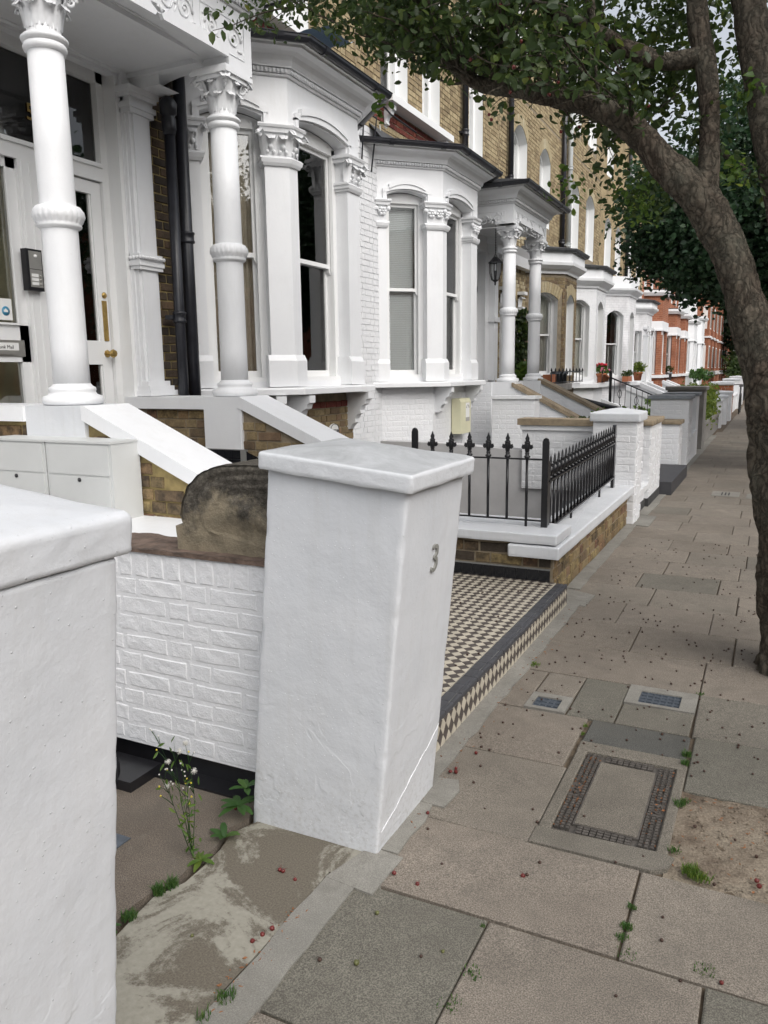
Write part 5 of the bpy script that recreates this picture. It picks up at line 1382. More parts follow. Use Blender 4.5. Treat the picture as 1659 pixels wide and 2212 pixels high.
mb.lathe([(.065, 3.035), (.05, 3.02), (.02, 3.0), (.012, 2.98), (.02, 2.97), (1e-5, 2.94)], (lx, ly, 0), 8); mb.tube([(lx, ly, 3.04), (lx, ly, 3.18)], .02, 6); build('lantern_cage', mb, 'black_paint', ln)
# meter box on the basement wall
mbx = thing('meter_box', (-4.30, 11.45, .7), 'cream plastic meter box with a white label on the painted brick below the second bay', 'meter box')
mb = MB(); mb.box(-4.345, -4.20, 11.18, 11.62, .62, 1.10); mb.prism([(0, 0), (.145, 0), (.12, .05), (0, .05)], (-4.345, 11.18, 1.10), FX, Z, FY * .44); build('case', mb, 'cream_plastic', mbx)
mb = MB(); mb.box(-4.20, -4.198, 11.40, 11.56, .80, 1.08); build('label', mb, 'label_white', mbx)
mb = MB(); mb.box(-4.198, -4.1965, 11.40, 11.56, .80, .86); mb.tube([V(-4.197, 11.48 + .05 * math.cos(a), 1.0 + .05 * math.sin(a)) for a in [k * PI / 8 for k in range(9)]], .006, 4); build('label_print', mb, 'lettering_grey', mbx)
# pipes and loose cables
drainpipe(h3, WX + .09, 12.95, 4.8, 9.4, .05); 
for pts, r_, m_ in (([(-4.86, 9.30, 4.95), (-4.80, 9.42, 4.85), (-4.84, 9.38, 4.62), (-4.86, 9.36, 4.2)], .011, 'black_pipe'), ([(-4.86, 9.34, 4.80), (-4.74, 9.55, 4.72), (-4.80, 9.62, 4.52), (-4.85, 9.60, 4.1)], .011, 'black_pipe'),
                    ([(-4.84, 9.0, 5.2), (-4.80, 9.4, 5.05), (-4.80, 10.1, 4.92), (-4.7, 10.7, 4.83)], .012, 'black_pipe'),
                    ([(-4.87, 9.9, 4.75), (-4.86, 10.0, 4.4), (-4.86, 9.98, 3.8), (-4.865, 9.90, 3.0), (-4.87, 9.92, 2.2), (-4.87, 9.97, 1.45)], .007, 'grey_pipe'),
                    ([(-4.87, 8.98, 4.1), (-4.88, 8.98, 2.8), (-4.87, 9.0, 1.9), (-4.87, 9.02, 1.45)], .007, 'black_pipe')):
    mb = MB(); mb.tube(pts, r_, 6); build('cable', mb, m_, h3)

# ------------------------------------------------------------------ simpler canted bays further on
def simple_bay(h, ya, yb, yc, yd, zs, zc, zr, sheet, brick, paint_trim='white_paint', rise=.16, wtop=3.28, dress=('curtain_sides', 'white', 'curtain'), far=False, wband=None, square=False, arch=None, wz0=None, fill=.62):
    path = [(WX, ya), (-4.22, yb), (-4.22, yc), (WX, yd)]; P = [Vector((a, b, 0)) for a, b in path]; w_ = None
    for i in range(3):
        d = (P[i + 1] - P[i]); L = d.length; d.normalize(); Nn = d.cross(Z); ww = L * (fill if i != 1 else .60); u0 = (L - ww) / 2 + (0.0)
        z0w = wz0 or zs + .16
        ho = [(u0, u0 + ww, z0w, wtop, 0 if square else rise)]
        mb = MB(); mb.wall(P[i] + Z * 0, d, Nn, L, -1.7, zc + .02, ho, thick=.24, mi=0, mr=1); w_ = build('bay_wall', mb, [sheet, 'white_joinery'], h)
        if brick:
            hb = [(a - (.10 if arch else .004), b + (.10 if arch else .004), c - .005, e + (.20 if arch else .005), r) for a, b, c, e, r in ho]
            brickwork(w_, P[i], d, Nn, L, zs, zc, brick, hb, minpx=5, maxind=150)
            if arch:
                mb = MB()
                a, b, c, e, r = ho[0]; n = 13
                for k in range(n):
                    t0, t1 = (k + .06) / n, (k + .94) / n; f = lambda t_: (a - .02 + (b - a + .04) * t_, e + r * (1 - (2 * t_ - 1) ** 2)); p0, p1 = f(t0), f(t1)
                    q0 = (p0[0] + (2 * t0 - 1) * .10, p0[1] + .22); q1 = (p1[0] + (2 * t1 - 1) * .10, p1[1] + .22)
                    mb.prism([p0, p1, q1, q0], P[i] - Nn * .004, d, Z, Nn * .02)
                    for kk in range(len(mb.rn) - 6, len(mb.rn)): mb.rn[kk] = .02 + .9 * random.random()
                build('arch_brick', mb, arch, w_, kind='stuff')
        sash(h, P[i] + d * (u0 + .0), d, ww, z0w + .03, wtop, zm=(z0w + wtop) / 2 + .08, rise=0 if square else rise, back=.15, dress=dress[i], arch_sash=not square, fr=.06, st=.036)
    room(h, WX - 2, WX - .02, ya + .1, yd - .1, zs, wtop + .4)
    mb = MB(); mb.sweep([(-.4, zs - .12), (.14, zs - .12), (.14, zs - .02), (-.4, zs)], path, ext0=.3, ext1=.3); build('sill', mb, paint_trim, h)
    mb = MB(); pr = [(-.1, zc), (.04, zc), (.05, zc + .05), (.12, zc + .09), (.20, zc + .16), (.21, zc + .22), (-.1, zc + .22)]; mb.sweep(pr, path, ext0=.3, ext1=.3); build('cornice', mb, paint_trim, h)
    return path
def capped(h, path, zc, zr, kind):
    if kind == 'gutter':
        gutter(h, path, z=zr - .06, o=.16, ext=.3, r=.05, m='slate')
        mb = MB(); mb.sweep([(.0, zc + .22), (.16, zc + .22), (.16, zr - .01), (.0, zr - .01)], path, ext0=.3, ext1=.3); build('eaves_board', mb, 'white_paint', h); leadroof(h, path, .26, zr, zr + .16)
    elif kind == 'parapet':
        mb = MB(); mb.sweep([(-.12, zc + .22), (.04, zc + .22), (.04, zr), (-.12, zr)], path, ext0=.3, ext1=.3); build('parapet', mb, 'white_paint', h); leadroof(h, path, -.1, zr - .1, zr - .1)
# third house
h1 = thing('terraced_house', (-4.9, 17, 0), 'third house: bare brown brick bay with pale arched heads, creeper by its door', 'terraced house', 'terraced houses along the street')
mb = MB(); mb.box(WX - .2, WX - .002, 14.72, 14.95, -1.7, 4.66); build('wall', mb, 'white_paint', h1)
facade(h1, 14.95, 16.9, -.5, 4.4, [(15.35, 16.25, .8, 2.95, .35)], 'mortar', 'patchy_brick', minpx=5, mfun=lambda u, z: 'rubbed_brick' if int(u * 9 + z * 13) % 4 else 'stock_brick', arch_m='rubbed_brick')
mb = MB(); mb.box(-5.15, -5.1, 15.3, 16.3, .8, 3.4); build('door', mb, 'black_paint', h1)
mb = MB()
for y in (15.22, 16.42):
    mb.box(WX, WX + .12, y - .09, y + .09, 2.78, 2.86); mb.box(WX, WX + .16, y - .12, y + .12, 3.10, 3.16); mb.box(WX, WX + .05, y - .07, y + .07, .8, 2.78)
    for k in range(3): leaf_curl(mb, V(WX + .03, y - .08 + k * .08, 2.86), FX, FY, .09, .2, .05, .03)
build('carved_capital', mb, 'white_paint', h1)
mb = MB(); mb.wall((WX, 16.9, 0), FY, FX, 2.6, 1.0, 4.2, [(.1, 2.4, 1.4, 3.9, 0)], thick=.2); build('wall', mb, 'white_paint', h1)
mb = MB(); mb.sweep([(0, 3.62), (.16, 3.62), (.2, 3.80), (.28, 3.92), (0, 3.92)], [(WX, 14.75), (WX, 16.95)]); build('cornice', mb, 'white_paint', h1)
sp = simple_bay(h1, 16.9, 17.6, 18.72, 19.4, 1.28, 3.60, 4.10, 'mortar', 'stock_brick', arch='rubbed_brick', dress=('curtain_sides', 'white', 'white'), fill=.66, wtop=3.05)
capped(h1, sp, 3.60, 4.10, 'gutter')
UPW = [(15.9, 16.85, 4.75, 6.15, .24), (17.85, 18.75, 4.75, 6.15, .24)]
UPW2 = [(15.9, 16.85, 7.5, 8.8, .2), (17.85, 18.75, 7.5, 8.8, .2)]
facade(h1, 14.95, 19.85, 4.4, 9.4, UPW + UPW2, 'mortar', 'upper_stock_brick', minpx=9, arch_m='rubbed_brick')
facade(h1, 19.42, 19.85, 1.0, 4.4, [], 'mortar', 'upper_stock_brick', bricks=False)
for a, b, c, d, r in UPW + UPW2: sash(h1, (WX, a, 0), FY, b - a, c, d, back=.17, rise=r, dress='white', arch_sash=True, fr=.09)
drainpipe(h1, WX + .09, 15.45, 4.6, 9.4, .05); drainpipe(h1, WX + .08, 19.70, 3.9, 9.4, .055, collars=[4.6, 6.0]);
mb = MB(); mb.box(WX + .02, WX + .04, 14.98, 15.0, 4.3, 4.5); 
# fourth house
h4 = thing('terraced_house', (-4.9, 21.5, 0), 'fourth house: white painted brick bay, red geraniums on its ledge', 'terraced house', 'terraced houses along the street')
mb = MB(); mb.wall((WX, 19.85, 0), FY, FX, 4.75, -1.7, 4.4, [(.6, 2.8, 1.4, 3.8, 0)], thick=.2); build('wall', mb, 'painted_mortar', h4)
sp = simple_bay(h4, 20.3, 21.0, 22.22, 22.9, 1.22, 3.60, 4.12, 'painted_mortar', 'painted_brick', dress=('curtain_sides', 'white', 'white'), wtop=3.15)
capped(h4, sp, 3.60, 4.12, 'gutter')
U4 = [(20.7, 21.75, 4.6, 6.05, .24), (22.6, 23.7, 4.6, 6.05, .24)]; U42 = [(20.7, 21.75, 7.5, 8.8, .2), (22.6, 23.7, 7.5, 8.8, .2)]
facade(h4, 19.85, 24.6, 4.4, 9.4, U4 + U42, 'mortar', 'upper_stock_brick', minpx=8, arch_m='rubbed_brick')
for a, b, c, d, r in U4 + U42: sash(h4, (WX, a, 0), FY, b - a, c, d, back=.17, rise=r, dress='white', arch_sash=True, fr=.09)
drainpipe(h4, WX + .09, 20.28, 4.0, 9.4, .06, m='grey_pipe')
# fifth and sixth
h6 = thing('terraced_house', (-4.9, 26.5, 0), 'fifth house: white bay under a flat parapet, half shuttered, plants along its sill', 'terraced house', 'terraced houses along the street')
mb = MB(); mb.wall((WX, 24.6, 0), FY, FX, 4.35, -1.7, 4.4, [(1.0, 3.3, 1.4, 3.8, 0)], thick=.2); build('wall', mb, 'painted_mortar', h6)
sp = simple_bay(h6, 25.35, 26.05, 27.42, 28.1, 1.18, 3.80, 4.38, 'far_white_brick', None, dress=('shutter', 'white', 'white'), wtop=3.2); capped(h6, sp, 3.80, 4.38, 'parapet')
U6 = [(25.3, 26.35, 4.6, 5.9, .24), (27.1, 28.1, 4.6, 5.9, .24), (25.3, 26.35, 7.3, 8.6, .2)]
facade(h6, 24.6, 28.95, 4.4, 9.4, U6, 'far_stock_brick', None, bricks=False)
for a, b, c, d, r in U6: sash(h6, (WX, a, 0), FY, b - a, c, d, back=.17, rise=r, dress='white', arch_sash=True, fr=.09)
drainpipe(h6, WX + .09, 28.8, 4.0, 9.4, .06)
h7 = thing('terraced_house', (-4.9, 31, 0), 'sixth house: last of the white bays, with carved pilaster heads, before the red brick starts', 'terraced house', 'terraced houses along the street')
mb = MB(); mb.wall((WX, 28.95, 0), FY, FX, 4.2, -1.7, 4.4, [(.8, 2.9, 1.4, 3.6, 0)], thick=.2); build('wall', mb, 'painted_mortar', h7)
sp = simple_bay(h7, 29.3, 29.95, 31.3, 31.95, 1.12, 3.50, 3.95, 'far_white_brick', None, dress=('curtain', 'white', 'white'), wtop=2.9, square=True); capped(h7, sp, 3.50, 3.95, 'gutter')
for (x, y) in ((-4.20, 29.98), (-4.20, 31.25)):
    mb = MB()
    mb.box(x - .12, x + .05, y - .10, y + .10, 1.12, 2.75); mb.box(x - .12, x + .08, y - .13, y + .13, 2.95, 3.05)
    for k in range(3): leaf_curl(mb, V(x + .05, y - .07 + k * .07, 2.74), FX, FY, .08, .18, .04, .02)
    mb.box(x - .12, x + .07, y - .12, y + .12, 2.72, 2.77); build('pilaster', mb, 'white_paint', h7)
U7 = [(29.5, 30.4, 4.7, 6.0, .2), (31.5, 32.5, 4.7, 6.0, .2), (29.5, 30.4, 7.2, 8.4, .2), (31.5, 32.5, 7.2, 8.4, .2)]
facade(h7, 28.95, 33.15, 4.4, 9.4, U7, 'far_stock_brick', None, bricks=False)
for a, b, c, d, r in U7: sash(h7, (WX, a, 0), FY, b - a, c, d, back=.17, rise=r, dress='white', arch_sash=True, fr=.09)
# ------------------------------------------------------------------ red brick houses
def red_house(y0, y1, yb, yc, lab, m='far_orange_brick', band='white_paint', top=9.5, zcor=4.05, square_top=False, xo=-4.22, storeys=1):
    h = thing('terraced_house', (-4.9, (y0 + y1) / 2, 0), lab, 'terraced house', 'red brick houses further up the street')
    ups = [(y0 + .5, y0 + 1.5, 4.8, 6.3, 0), (y0 + 2.4, y0 + 3.4, 4.8, 6.3, 0)]
    mb = MB(); mb.wall((WX, y0, 0), FY, FX, y1 - y0, -1.7, top, [(a - y0, b - y0, c, d, r) for a, b, c, d, r in ups], thick=.2); build('wall', mb, m, h)
    for a, b, c, d, r in ups: sash(h, (WX, a, 0), FY, b - a, c, d, back=.05, dress='white')
    path = [(WX, yb - .35), (xo, yb), (xo, yc), (WX, yc + .35)]; P = [Vector((a, b, 0)) for a, b in path]
    for i in range(3):
        d = P[i + 1] - P[i]; L = d.length; d.normalize(); Nn = d.cross(Z); u0, u1 = L * .24, L * .76
        mb = MB(); mb.wall(P[i], d, Nn, L, -1.7, zcor, [(u0, u1, 1.35, 3.1, 0)], thick=.2, mr=0); build('bay_wall', mb, m, h)
        sash(h, P[i] + d * u0, d, u1 - u0, 1.37, 3.1, back=.08, dress='curtain_sides', fr=.07)
    room(h, WX - 1.5, WX + .02, yb - .2, yc + .2, 1.3, 3.3)
    for (a, b, o, nm) in ((3.14, 3.46, .03, 'lintel_band'), (3.08, 3.14, .07, 'string_course'), (2.86, 2.92, .05, 'string_course'), (1.20, 1.32, .14, 'sill')):
        mb = MB()
        if nm in ('lintel_band', 'string_course'):
            mb.sweep([(0, a), (o, a), (o, b), (0, b)], path, ext0=.1, ext1=.1) if a > 3.0 else [mb.sweep([(0, 2.92), (.03, 2.92), (.03, 3.08), (0, 3.08)], [p0, p1]) for p0, p1 in ((( -4.22, yb - .0), (-4.22, yb + .12)), ((-4.22, yc - .12), (-4.22, yc)))]
        else: mb.sweep([(-.2, a), (o, a), (o, b), (-.2, b)], path, ext0=.1, ext1=.1)
        build(nm, mb, band, h)
    mb = MB(); mb.sweep([(-.1, zcor), (.12, zcor), (.2, zcor + .12), (.2, zcor + .2), (-.1, zcor + .25)], path, ext0=.1, ext1=.1); build('cornice', mb, 'white_paint', h); leadroof(h, path, .1, zcor + .24, zcor + .3)
    return h
red_house(33.15, 38.6, 34.2, 36.1, 'nearest orange-red brick house, its bay banded in white, just past the white bays', zcor=4.45)
red_house(38.6, 42.3, 39.5, 41.0, 'second orange-red brick house along, bay capped with a pale slab')
red_house(42.3, 46.2, 43.3, 44.8, 'third orange-red brick house, before the cream stucco one')
red_house(46.2, 51.8, 48.2, 50.2, 'weathered cream and white stucco house between the red brick ones', m='white_paint', top=9)
red_house(51.8, 57.5, 53.4, 55.4, 'white stucco house with a projecting porch cornice, far along the row', m='white_paint', top=9, zcor=4.5)
def tall_house(y0, y1, lab):
    h = thing('mansion_block', (-4.6, (y0 + y1) / 2, 0), lab, 'apartment block', 'tall red blocks at the end of the row')
    mb = MB(); mb.box(-9, -4.75, y0, y1, -1.7, 11); build('wall', mb, 'far_orange_brick', h)
    n = int((y1 - y0) / 3.2)
    for k in range(n):
        yy = y0 + (y1 - y0) * (k + .5) / n; mb = MB(); mb.box(-4.75, -4.15, yy - .9, yy + .9, -1.7, 10.5); b_ = build('bay_tower', mb, 'far_orange_brick', h)
        mb = MB()
        for z in (1.1, 3.6, 6.6): mb.box(-4.75, -4.05, yy - 1.0, yy + 1.0, z, z + .28 if z < 2 else z + .12)
        build('stone_band', mb, 'white_paint', b_)
        for z in (1.6, 4.2, 7.2):
            mb = MB(); mb.box(-4.16, -4.13, yy - .55, yy - .1, z, z + 1.5); mb.box(-4.16, -4.13, yy + .1, yy + .55, z, z + 1.5); mb.box(-4.6, -4.3, yy - .905, yy - .88, z, z + 1.5); build('window', mb, 'label_white', b_)
            mb = MB(); mb.box(-4.132, -4.12, yy - .5, yy - .15, z + .05, z + 1.4); mb.box(-4.132, -4.12, yy + .15, yy + .5, z + .05, z + 1.4); build('pane', mb, 'room_dark', b_)
tall_house(57.5, 68, 'tall red brick block with grey string course and three narrow bays, beyond the stucco houses')
tall_house(69, 90, 'farthest darker red brick block behind the last bushes')
# ================================================================== gate pillars, garden walls, railings
def lumpy_box(x0, x1, y0, y1, z0, z1, nz=30, npx=16, rc=.012, amp=.0025, fr=6.0, lean=0.0, xc=None, top=None, taper=0.0, seed=0, edge_wear=.003):
    """rounded-corner masonry block with an uneven hand-painted surface; lean = tilt towards the street (radians)"""
    mb = MB(); cx, cy = (x0 + x1) / 2, (y0 + y1) / 2; hx, hy = (x1 - x0) / 2, (y1 - y0) / 2
    per = []
    def corner(sx, sy, a0):
        for k in range(4):
            a = a0 + k * (PI / 2) / 3; per.append((sx * (hx - rc) + rc * math.cos(a), sy * (hy - rc) + rc * math.sin(a), math.cos(a), math.sin(a)))
    def side(p, q, nx_, ny_):
        for k in range(1, npx): t_ = k / npx; per.append((p[0] + (q[0] - p[0]) * t_, p[1] + (q[1] - p[1]) * t_, nx_, ny_))
    corner(1, -1, -PI / 2); side((hx, -(hy - rc)), (hx, hy - rc), 1, 0); corner(1, 1, 0); side((hx - rc, hy), (-(hx - rc), hy), 0, 1)
    corner(-1, 1, PI / 2); side((-hx, hy - rc), (-hx, -(hy - rc)), -1, 0); corner(-1, -1, PI); side((-(hx - rc), -hy), (hx - rc, -hy), 0, -1)
    n = len(per); levels = [z0 + (z1 - z0) * i / nz for i in range(nz + 1)]
    prof = [(z, 0.0) for z in levels]
    b = rc * .8; prof = [(z0, -b * .5)] + [(z, 0) for z in levels[1:-1] if z < z1 - b * 1.3] + [(z1 - b, -.0), (z1 - b * .4, -b * .35), (z1, -b)]
    for (z, off) in prof:
        for (px, py, nx_, ny_) in per:
            v = Vector((px * 1.0 + cx, py + cy, z)); e = amp * (noise.noise(v * fr + Vector((seed, 0, 0))) + .45 * noise.noise(v * fr * 4) + .25 * noise.noise(v * fr * 11))
            if abs(nx_) > .2 and abs(ny_) > .2: e -= edge_wear * max(0, noise.noise(Vector((seed + px * 3, py * 3, z * 23)))) * 1.6
            tp = 1 - taper * (z - z0)
            mb.v.append((cx + px * tp + nx_ * (e + off), cy + py * tp + ny_ * (e + off), z + (.0 if z not in (z0, z1) else amp * noise.noise(v * 9))))
            
    m = len(prof)
    for i in range(m - 1):
        for k in range(n):
            k2 = (k + 1) % n; mb.f.append([i * n + k, i * n + k2, (i + 1) * n + k2, (i + 1) * n + k]); mb.mi.append(0); mb.sm.append(True); mb.rn.append(0.0)
    # top: shallow hipped surface with its own unevenness
    rings = 8; base = (m - 1) * n
    th = top or 0.0
    for r_ in range(1, rings + 1):
        s_ = 1 - r_ / rings
        for k in range(n):
            px, py, _, _ = per[k]; x = cx + px * (1 - taper * (z1 - z0)) * s_; y = cy + py * (1 - taper * (z1 - z0)) * s_
            e = amp * 1.2 * noise.noise(Vector((x * fr, y * fr, seed))) * (1 if s_ > 0 else 0)
            mb.v.append((x, y, z1 + th * (1 - s_) + e * 1.2))
        for k in range(n):
            k2 = (k + 1) % n; a = base + (r_ - 1) * n; b_ = base + r_ * n
            mb.f.append([a + k, a + k2, b_ + k2, b_ + k]); mb.mi.append(0); mb.sm.append(True); mb.rn.append(0.0)
    if lean:
        xc = cx if xc is None else xc
        mb.v = [(x + math.tan(lean) * z, y, z - math.tan(lean) * (x - xc)) for x, y, z in mb.v]
    return mb
LEAN = .098
# pillar three, with its house number
P3 = thing('gate_pillar', (-1.3, 2.3, 0), 'leaning white rendered gate pillar with a metal figure 3 and overhanging grimy cap', 'gate pillar')
mb = lumpy_box(-1.552, -1.062, 2.07, 2.546, -.06, 1.235, 90, 34, .010, .0022, 5, LEAN, -1.30, seed=3, edge_wear=.006); build('shaft', mb, 'masonry_paint', P3)
cap = lumpy_box(-1.572, -1.036, 2.040, 2.576, 1.228, 1.286, 8, 40, .011, .0035, 7, LEAN, -1.30, top=.030, seed=8, edge_wear=.006); build('cap', cap, 'weathered_cap_paint', P3)
nx_ = -1.062 + .098 * .89
lt = math.atan(.098); Wt = V(math.sin(lt), 0, math.cos(lt))
text_part('number', '3', .135, .005, (-.9655, 2.33, .944), FY, Wt, 'number_metal', P3, squash=1.0)
mb = MB()

mb = MB(); pts = []
for k in range(26):
    t_ = k / 25; y = 2.085 + .455 * t_; z = .075 + .19 * t_ ** 1.1 + .014 * N_(t_ * 7, 3) + .005 * N_(t_ * 25, 3); pts.append((-1.0585 + .098 * z - .002 * (t_ > .96), y, z))
mb.tube(pts, [.0016 + .0012 * abs(N_(k * .6, 1)) for k in range(26)], 5); build('crack_ridge', mb, 'white_paint', P3)
mb = MB(); pts = [(-1.062 - .25 + .01 * k - 0 + .098 * (.16 - .004 * k), 2.0675, .16 - .0042 * k + .008 * N_(k * .4, 2)) for k in range(26)]
pass
# pillar one, nearest to the lens
P1 = thing('gate_pillar', (-1.4, .75, 0), 'closest white gate pillar, cropped by the left edge, with a thick rounded cap', 'gate pillar')
mb = lumpy_box(-1.63, -1.143, .50, 1.010, -.06, 1.262, 90, 34, .012, .0022, 5, LEAN, -1.39, seed=14); build('shaft', mb, 'masonry_paint', P1)
cap = lumpy_box(-1.672, -1.134, .462, 1.036, 1.262, 1.338, 12, 40, .014, .0035, 7, LEAN, -1.39, top=.022, seed=19); build('cap', cap, 'masonry_paint', P1)

# white painted brick wall running back from pillar three
gw = thing('garden_wall', (-2.3, 2.3, 0), 'white painted brick wall between the two near gate pillars, soldier course on top, black foot', 'garden wall')
mb = MB(); mb.box(-3.4, -1.50, 2.21, 2.42, .095, .89); w_ = build('wall', mb, 'painted_mortar', gw)
brickwork(w_, (-3.4, 2.21, 0), FX, -FY, 1.88, .10, .785, 'painted_brick', maxind=200, course=.0765)
u = 0.0
k = 0
while u < 1.86:
    me = get_brick('x', 'painted_brick', False)[k % 6]; Rm = Matrix((-FX, -FY, Z)).transposed().to_4x4() @ Matrix.Diagonal((1.0, 1.1, 1.0, 1)); Rm.translation = V(-3.4 + u + .036, 2.21, .838)
    if u > .9: link('brick', me, Rm, w_)
    u += .0775; k += 1
mb = MB(); mb.box(-3.4, -1.5, 2.235, 2.42, -.3, .095); build('plinth', mb, 'black_paint', gw)
mb = bumpy(-3.4, -1.48, 2.198, 2.425, 90, 10, lambda x, y: .905 + .010 * N_(x * 9, y * 9) + .006 * N_(x * 30, y * 30))
k0 = len(mb.v); mb.add([(-3.4 + 1.92 * i / 90, 2.198 + .004 * N_(i * .7, 5), .889) for i in range(91)], []); 
for i in range(90): mb.f.append([i, k0 + i, k0 + i + 1, i + 1][::-1]); mb.mi.append(0); mb.sm.append(False); mb.rn.append(0)
mb.v = [(x, y, z) for x, y, z in mb.v]; build('top_course', mb, 'old_brick_top', gw)
mb = MB(); mb.box(-3.4, -1.9, 2.44, 3.49, -1.2, .735); build('white_shelf', mb, 'white_paint', gw)
# carved scroll stone
def scroll():
    mb = MB(); X0, X1, Y0, Y1, Zb = -1.985, -1.50, 2.26, 2.56, .893
    prof = [(X0, Zb), (X0 - .002, Zb + .10), (X0 + .035, Zb + .105), (X0 + .02, Zb + .14), (X0 + .03, Zb + .19), (X0 + .065, Zb + .25), (X0 + .11, Zb + .295), (X0 + .17, Zb + .325), (X0 + .25, Zb + .34), (X1, Zb + .345)]
    # resample outline
    out = []
    for i in range(len(prof) - 1):
        for k in range(5): t_ = k / 5; out.append((prof[i][0] + (prof[i + 1][0] - prof[i][0]) * t_, prof[i][1] + (prof[i + 1][1] - prof[i][1]) * t_))
    out.append(prof[-1]); n = len(out); ny = 8; nr = 10
    d = lambda v: v + Vector((noise.noise(v * 14), noise.noise(v * 14 + Vector((5, 0, 0))), noise.noise(v * 14 + Vector((0, 5, 0))))) * .006 + Vector((noise.noise(v * 45), 0, noise.noise(v * 45 + Vector((5, 0, 0))))) * .003
    vs_ = []
    for j in range(ny + 1):
        y = Y0 + (Y1 - Y0) * j / ny
        for (x, z) in out: vs_.append(d(Vector((x, y, z))))
    fs_ = [(j * n + i, (j + 1) * n + i, (j + 1) * n + i + 1, j * n + i + 1) for j in range(ny) for i in range(n - 1)]
    mb.add(vs_, [f[::-1] for f in fs_], 0, True)
    # carved front face: radial rings towards the eye of the scroll, with grooves
    cx, cz = X1, Zb + .03
    vs_ = []; 
    for r_ in range(nr * 3 + 1):
        s_ = 1 - r_ / (nr * 3)
        for (x, z) in out:
            xx = cx + (x - cx) * s_; zz = max(Zb, cz + (z - cz) * s_); e = 0
            if z > Zb + .12:
                q = (1 - s_) * 3.3
                if q < 1.0: e = .013 * (abs(math.sin(q * 3 * PI)) ** .5) - .010
                elif q < 2.2 and x < X0 + .12: e = -.004
            ang = math.atan2(z - cz, cx - x)
            if s_ < .78 and z > Zb + .11: e += .012 * math.sin(ang * 5 + s_ * 9) * min(1, (.78 - s_) * 5)
            v = d(Vector((xx, Y0, zz))); v.y -= e + .0; vs_.append(v)
    fs_ = [(r_ * n + i, r_ * n + i + 1, (r_ + 1) * n + i + 1, (r_ + 1) * n + i) for r_ in range(nr * 3) for i in range(n - 1)]
    mb.add(vs_, [f[::-1] for f in fs_], 0, True)
    mb.add([(X0, Y0, Zb), (X1, Y0, Zb), (X1, Y0, cz), (X0, Y0 + .002, cz)], [(0, 1, 2, 3)])
    mb.box(X0 + .01, X1, Y0 + .02, Y1 - .01, Zb - .01, Zb + .1)
    return mb
o = build('scroll_stone', scroll(), 'scroll_stone', label='weathered sandstone scroll block, dark with lichen, standing on the white wall', cat='carved stone')
# meter cupboards
for x0, lab in ((-3.80, 'right one of two pale grey meter cupboards below the raking coping'), (-4.32, 'left one of two pale grey meter cupboards, mostly out of frame')):
    c_ = thing('meter_cupboard', (x0 + .25, 3.35, .74), lab, 'meter cupboard', 'meter cupboards on the white shelf')
    mb = MB(); mb.box(x0, x0 + .51, 3.25, 3.47, .72, 1.175); build('case', mb, 'grey_enamel', c_)
    mb = MB(); mb.box(x0 - .005, x0 + .515, 3.24, 3.475, 1.175, 1.187); build('lid', mb, 'grey_enamel', c_)
    mb = MB(); mb.box(x0 + .02, x0 + .49, 3.244, 3.25, .745, .985); mb.box(x0 + .02, x0 + .49, 3.244, 3.25, .995, 1.165); d_ = build('door', mb, 'grey_enamel', c_)
    mb = MB(); mb.lathe([(.012, 0), (.012, .006), (1e-5, .007)], (x0 + .26, 3.244, .965), 12, axis=Matrix(((1, 0, 0), (0, 0, -1), (0, 1, 0)))); build('lock', mb, 'black_paint', d_)
# drain elbow in the black recess
o = MB(); o.tube([(-2.36, 2.17, -.05), (-2.36, 2.17, .05), (-2.33, 2.12, .085), (-2.22, 2.06, .05), (-2.16, 2.0, .015)], .045, 14); o.box(-2.30, -2.07, 2.02, 2.19, -.02, .045)
dp = build('drain_elbow', o, 'black_paint', label='black painted drain elbow in the recess under the white wall', cat='drain')
mb = MB(); mb.box(-2.3, -1.62, 2.15, 2.235, -.02, .012); build('gully_edge', mb, 'black_paint', gw)
mbx = MB(); slab_mb(mbx, -2.35, -1.855, 1.45, 1.80, z=.011); build('yard_cover', mbx, 'blue_iron', label='blue-grey ribbed iron cover in the yard beside the nearest pillar', cat='utility cover')

# low wall of the tiled path (runs back from the street)
pw = thing('garden_wall', (-2, 5.25, 0), 'low brown brick wall beside the tiled path, black tile skirting, thick white coping', 'garden wall')
mb = MB(); mb.box(-2.60, -1.262, 5.10, 5.42, -1.2, .405); w_ = build('wall', mb, 'mortar', pw)
brickwork(w_, (-2.60, 5.10, 0), FX, -FY, 1.335, .235, .405, 'stock_brick', mfun=lambda u, z: 'sooty_brick' if int(u * 13) % 4 == 0 else 'patchy_brick', course=.078)
cp = lumpy_box(-2.62, -1.215, 5.03, 5.45, .412, .480, 6, 60, .010, .0025, 8, seed=31); build('coping', cp, 'masonry_paint', pw)
mb = MB(); mb.box(-2.60, -1.27, 5.088, 5.10, .14, .232); sk = build('skirting_bed', mb, 'grout', pw); skirting(sk, (-2.60, 5.087, 0), FX, 17, .146, rows=1, s=.0785)
mb = MB(); mb.box(-1.268, -1.262, 5.096, 5.11, .14, .4); 
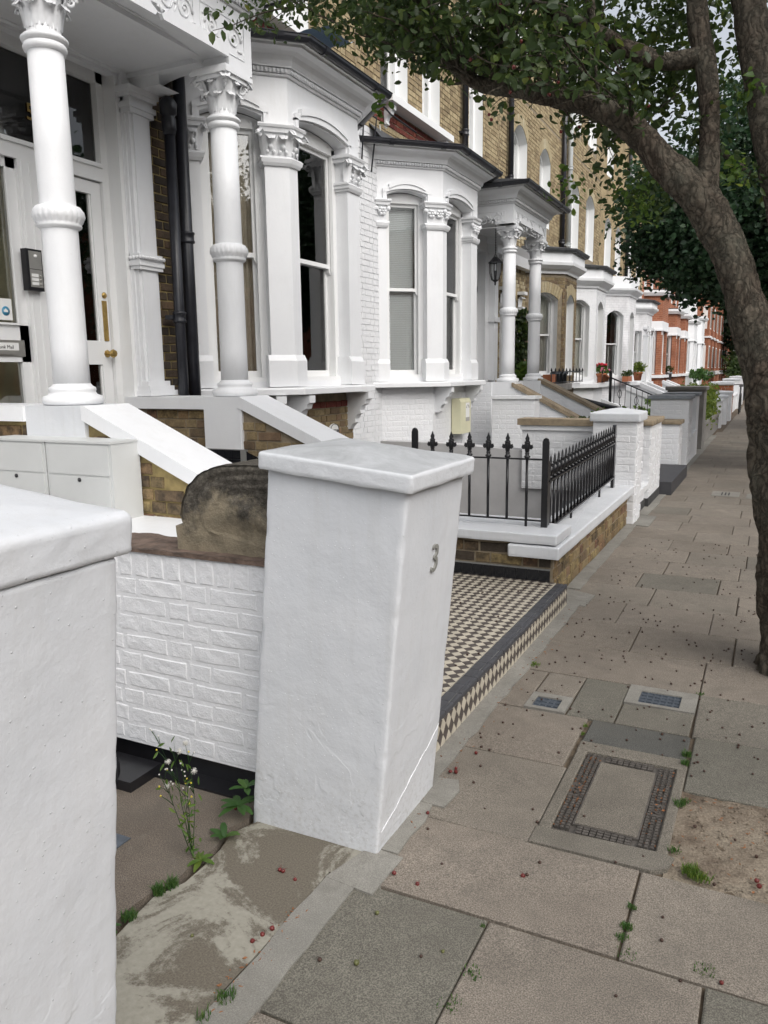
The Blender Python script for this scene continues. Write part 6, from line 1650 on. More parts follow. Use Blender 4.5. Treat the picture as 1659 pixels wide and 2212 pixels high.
# low wall along the pavement under the railings
fw = thing('garden_wall', (-1.4, 6.7, 0), 'low stock brick wall along the pavement with white coping carrying the long railing', 'garden wall')
mb = MB(); mb.prism([(5.105, -.3), (8.10, -.3), (8.10, .31), (5.105, .31)], (-1.50, 0, 0), FY, Z, FX * .245); w_ = build('wall', mb, 'mortar', fw)
brickwork(w_, (-1.255, 5.11, 0), FY, FX, 2.98, .005, .315, 'patchy_brick', maxind=150, mfun=lambda u, z: 'stock_brick' if int(u * 11 + z * 40) % 3 == 0 else 'patchy_brick')
cp = lumpy_box(-1.545, -1.195, 5.02, 8.14, .318, .400, 6, 90, .010, .0025, 8, seed=37); build('coping', cp, 'masonry_paint', fw)
mb = MB(); mb.box(-2.6, -1.6, 6.10, 6.28, -1.2, .35); build('inner_kerb_wall', mb, 'masonry_paint', fw)
# railings: every bar is a part with its own finial
def finial_fleur(mb, c):
    mb.lathe([(.012, 0), (.022, .006), (.022, .014), (.013, .022), (.016, .034), (.012, .044)], c, 10)
    c2 = V(c.x, c.y, c.z + .044)
    mb.prism([(-.012, 0), (.012, 0), (.016, .02), (.030, .018), (.040, .030), (.034, .052), (.022, .046), (.016, .060), (.020, .066), (.010, .078), (.014, .092), (.006, .108), (0, .128), (-.006, .108), (-.014, .092), (-.010, .078), (-.020, .066), (-.016, .060), (-.022, .046), (-.034, .052), (-.040, .030), (-.030, .018), (-.016, .02)], V(c2.x, c2.y - .007, c2.z), FX, Z, FY * .014)
    mb.lathe([(.010, 0), (.017, .025), (.015, .05), (.010, .075), (.011, .09), (1e-5, .125)], c2, 8)
    mb.lathe([(.013, .055), (.020, .060), (.020, .066), (.012, .072)], c2, 8)
def finial_ball(mb, c):
    mb.lathe([(.010, 0), (.018, .004), (.018, .012), (.010, .018), (.014, .030), (.026, .048), (.028, .060), (.018, .082), (.011, .095), (.015, .103), (.010, .112), (.007, .150), (1e-5, .175)], c, 10)
rl = thing('railing', (-1.85, 5.28, .48), 'short black iron railing with fleur-de-lis heads on the path wall', 'railing')
for x, zt in ((-2.34, 1.15), (-1.365, 1.10)):
    mb = MB(); mb.prism([(-.022, .48), (.022, .48), (.022, zt - .03), (.014, zt - .008), (0, zt), (-.014, zt - .008), (-.022, zt - .03)], V(x, 5.27, 0), FX, Z, FY * .024); build('post', mb, 'black_paint', rl)
for z in (.945, .518):
    mb = MB(); mb.box(-2.34, -1.365, 5.273, 5.291, z, z + .011); build('rail', mb, 'black_paint', rl)
for k, x in enumerate((-2.20, -2.055, -1.915, -1.775, -1.635, -1.495)):
    mb = MB(); mb.tube([(x, 5.282, .46 if k == 5 else .529), (x, 5.282, .945)], .0098, 10); b_ = build('bar', mb, 'black_paint', rl)
    mb = MB(); finial_fleur(mb, V(x, 5.282, .956)); build('finial', mb, 'black_paint', b_)
rl = thing('railing', (-1.37, 6.6, .40), 'long black iron railing with ball and spike heads along the pavement', 'railing')
for y, zt in ((5.36, .93), (7.92, 1.02)):
    mb = MB(); pts_ = [(-.035, .39), (.035, .39), (.035, zt - .035)] + [(.035 * math.cos(a), zt - .035 + .035 * math.sin(a)) for a in (.5, 1.0, 1.57, 2.1, 2.6)] + [(-.035, zt - .035)]
    mb.prism(pts_, V(-1.385, y, 0), FY, Z, FX * .028); build('post', mb, 'black_paint', rl)
for z in (.785, .445):
    mb = MB(); mb.prism([(5.36, z), (7.92, z + .055), (7.92, z + .067), (5.36, z + .012)], (-1.395, 0, 0), FY, Z, FX * .045); build('rail', mb, 'black_paint', rl)
nb = 22
for k in range(nb):
    y = 5.36 + 2.56 * (k + .8) / (nb + .6); dz = .055 * (y - 5.36) / 2.56
    mb = MB(); mb.tube([(-1.372, y, .45 + dz), (-1.372, y, .79 + dz)], .0105, 10)
    if k in (6, 16): mb.tube([(-1.372, y, .38), (-1.372, y, .45 + dz)], .010, 8)
    b_ = build('bar', mb, 'black_paint', rl)
    mb = MB(); finial_ball(mb, V(-1.372, y, .797 + dz)); build('finial', mb, 'black_paint', b_)

def brick_pier(x0, x1, y0, y1, z1, lab, cap='white', cover=(.03, .07), z0=-.3, plinth=0.0, sheet='painted_mortar', brick='painted_brick', capm=None, cat='gate pillar', name='gate_pillar', group=None, minpx=6, dome=.03, zt2=None):
    t_ = thing(name, ((x0 + x1) / 2, (y0 + y1) / 2, 0), lab, cat, group)
    mb = MB(); mb.box(x0, x1, y0, y1, z0, z1 - cover[1]); w = build('shaft', mb, sheet, t_)
    if brick:
        brickwork(w, (x0, y0, 0), FX, -FY, x1 - x0, max(0, z0) + .005, z1 - cover[1] - .005, brick, minpx=minpx, maxind=150)
        brickwork(w, (x1, y0, 0), FY, FX, y1 - y0, max(0, z0) + plinth + .005, z1 - cover[1] - .005, brick, minpx=minpx, maxind=150)
    if plinth: mb = MB(); mb.box(x0, x1 + .012, y0 - .01, y1, z0, plinth); build('plinth', mb, 'dark_plinth', t_)
    o_ = cover[0]; cp = lumpy_box(x0 - o_, x1 + o_, y0 - o_, y1 + o_, z1 - cover[1], z1, 5, 24, .012, .003, 8, top=dome, seed=int(y0 * 7)); build('cap', cp, capm or 'masonry_paint', t_)
    return t_
brick_pier(-1.62, -1.19, 8.12, 8.55, 1.125, 'white brick gate pillar with a domed cap at the end of the long railing', cover=(.035, .085), dome=.045)
# wall behind it, running back beside the basement steps
cw = thing('garden_wall', (-2.1, 8.65, 0), 'white brick wall with brown stone coping, running back behind the domed pillar', 'garden wall')
mb = MB(); mb.box(-2.50, -1.63, 8.62, 8.85, .24, .955); w_ = build('wall', mb, 'painted_mortar', cw); brickwork(w_, (-2.5, 8.62, 0), FX, -FY, .87, .25, .90, 'painted_brick', maxind=150)
mb = MB(); mb.box(-2.55, -1.62, 8.58, 8.88, .955, 1.025); build('coping', mb, 'old_stone_coping', cw)
mb = MB(); mb.box(-2.52, -1.63, 8.60, 8.64, .90, .955); build('string', mb, 'white_paint', cw)
mb = MB(); mb.prism([(-4.3, -1.2), (-1.6, -1.2), (-1.6, .24), (-2.2, .24), (-2.33, .32), (-2.42, .46), (-2.5, .62), (-2.5, .66), (-3.6, .72), (-4.3, .72)], (0, 8.66, 0), FX, Z, FY * .2); build('grey_base', mb, 'grey_render', cw)
mb = MB(); mb.box(-2.05, -1.92, 8.64, 8.66, -.05, .12); build('air_vent', mb, 'lead_grey', cw)
bwk = thing('garden_wall', (-3.6, 11.9, 0), 'square white brick flank wall beside the second porch steps, flat white top', 'garden wall')
mb = MB(); mb.box(-3.98, -3.30, 12.00, 12.30, -1.2, 1.12); w_ = build('wall', mb, 'painted_mortar', bwk); brickwork(w_, (-3.98, 12.0, 0), FX, -FY, .68, .2, 1.1, 'painted_brick', maxind=120, minpx=7)
mb = MB(); mb.box(-4.0, -3.27, 11.97, 12.33, 1.12, 1.165); build('coping', mb, 'white_paint', bwk)
rake_wall(h3, 12.66, 12.92, -3.84, 1.36, -2.4, .62, 'painted_brick', -1.2, cop_m='old_stone_coping', cop_t=.06, sheet='painted_mortar')
rake_wall(h3, 14.26, 14.55, -3.84, 1.41, -2.2, .60, 'painted_brick', -1.2, cop_m='old_stone_coping', cop_t=.06, sheet='painted_mortar')
mb = MB(); mb.prism([(-4.0, -1), (-1.9, -1), (-1.9, .2), (-2.4, .2), (-3.9, .8), (-4.0, .8)], (0, 12.93, 0), FX, Z, FY * 1.3); build('entrance_stair', mb, 'dark_plinth', h3)
mb = MB(); mb.tube([(-3.5, 15.5, 1.02), (-2.6, 15.5, .80)], .05, 12); mb.tube([(-2.6, 15.5, .8), (-2.5, 15.5, -.5)], .05, 12); build('waste_pipe', mb, 'black_pipe', h1)
rake_wall(h1, 14.98, 15.2, -4.6, 1.3, -2.2, .45, None, -1.2, cop_m='old_stone_coping', cop_t=.06, sheet='painted_mortar')
# next railing, low wall and piers along the pavement
rl = thing('railing', (-1.5, 8.9, .3), 'small black railing in the gap behind the domed pillar', 'railing')
mb = MB(); mb.box(-1.42, -1.38, 9.10, 9.14, .25, .98); build('post', mb, 'black_paint', rl)
mb = MB(); mb.box(-1.42, -1.37, 8.56, 9.14, .70, .715); mb.box(-1.42, -1.37, 8.56, 9.14, .32, .335); build('rail', mb, 'black_paint', rl)
for k in range(4):
    y = 8.64 + k * .13; mb = MB(); mb.tube([(-1.395, y, .28), (-1.395, y, .71)], .011, 8); b_ = build('bar', mb, 'black_paint', rl); mb = MB(); finial_ball(mb, V(-1.395, y, .71)); build('finial', mb, 'black_paint', b_)
lw = thing('garden_wall', (-1.4, 8.9, 0), 'short stretch of low white wall under the small railing, dark foot', 'garden wall')
mb = MB(); mb.box(-1.5, -1.25, 8.56, 9.26, -.2, .22); build('wall', mb, 'painted_brick', lw); mb = MB(); mb.box(-1.53, -1.20, 8.56, 9.26, .22, .28); build('coping', mb, 'white_paint', lw); mb = MB(); mb.box(-1.5, -1.235, 8.56, 9.26, -.2, .09); build('plinth', mb, 'dark_plinth', lw)
brick_pier(-1.62, -1.21, 9.26, 10.22, .985, 'oblong white brick wall block with a brown stone top and dark foot', capm='old_stone_coping', cover=(.03, .06), plinth=.10, cat='garden wall', name='garden_wall', dome=.003)
st_ = thing('entrance_step', (-1.3, 11.2, 0), 'dark grey painted doorstep jutting onto the pavement between white piers', 'step')
mb = MB(); mb.box(-1.7, -1.06, 10.25, 12.22, -.2, .165); build('tread', mb, 'step_tile_dark', st_); mb = MB()
for k in range(2): mb.box(-1.55 + k * .07, -1.53 + k * .07, 10.35, 12.1, .165, .169)
build('white_line', mb, 'label_white', st_); mb = MB(); mb.box(-1.9, -1.7, 10.25, 12.3, -.2, .30); build('upper_step', mb, 'step_tile_dark', st_)
brick_pier(-1.75, -1.21, 12.3, 12.75, .80, 'lower white brick pier with a brown stone top, beyond the grey doorstep', capm='old_stone_coping', cover=(.03, .055), dome=.003)
mb = MB(); mb.box(-1.24, -1.18, 12.22, 12.29, 0, .16); o = build('boundary_stub', mb, 'black_paint', label='short black stub post beside the lower white pier', cat='post')
brick_pier(-1.78, -1.20, 13.5, 14.15, 1.13, 'tall grey-white panelled brick pillar with a thin grey cap', capm='lead_grey', cover=(.04, .06), dome=.01)
brick_pier(-1.74, -1.20, 15.0, 15.5, 1.13, 'second tall grey-white pillar, hiding behind the first', capm='lead_grey', cover=(.04, .05), dome=.01, brick=None, sheet='painted_mortar')
plain('grey_stone', (0.22, 0.21, 0.195), 0.9, var=0.2, nscale=5, bumps=[(40, .4, .004)])
brick_pier(-1.86, -1.19, 16.4, 17.1, 1.21, 'tall bare grey stone gate pillar with a slab cap', capm='grey_stone', cover=(.04, .07), dome=.01, brick=None, sheet='grey_stone')
mb = MB(); mb.box(-1.45, -1.2, 14.15, 15.0, -.2, .42); mb.box(-1.48, -1.17, 14.15, 15.0, .42, .48); build('garden_wall', mb, 'painted_mortar', label='low pale wall between the two tall grey-white pillars', cat='garden wall')
mb = MB(); mb.box(-1.5, -1.25, 17.1, 22.6, -.2, .40); mb.box(-1.52, -1.20, 17.1, 22.6, .40, .46); build('garden_wall', mb, 'grey_stone', label='low dark stone wall below the bright green hedge', cat='garden wall')
brick_pier(-1.6, -1.2, 22.7, 23.1, .75, 'low white pillar past the hedge, nearest of the far white ones', brick=None, sheet='white_paint', minpx=99, group='far white gate pillars')
brick_pier(-1.6, -1.15, 24.2, 24.7, .80, 'second low white pillar past the hedge', brick=None, sheet='white_paint', group='far white gate pillars')
brick_pier(-1.7, -1.12, 25.9, 26.6, .86, 'broad white pillar just before the red brick gate pillar', brick=None, sheet='white_paint', group='far white gate pillars')
brick_pier(-1.95, -1.25, 29.2, 29.9, 1.10, 'red brick gate pillar with a white cap beside the bicycle', brick='orange_brick', sheet='pale_mortar', minpx=5, cover=(.05, .09))
brick_pier(-1.8, -1.2, 34.0, 34.6, 1.15, 'white gate pillar with a broad cap behind the bicycle', brick=None, sheet='white_paint', group='far white gate pillars')
brick_pier(-1.75, -1.2, 38.0, 38.6, 1.2, 'farthest white gate pillar on the pavement', brick=None, sheet='white_paint', group='far white gate pillars')
for (a, b, z, lab) in ((23.1, 24.2, .45, 'low white wall between the first far white pillars'), (24.7, 25.9, .5, 'low white wall before the broad white pillar'), (26.6, 29.2, .5, 'low white wall running up to the red brick pillar'), (30.6, 34.0, .6, 'white wall beyond the red brick pillar'), (34.6, 38.0, .7, 'farthest stretch of white garden wall')):
    mb = MB(); mb.box(-1.48, -1.28, a, b, -.2, z - .06); mb.box(-1.52, -1.24, a, b, z - .06, z); build('garden_wall', mb, 'white_paint', label=lab, cat='garden wall')
# bicycle against the wall
bk = thing('bicycle', (-1.0, 30.2, 0), 'dark bicycle leaning beside the red brick gate pillar far up the pavement', 'bicycle')
def wheel(y):
    mb = MB(); mb.tube([(-1.02 + .0 * k, y + .33 * math.cos(2 * PI * k / 24), .34 + .33 * math.sin(2 * PI * k / 24)) for k in range(25)], .02, 6); w = build('wheel', mb, 'rubber', bk)
    mb = MB()
    for k in range(12): a = 2 * PI * k / 12; mb.tube([(-1.02, y, .34), (-1.02, y + .32 * math.cos(a), .34 + .32 * math.sin(a))], .003, 3)
    build('spoke', mb, 'steel', w, kind='stuff')
wheel(29.75); wheel(30.78)
mb = MB()
for a, b in (((29.75, .34), (29.90, .86)), ((29.90, .86), (30.30, .32)), ((29.92, .78), (30.42, .80)), ((30.42, .80), (30.30, .32)), ((30.30, .32), (30.78, .34)), ((30.42, .80), (30.78, .34)), ((30.42, .8), (30.45, .92)), ((29.90, .86), (29.92, .98))): mb.tube([(-1.02, a[0], a[1]), (-1.02, b[0], b[1])], .017, 6)
build('frame', mb, 'black_paint', bk)
mb = MB(); mb.tube([(-1.30, 29.95, .98), (-1.1, 29.9, 1.0), (-.95, 29.9, 1.0), (-.76, 29.97, .98)], .014, 6); build('handlebar', mb, 'black_paint', bk)
mb = MB(); mb.ball((-1.02, 30.46, .94), .085, 8, sz=.4); build('saddle', mb, 'rubber', bk)
# iron stair rail and stairs of the fourth house
sr = thing('stair_railing', (-2.6, 20.1, .6), 'black iron stair railing with scrolled panels climbing to the fourth house', 'railing')
X0, Z0_, X1, Z1_ = -3.62, 1.36, -1.55, .48
mb = MB(); mb.tube([(X0, 20.1, Z0_), (X1, 20.1, Z1_)], .018, 6); mb.tube([(X0, 20.1, Z0_ - .62), (X1, 20.1, Z1_ - .55)], .012, 6); build('rail', mb, 'black_paint', sr)
mb = MB(); mb.box(X0 - .03, X0 + .03, 20.07, 20.13, .5, 1.5); mb.ball((X0, 20.1, 1.52), .035, 8); build('post', mb, 'black_paint', sr)
for k in range(15):
    t_ = (k + .7) / 15.5; x = X0 + (X1 - X0) * t_; z = Z0_ + (Z1_ - Z0_) * t_; mb = MB(); mb.tube([(x, 20.1, z - .6), (x, 20.1, z)], .009, 5); b_ = build('bar', mb, 'black_paint', sr)
    if k % 3 == 1:
        mb = MB()
        for s_ in (-1, 1): mb.tube([(x + s_ * .045 * math.sin(q * PI / 8), 20.1, z - .42 + .03 * q) for q in range(9)], .008, 5)
        build('scroll', mb, 'black_paint', b_)
for k, (ya, yb, za, xa, lab) in enumerate(((20.0, 20.25, .84, -3.8, 0), (23.6, 23.9, 1.1, -3.8, 0))): rake_wall(h4, ya, yb, xa, za, -1.6, .02 if k == 0 else .2, 'stock_brick' if k == 0 else None, -1.2, cop_t=.12, sheet='mortar' if k == 0 else 'white_paint')
for (y, par) in ((28.6, h6), (32.6, h7), (34.0, h7), (27.0, h6)): rake_wall(par, y, y + .35, -3.9, 1.12, -1.9, .25, None, -1.2, cop_t=.12, sheet='white_paint')
for k in range(4):
    pass
# window guards and flower pots
def guard(x, ya, yb, z, lab):
    t_ = thing('window_guard', (x, (ya + yb) / 2, z), lab, 'window guard')
    mb = MB(); mb.tube([(x, ya, z + .24), (x, yb, z + .24)], .014, 6); mb.tube([(x, ya, z + .02), (x, yb, z + .02)], .012, 6); mb.tube([(x, yb, z + .24), (x - .3, yb + .25, z + .24)], .014, 6); build('rail', mb, 'black_paint', t_)
    n = max(3, int((yb - ya) / .3))
    for k in range(n + 1):
        y = ya + (yb - ya) * k / n; mb = MB(); mb.tube([(x, y, z), (x, y, z + .24)], .010, 5); mb.lathe([(.01, .24), (.022, .27), (1e-5, .33)], (x, y, z), 6); build('bar', mb, 'black_paint', t_)
guard(-4.06, 16.0, 18.9, 1.28, 'low black iron guard round the ledge of the brown brick bay')
guard(-4.06, 21.3, 22.3, 1.22, 'short black iron guard in front of the red geraniums')
mb = MB(); mb.box(-4.75, -4.0, 15.9, 17.6, 1.14, 1.27); build('balcony_slab', mb, 'grey_stone', h1)
def pot(x, y, z, r, hgt, m, lab, plant=None, pr=.16, leafm='bright_leaf', n=160, flowers=None, cat='potted plant', box=False):
    t_ = thing('plant_pot' if not plant else 'potted_plant', (x, y, z), lab, cat)
    mb = MB()
    if box: mb.box(x - .09, x + .09, y - r, y + r, z, z + hgt)
    else: mb.lathe([(r * .72, 0), (r * .95, hgt * .8), (r * 1.08, hgt * .8), (r * 1.1, hgt), (r * .95, hgt), (r * .9, hgt * .9), (1e-5, hgt * .88)], (x, y, z), 14)
    build('pot', mb, m, t_)
    if plant:
        P, N = clump_points((x, y, z + hgt + pr * .6), (pr, pr if not box else r, pr * .8), max(6, n // 8), 8, pr * .16); leaves('foliage', P, N, np.full(len(P), pr * .28), leafm, t_)
        if flowers:
            mb = MB()
            for k in range(flowers[1]):
                a, b = random.uniform(0, 2 * PI), random.uniform(.2, 1.3); q = V(x + pr * 1.05 * math.cos(a) * math.cos(b), y + pr * math.sin(a) * math.cos(b), z + hgt + pr * .65 + pr * .8 * math.sin(b))
                for e in range(3): mb.ball(q + V(random.uniform(-.02, .02), random.uniform(-.02, .02), random.uniform(-.02, .02)), .024, 5)
            build('blossom', mb, flowers[0], t_, kind='stuff')
pot(-4.12, 21.5, 1.22, .13, .24, 'terracotta', 'terracotta pot of red geraniums on the white bay ledge', True, .17, flowers=('petal_red', 26))
pot(-4.14, 21.95, 1.22, .11, .20, 'terracotta', 'terracotta pot with pink flowers just right of the red geraniums', True, .14, flowers=('petal_pink', 14))
pot(-4.14, 22.25, 1.22, .09, .16, 'terracotta', 'small terracotta pot at the right end of the geranium guard', True, .10, n=60)
pot(-4.14, 25.75, 1.18, .36, .16, 'terracotta', 'long terracotta trough of pale green plants under the shuttered window', True, .15, leafm='leaf', box=True, n=260)
pot(-4.12, 27.75, 1.18, .15, .28, 'terracotta', 'terracotta pot with a round yellow-green shrub at the end of the ledge', True, .24, leafm='hedge_leaf', n=300)
pot(-4.15, 16.2, 1.27, .19, .20, 'terracotta', 'empty terracotta bowl inside the ledge guard of the brown bay', None, box=True)
pot(-4.2, 17.05, 1.27, .14, .24, 'blue_iron', 'left dark blue glazed pot on the brown bay ledge', None)
pot(-4.2, 17.45, 1.27, .13, .24, 'blue_iron', 'right dark blue glazed pot on the brown bay ledge', None)
pot(-4.4, 38.9, 1.05, .15, .35, 'lead_grey', 'grey tub with a clipped green ball against the red brick', True, .22, leafm='leaf', n=160)
# blue cloth and leaves caught in the gutter of the first bay
cl = bumpy(-4.45, -4.02, 7.1, 7.6, 14, 12, lambda x, y: 4.80 + .05 * N_(x * 9, y * 9)); build('blue_rag', cl, 'blue_cloth', label='crumpled pale blue rag lying on the gutter of the first bay', cat='rag')
# ================================================================== trees, hedges, weeds
tr = thing('street_tree', (.2, 4.4, 0), 'leaning gnarled street tree with fissured bark whose boughs hang over the pavement', 'tree')
def spl(pts, n=6):
    out = []; P = [Vector(p[:3]) for p in pts]; R_ = [p[3] for p in pts]
    for i in range(len(P) - 1):
        p0 = P[max(0, i - 1)]; p1 = P[i]; p2 = P[i + 1]; p3 = P[min(len(P) - 1, i + 2)]
        for k in range(n):
            t_ = k / n; q = .5 * ((2 * p1) + (p2 - p0) * t_ + (2 * p0 - 5 * p1 + 4 * p2 - p3) * t_ ** 2 + (3 * p1 - 3 * p2 + p3 - p0) * t_ ** 3)
            out.append((q, R_[i] + (R_[i + 1] - R_[i]) * t_))
    out.append((P[-1], R_[-1])); return [o[0] for o in out], [o[1] for o in out]
def limb(name, pts, parent, n=6, seg=20, wob=.16, m='bark'):
    p, r = spl(pts, n)
    if seg > 20:
        kk = [min(1.0, max(0.0, (q.z - 1.0) / .7)) for q in p]
        r = [q * (1.0 - .19 * k_) for q, k_ in zip(r, kk)]; p = [q + Vector((.022 * k_ - .004 * (1 - k_), 0, 0)) for q, k_ in zip(p, kk)]
    mb = MB(); mb.tube(p, r, seg, wob=wob); return build(name, mb, m, parent)
trunk = limb('trunk', [(.26, 4.42, -.1, .30), (.23, 4.42, .1, .225), (.19, 4.40, .4, .195), (.13, 4.38, .8, .175), (.06, 4.36, 1.15, .165), (.00, 4.34, 1.40, .158), (-.09, 4.32, 1.66, .135), (-.185, 4.31, 1.90, .115), (-.265, 4.30, 2.12, .110), (-.345, 4.30, 2.28, .112), (-.40, 4.30, 2.38, .10)], tr, 26, 110, .15)
trunk2 = limb('bough', [(.08, 4.40, 1.0, .14), (.10, 4.40, 1.5, .135), (.07, 4.40, 1.85, .125), (-.02, 4.38, 2.3, .118), (-.11, 4.36, 2.62, .108), (-.17, 4.34, 2.9, .10), (-.24, 4.34, 3.2, .09), (-.30, 4.36, 3.8, .09), (-.2, 4.4, 4.6, .06)], tr, 18, 70, .11)
LA = [(-.36, 4.30, 2.30, .105), (-.47, 4.28, 2.44, .10), (-.58, 4.27, 2.54, .092), (-.69, 4.25, 2.68, .085), (-.87, 4.22, 2.82, .078), (-1.10, 4.20, 2.90, .062), (-1.34, 4.22, 2.98, .050), (-1.54, 4.24, 3.05, .046), (-1.68, 4.24, 3.18, .042), (-1.78, 4.2, 3.38, .036), (-1.84, 4.2, 3.6, .03), (-2.0, 4.1, 4.0, .02)]
limb('bough', LA, tr, 14, 56, .14)
limb('bough', [(-.38, 4.31, 2.34, .075), (-.375, 4.32, 2.55, .062), (-.39, 4.33, 2.8, .060), (-.42, 4.35, 3.0, .062), (-.47, 4.36, 3.27, .060), (-.5, 4.4, 3.9, .05), (-.6, 4.5, 4.6, .03)], tr, 14, 50, .13)
limb('bough', [(-.42, 4.34, 3.02, .045), (-.58, 4.32, 3.02, .042), (-.72, 4.30, 3.08, .040), (-.87, 4.28, 3.17, .038), (-1.05, 4.22, 3.27, .034), (-1.22, 4.15, 3.38, .030), (-1.5, 4.0, 3.6, .02), (-1.9, 3.8, 3.8, .01)], tr, 6, 16, .15)
limb('bough', [(-1.36, 4.22, 3.0, .036), (-1.42, 4.22, 3.15, .034), (-1.42, 4.2, 3.4, .032), (-1.45, 4.2, 3.8, .02)], tr, 5, 12)
limb('bough', [(.02, 4.38, 1.95, .09), (.12, 4.3, 2.3, .08), (.2, 4.2, 2.9, .07), (.1, 4.1, 3.6, .05)], tr, 5, 16)
limb('bough', [(-.9, 4.22, 3.2, .02), (-.95, 4.3, 3.5, .022), (-.8, 4.4, 3.9, .02)], tr, 5, 10)
# twigs
TXS = np.array([-9, -3.3, -2.6, -2.45, -2.05, -1.95, -1.75, -1.5, -1.28, -1.2, -1.0, -.82, -.62, -.5, -.35, -.1, 2]); TZS = np.array([9, 3.54, 3.50, 3.42, 3.22, 3.18, 3.10, 2.92, 2.74, 2.84, 2.72, 2.26, 2.18, 2.38, 2.45, 2.30, 2.2])
mb = MB(); tips = []
def twig(p, d, L, r, depth):
    pts = [p]; q = Vector(p); dd_ = Vector(d)
    for k in range(5):
        dd_ = (dd_ + Vector((random.uniform(-.3, .3), random.uniform(-.3, .3), random.uniform(-.25, .12)))).normalized(); q = q + dd_ * L / 5; pts.append(q.copy())
    def inb(q): k_ = 4.3 / max(q.y, 1.0); return 1.55 + (q.z - 1.55) * k_ > np.interp(q.x * k_, TXS, TZS) + .02
    if not all(inb(q_) for q_ in pts[2:]): return
    mb.tube(pts, [r * (1 - .15 * k) for k in range(6)], 5); tips.append((pts[-1], pts[3], pts[2]))
    if depth:
        for k in (2, 3, 5): twig(pts[k], (dd_ + Vector((random.uniform(-.8, .8), random.uniform(-.8, .8), random.uniform(-.6, .5)))).normalized(), L * .65, r * .5, depth - 1)
for i in range(80):
    b = random.choice(LA[3:]); d = Vector((random.uniform(-.7, .3), random.uniform(-1, .9), random.uniform(.15, 1))).normalized(); twig(Vector(b[:3]), d, random.uniform(.3, .6), .010, 1)
for s_, d_, L in (((-1.86, 4.2, 3.62), (-1, .02, .02), 1.25), ((-1.84, 4.2, 3.6), (-.9, .25, .0), .8), ((-1.7, 4.1, 3.6), (-.8, -.1, .1), .8), ((-.62, 4.25, 2.56), (-.4, .2, -.35), .6), ((-.75, 4.25, 2.72), (-.5, .3, -.5), .6), ((-1.0, 4.2, 2.85), (-.4, .3, -.5), .5), ((-1.2, 4.2, 2.92), (-.3, .4, -.4), .45)): twig(Vector(s_), Vector(d_).normalized(), L, .012, 2)
build('twig', mb, 'bark', tr, kind='stuff')
P_all, N_all, S_all = [], [], []
def addc(c, r, nc, per, spread, size, up=.4, shell=.3):
    P, N = clump_points(c, r, nc, per, spread, up, shell=shell); P_all.append(P); N_all.append(N); S_all.append(size * .76 * (.5 + .9 * rs.rand(len(P))))
for (a, b, c) in tips:
    for q, k in ((a, 10), (b, 6), (c, 4)):
        P = np.array(q)[None] + rs.randn(k, 3) * .05; P_all.append(P); N_all.append(rs.randn(k, 3) * .8 + [0, 0, .4]); S_all.append(.034 * (.6 + .7 * rs.rand(k)))
# crown masses (true ellipsoids around the boughs)
addc((-.9, 4.75, 3.6), (.75, .8, .42), 140, 17, .07, .036)
addc((-.40, 4.9, 3.35), (.6, .7, .45), 70, 17, .07, .036)
addc((-1.55, 4.3, 3.55), (.55, .8, .34), 80, 16, .07, .034)
addc((-.85, 4.7, 3.12), (.42, .4, .22), 100, 16, .06, .036)
addc((-1.3, 4.6, 3.28), (.42, .4, .18), 50, 15, .05, .034); addc((-1.95, 4.25, 3.38), (.40, .55, .30), 65, 14, .05, .034); addc((-2.3, 4.2, 3.6), (.35, .5, .2), 40, 12, .05, .034); addc((-2.85, 4.2, 3.68), (.28, .3, .10), 22, 9, .05, .036)
addc((.15, 4.9, 3.1), (.35, .6, .7), 45, 14, .07, .036)
addc((-1.0, 4.3, 4.25), (1.7, 2.4, .6), 120, 18, .10, .04)
addc((.6, 4.6, 4.1), (1.0, 1.5, .7), 50, 18, .10, .04)
addc((-.62, 5.2, 2.62), (.22, .35, .22), 26, 13, .05, .036)
addc((-.95, 4.9, 2.55), (.20, .3, .20), 16, 12, .05, .034)
addc((-.40, 4.5, 2.72), (.16, .25, .16), 14, 12, .05, .036)
addc((-.12, 4.4, 2.42), (.08, .12, .12), 6, 10, .04, .034)
def trim(Ps, Ns, Ss):
    P, N, S = np.concatenate(Ps), np.concatenate(Ns), np.concatenate(Ss)
    xs, zs = TXS, TZS
    k = 4.3 / np.maximum(P[:, 1], 1.0); x = P[:, 0] * k; z = 1.55 + (P[:, 2] - 1.55) * k
    ok = z > np.interp(x, xs, zs) + .05 * np.sin(P[:, 0] * 31) + .03 * rs.randn(len(P))
    front = (P[:, 1] < 4.32) & (x > -1.75) & (z < np.interp(x, [-1.7, -1.35, -.87, -.58, -.35, .1], [3.22, 3.02, 2.88, 2.62, 2.40, 2.3])) & (z > np.interp(x, [-1.7, -1.35, -.87, -.58, -.35, .1], [3.12, 2.92, 2.74, 2.42, 2.2, 2.0]))
    ok = ok & ~front
    return P[ok], N[ok], S[ok]
Pt, Nt_, St = trim(P_all, N_all, S_all)
leaves('foliage', Pt, Nt_, St, 'leaf', tr, elong=1.55, kind='stuff')
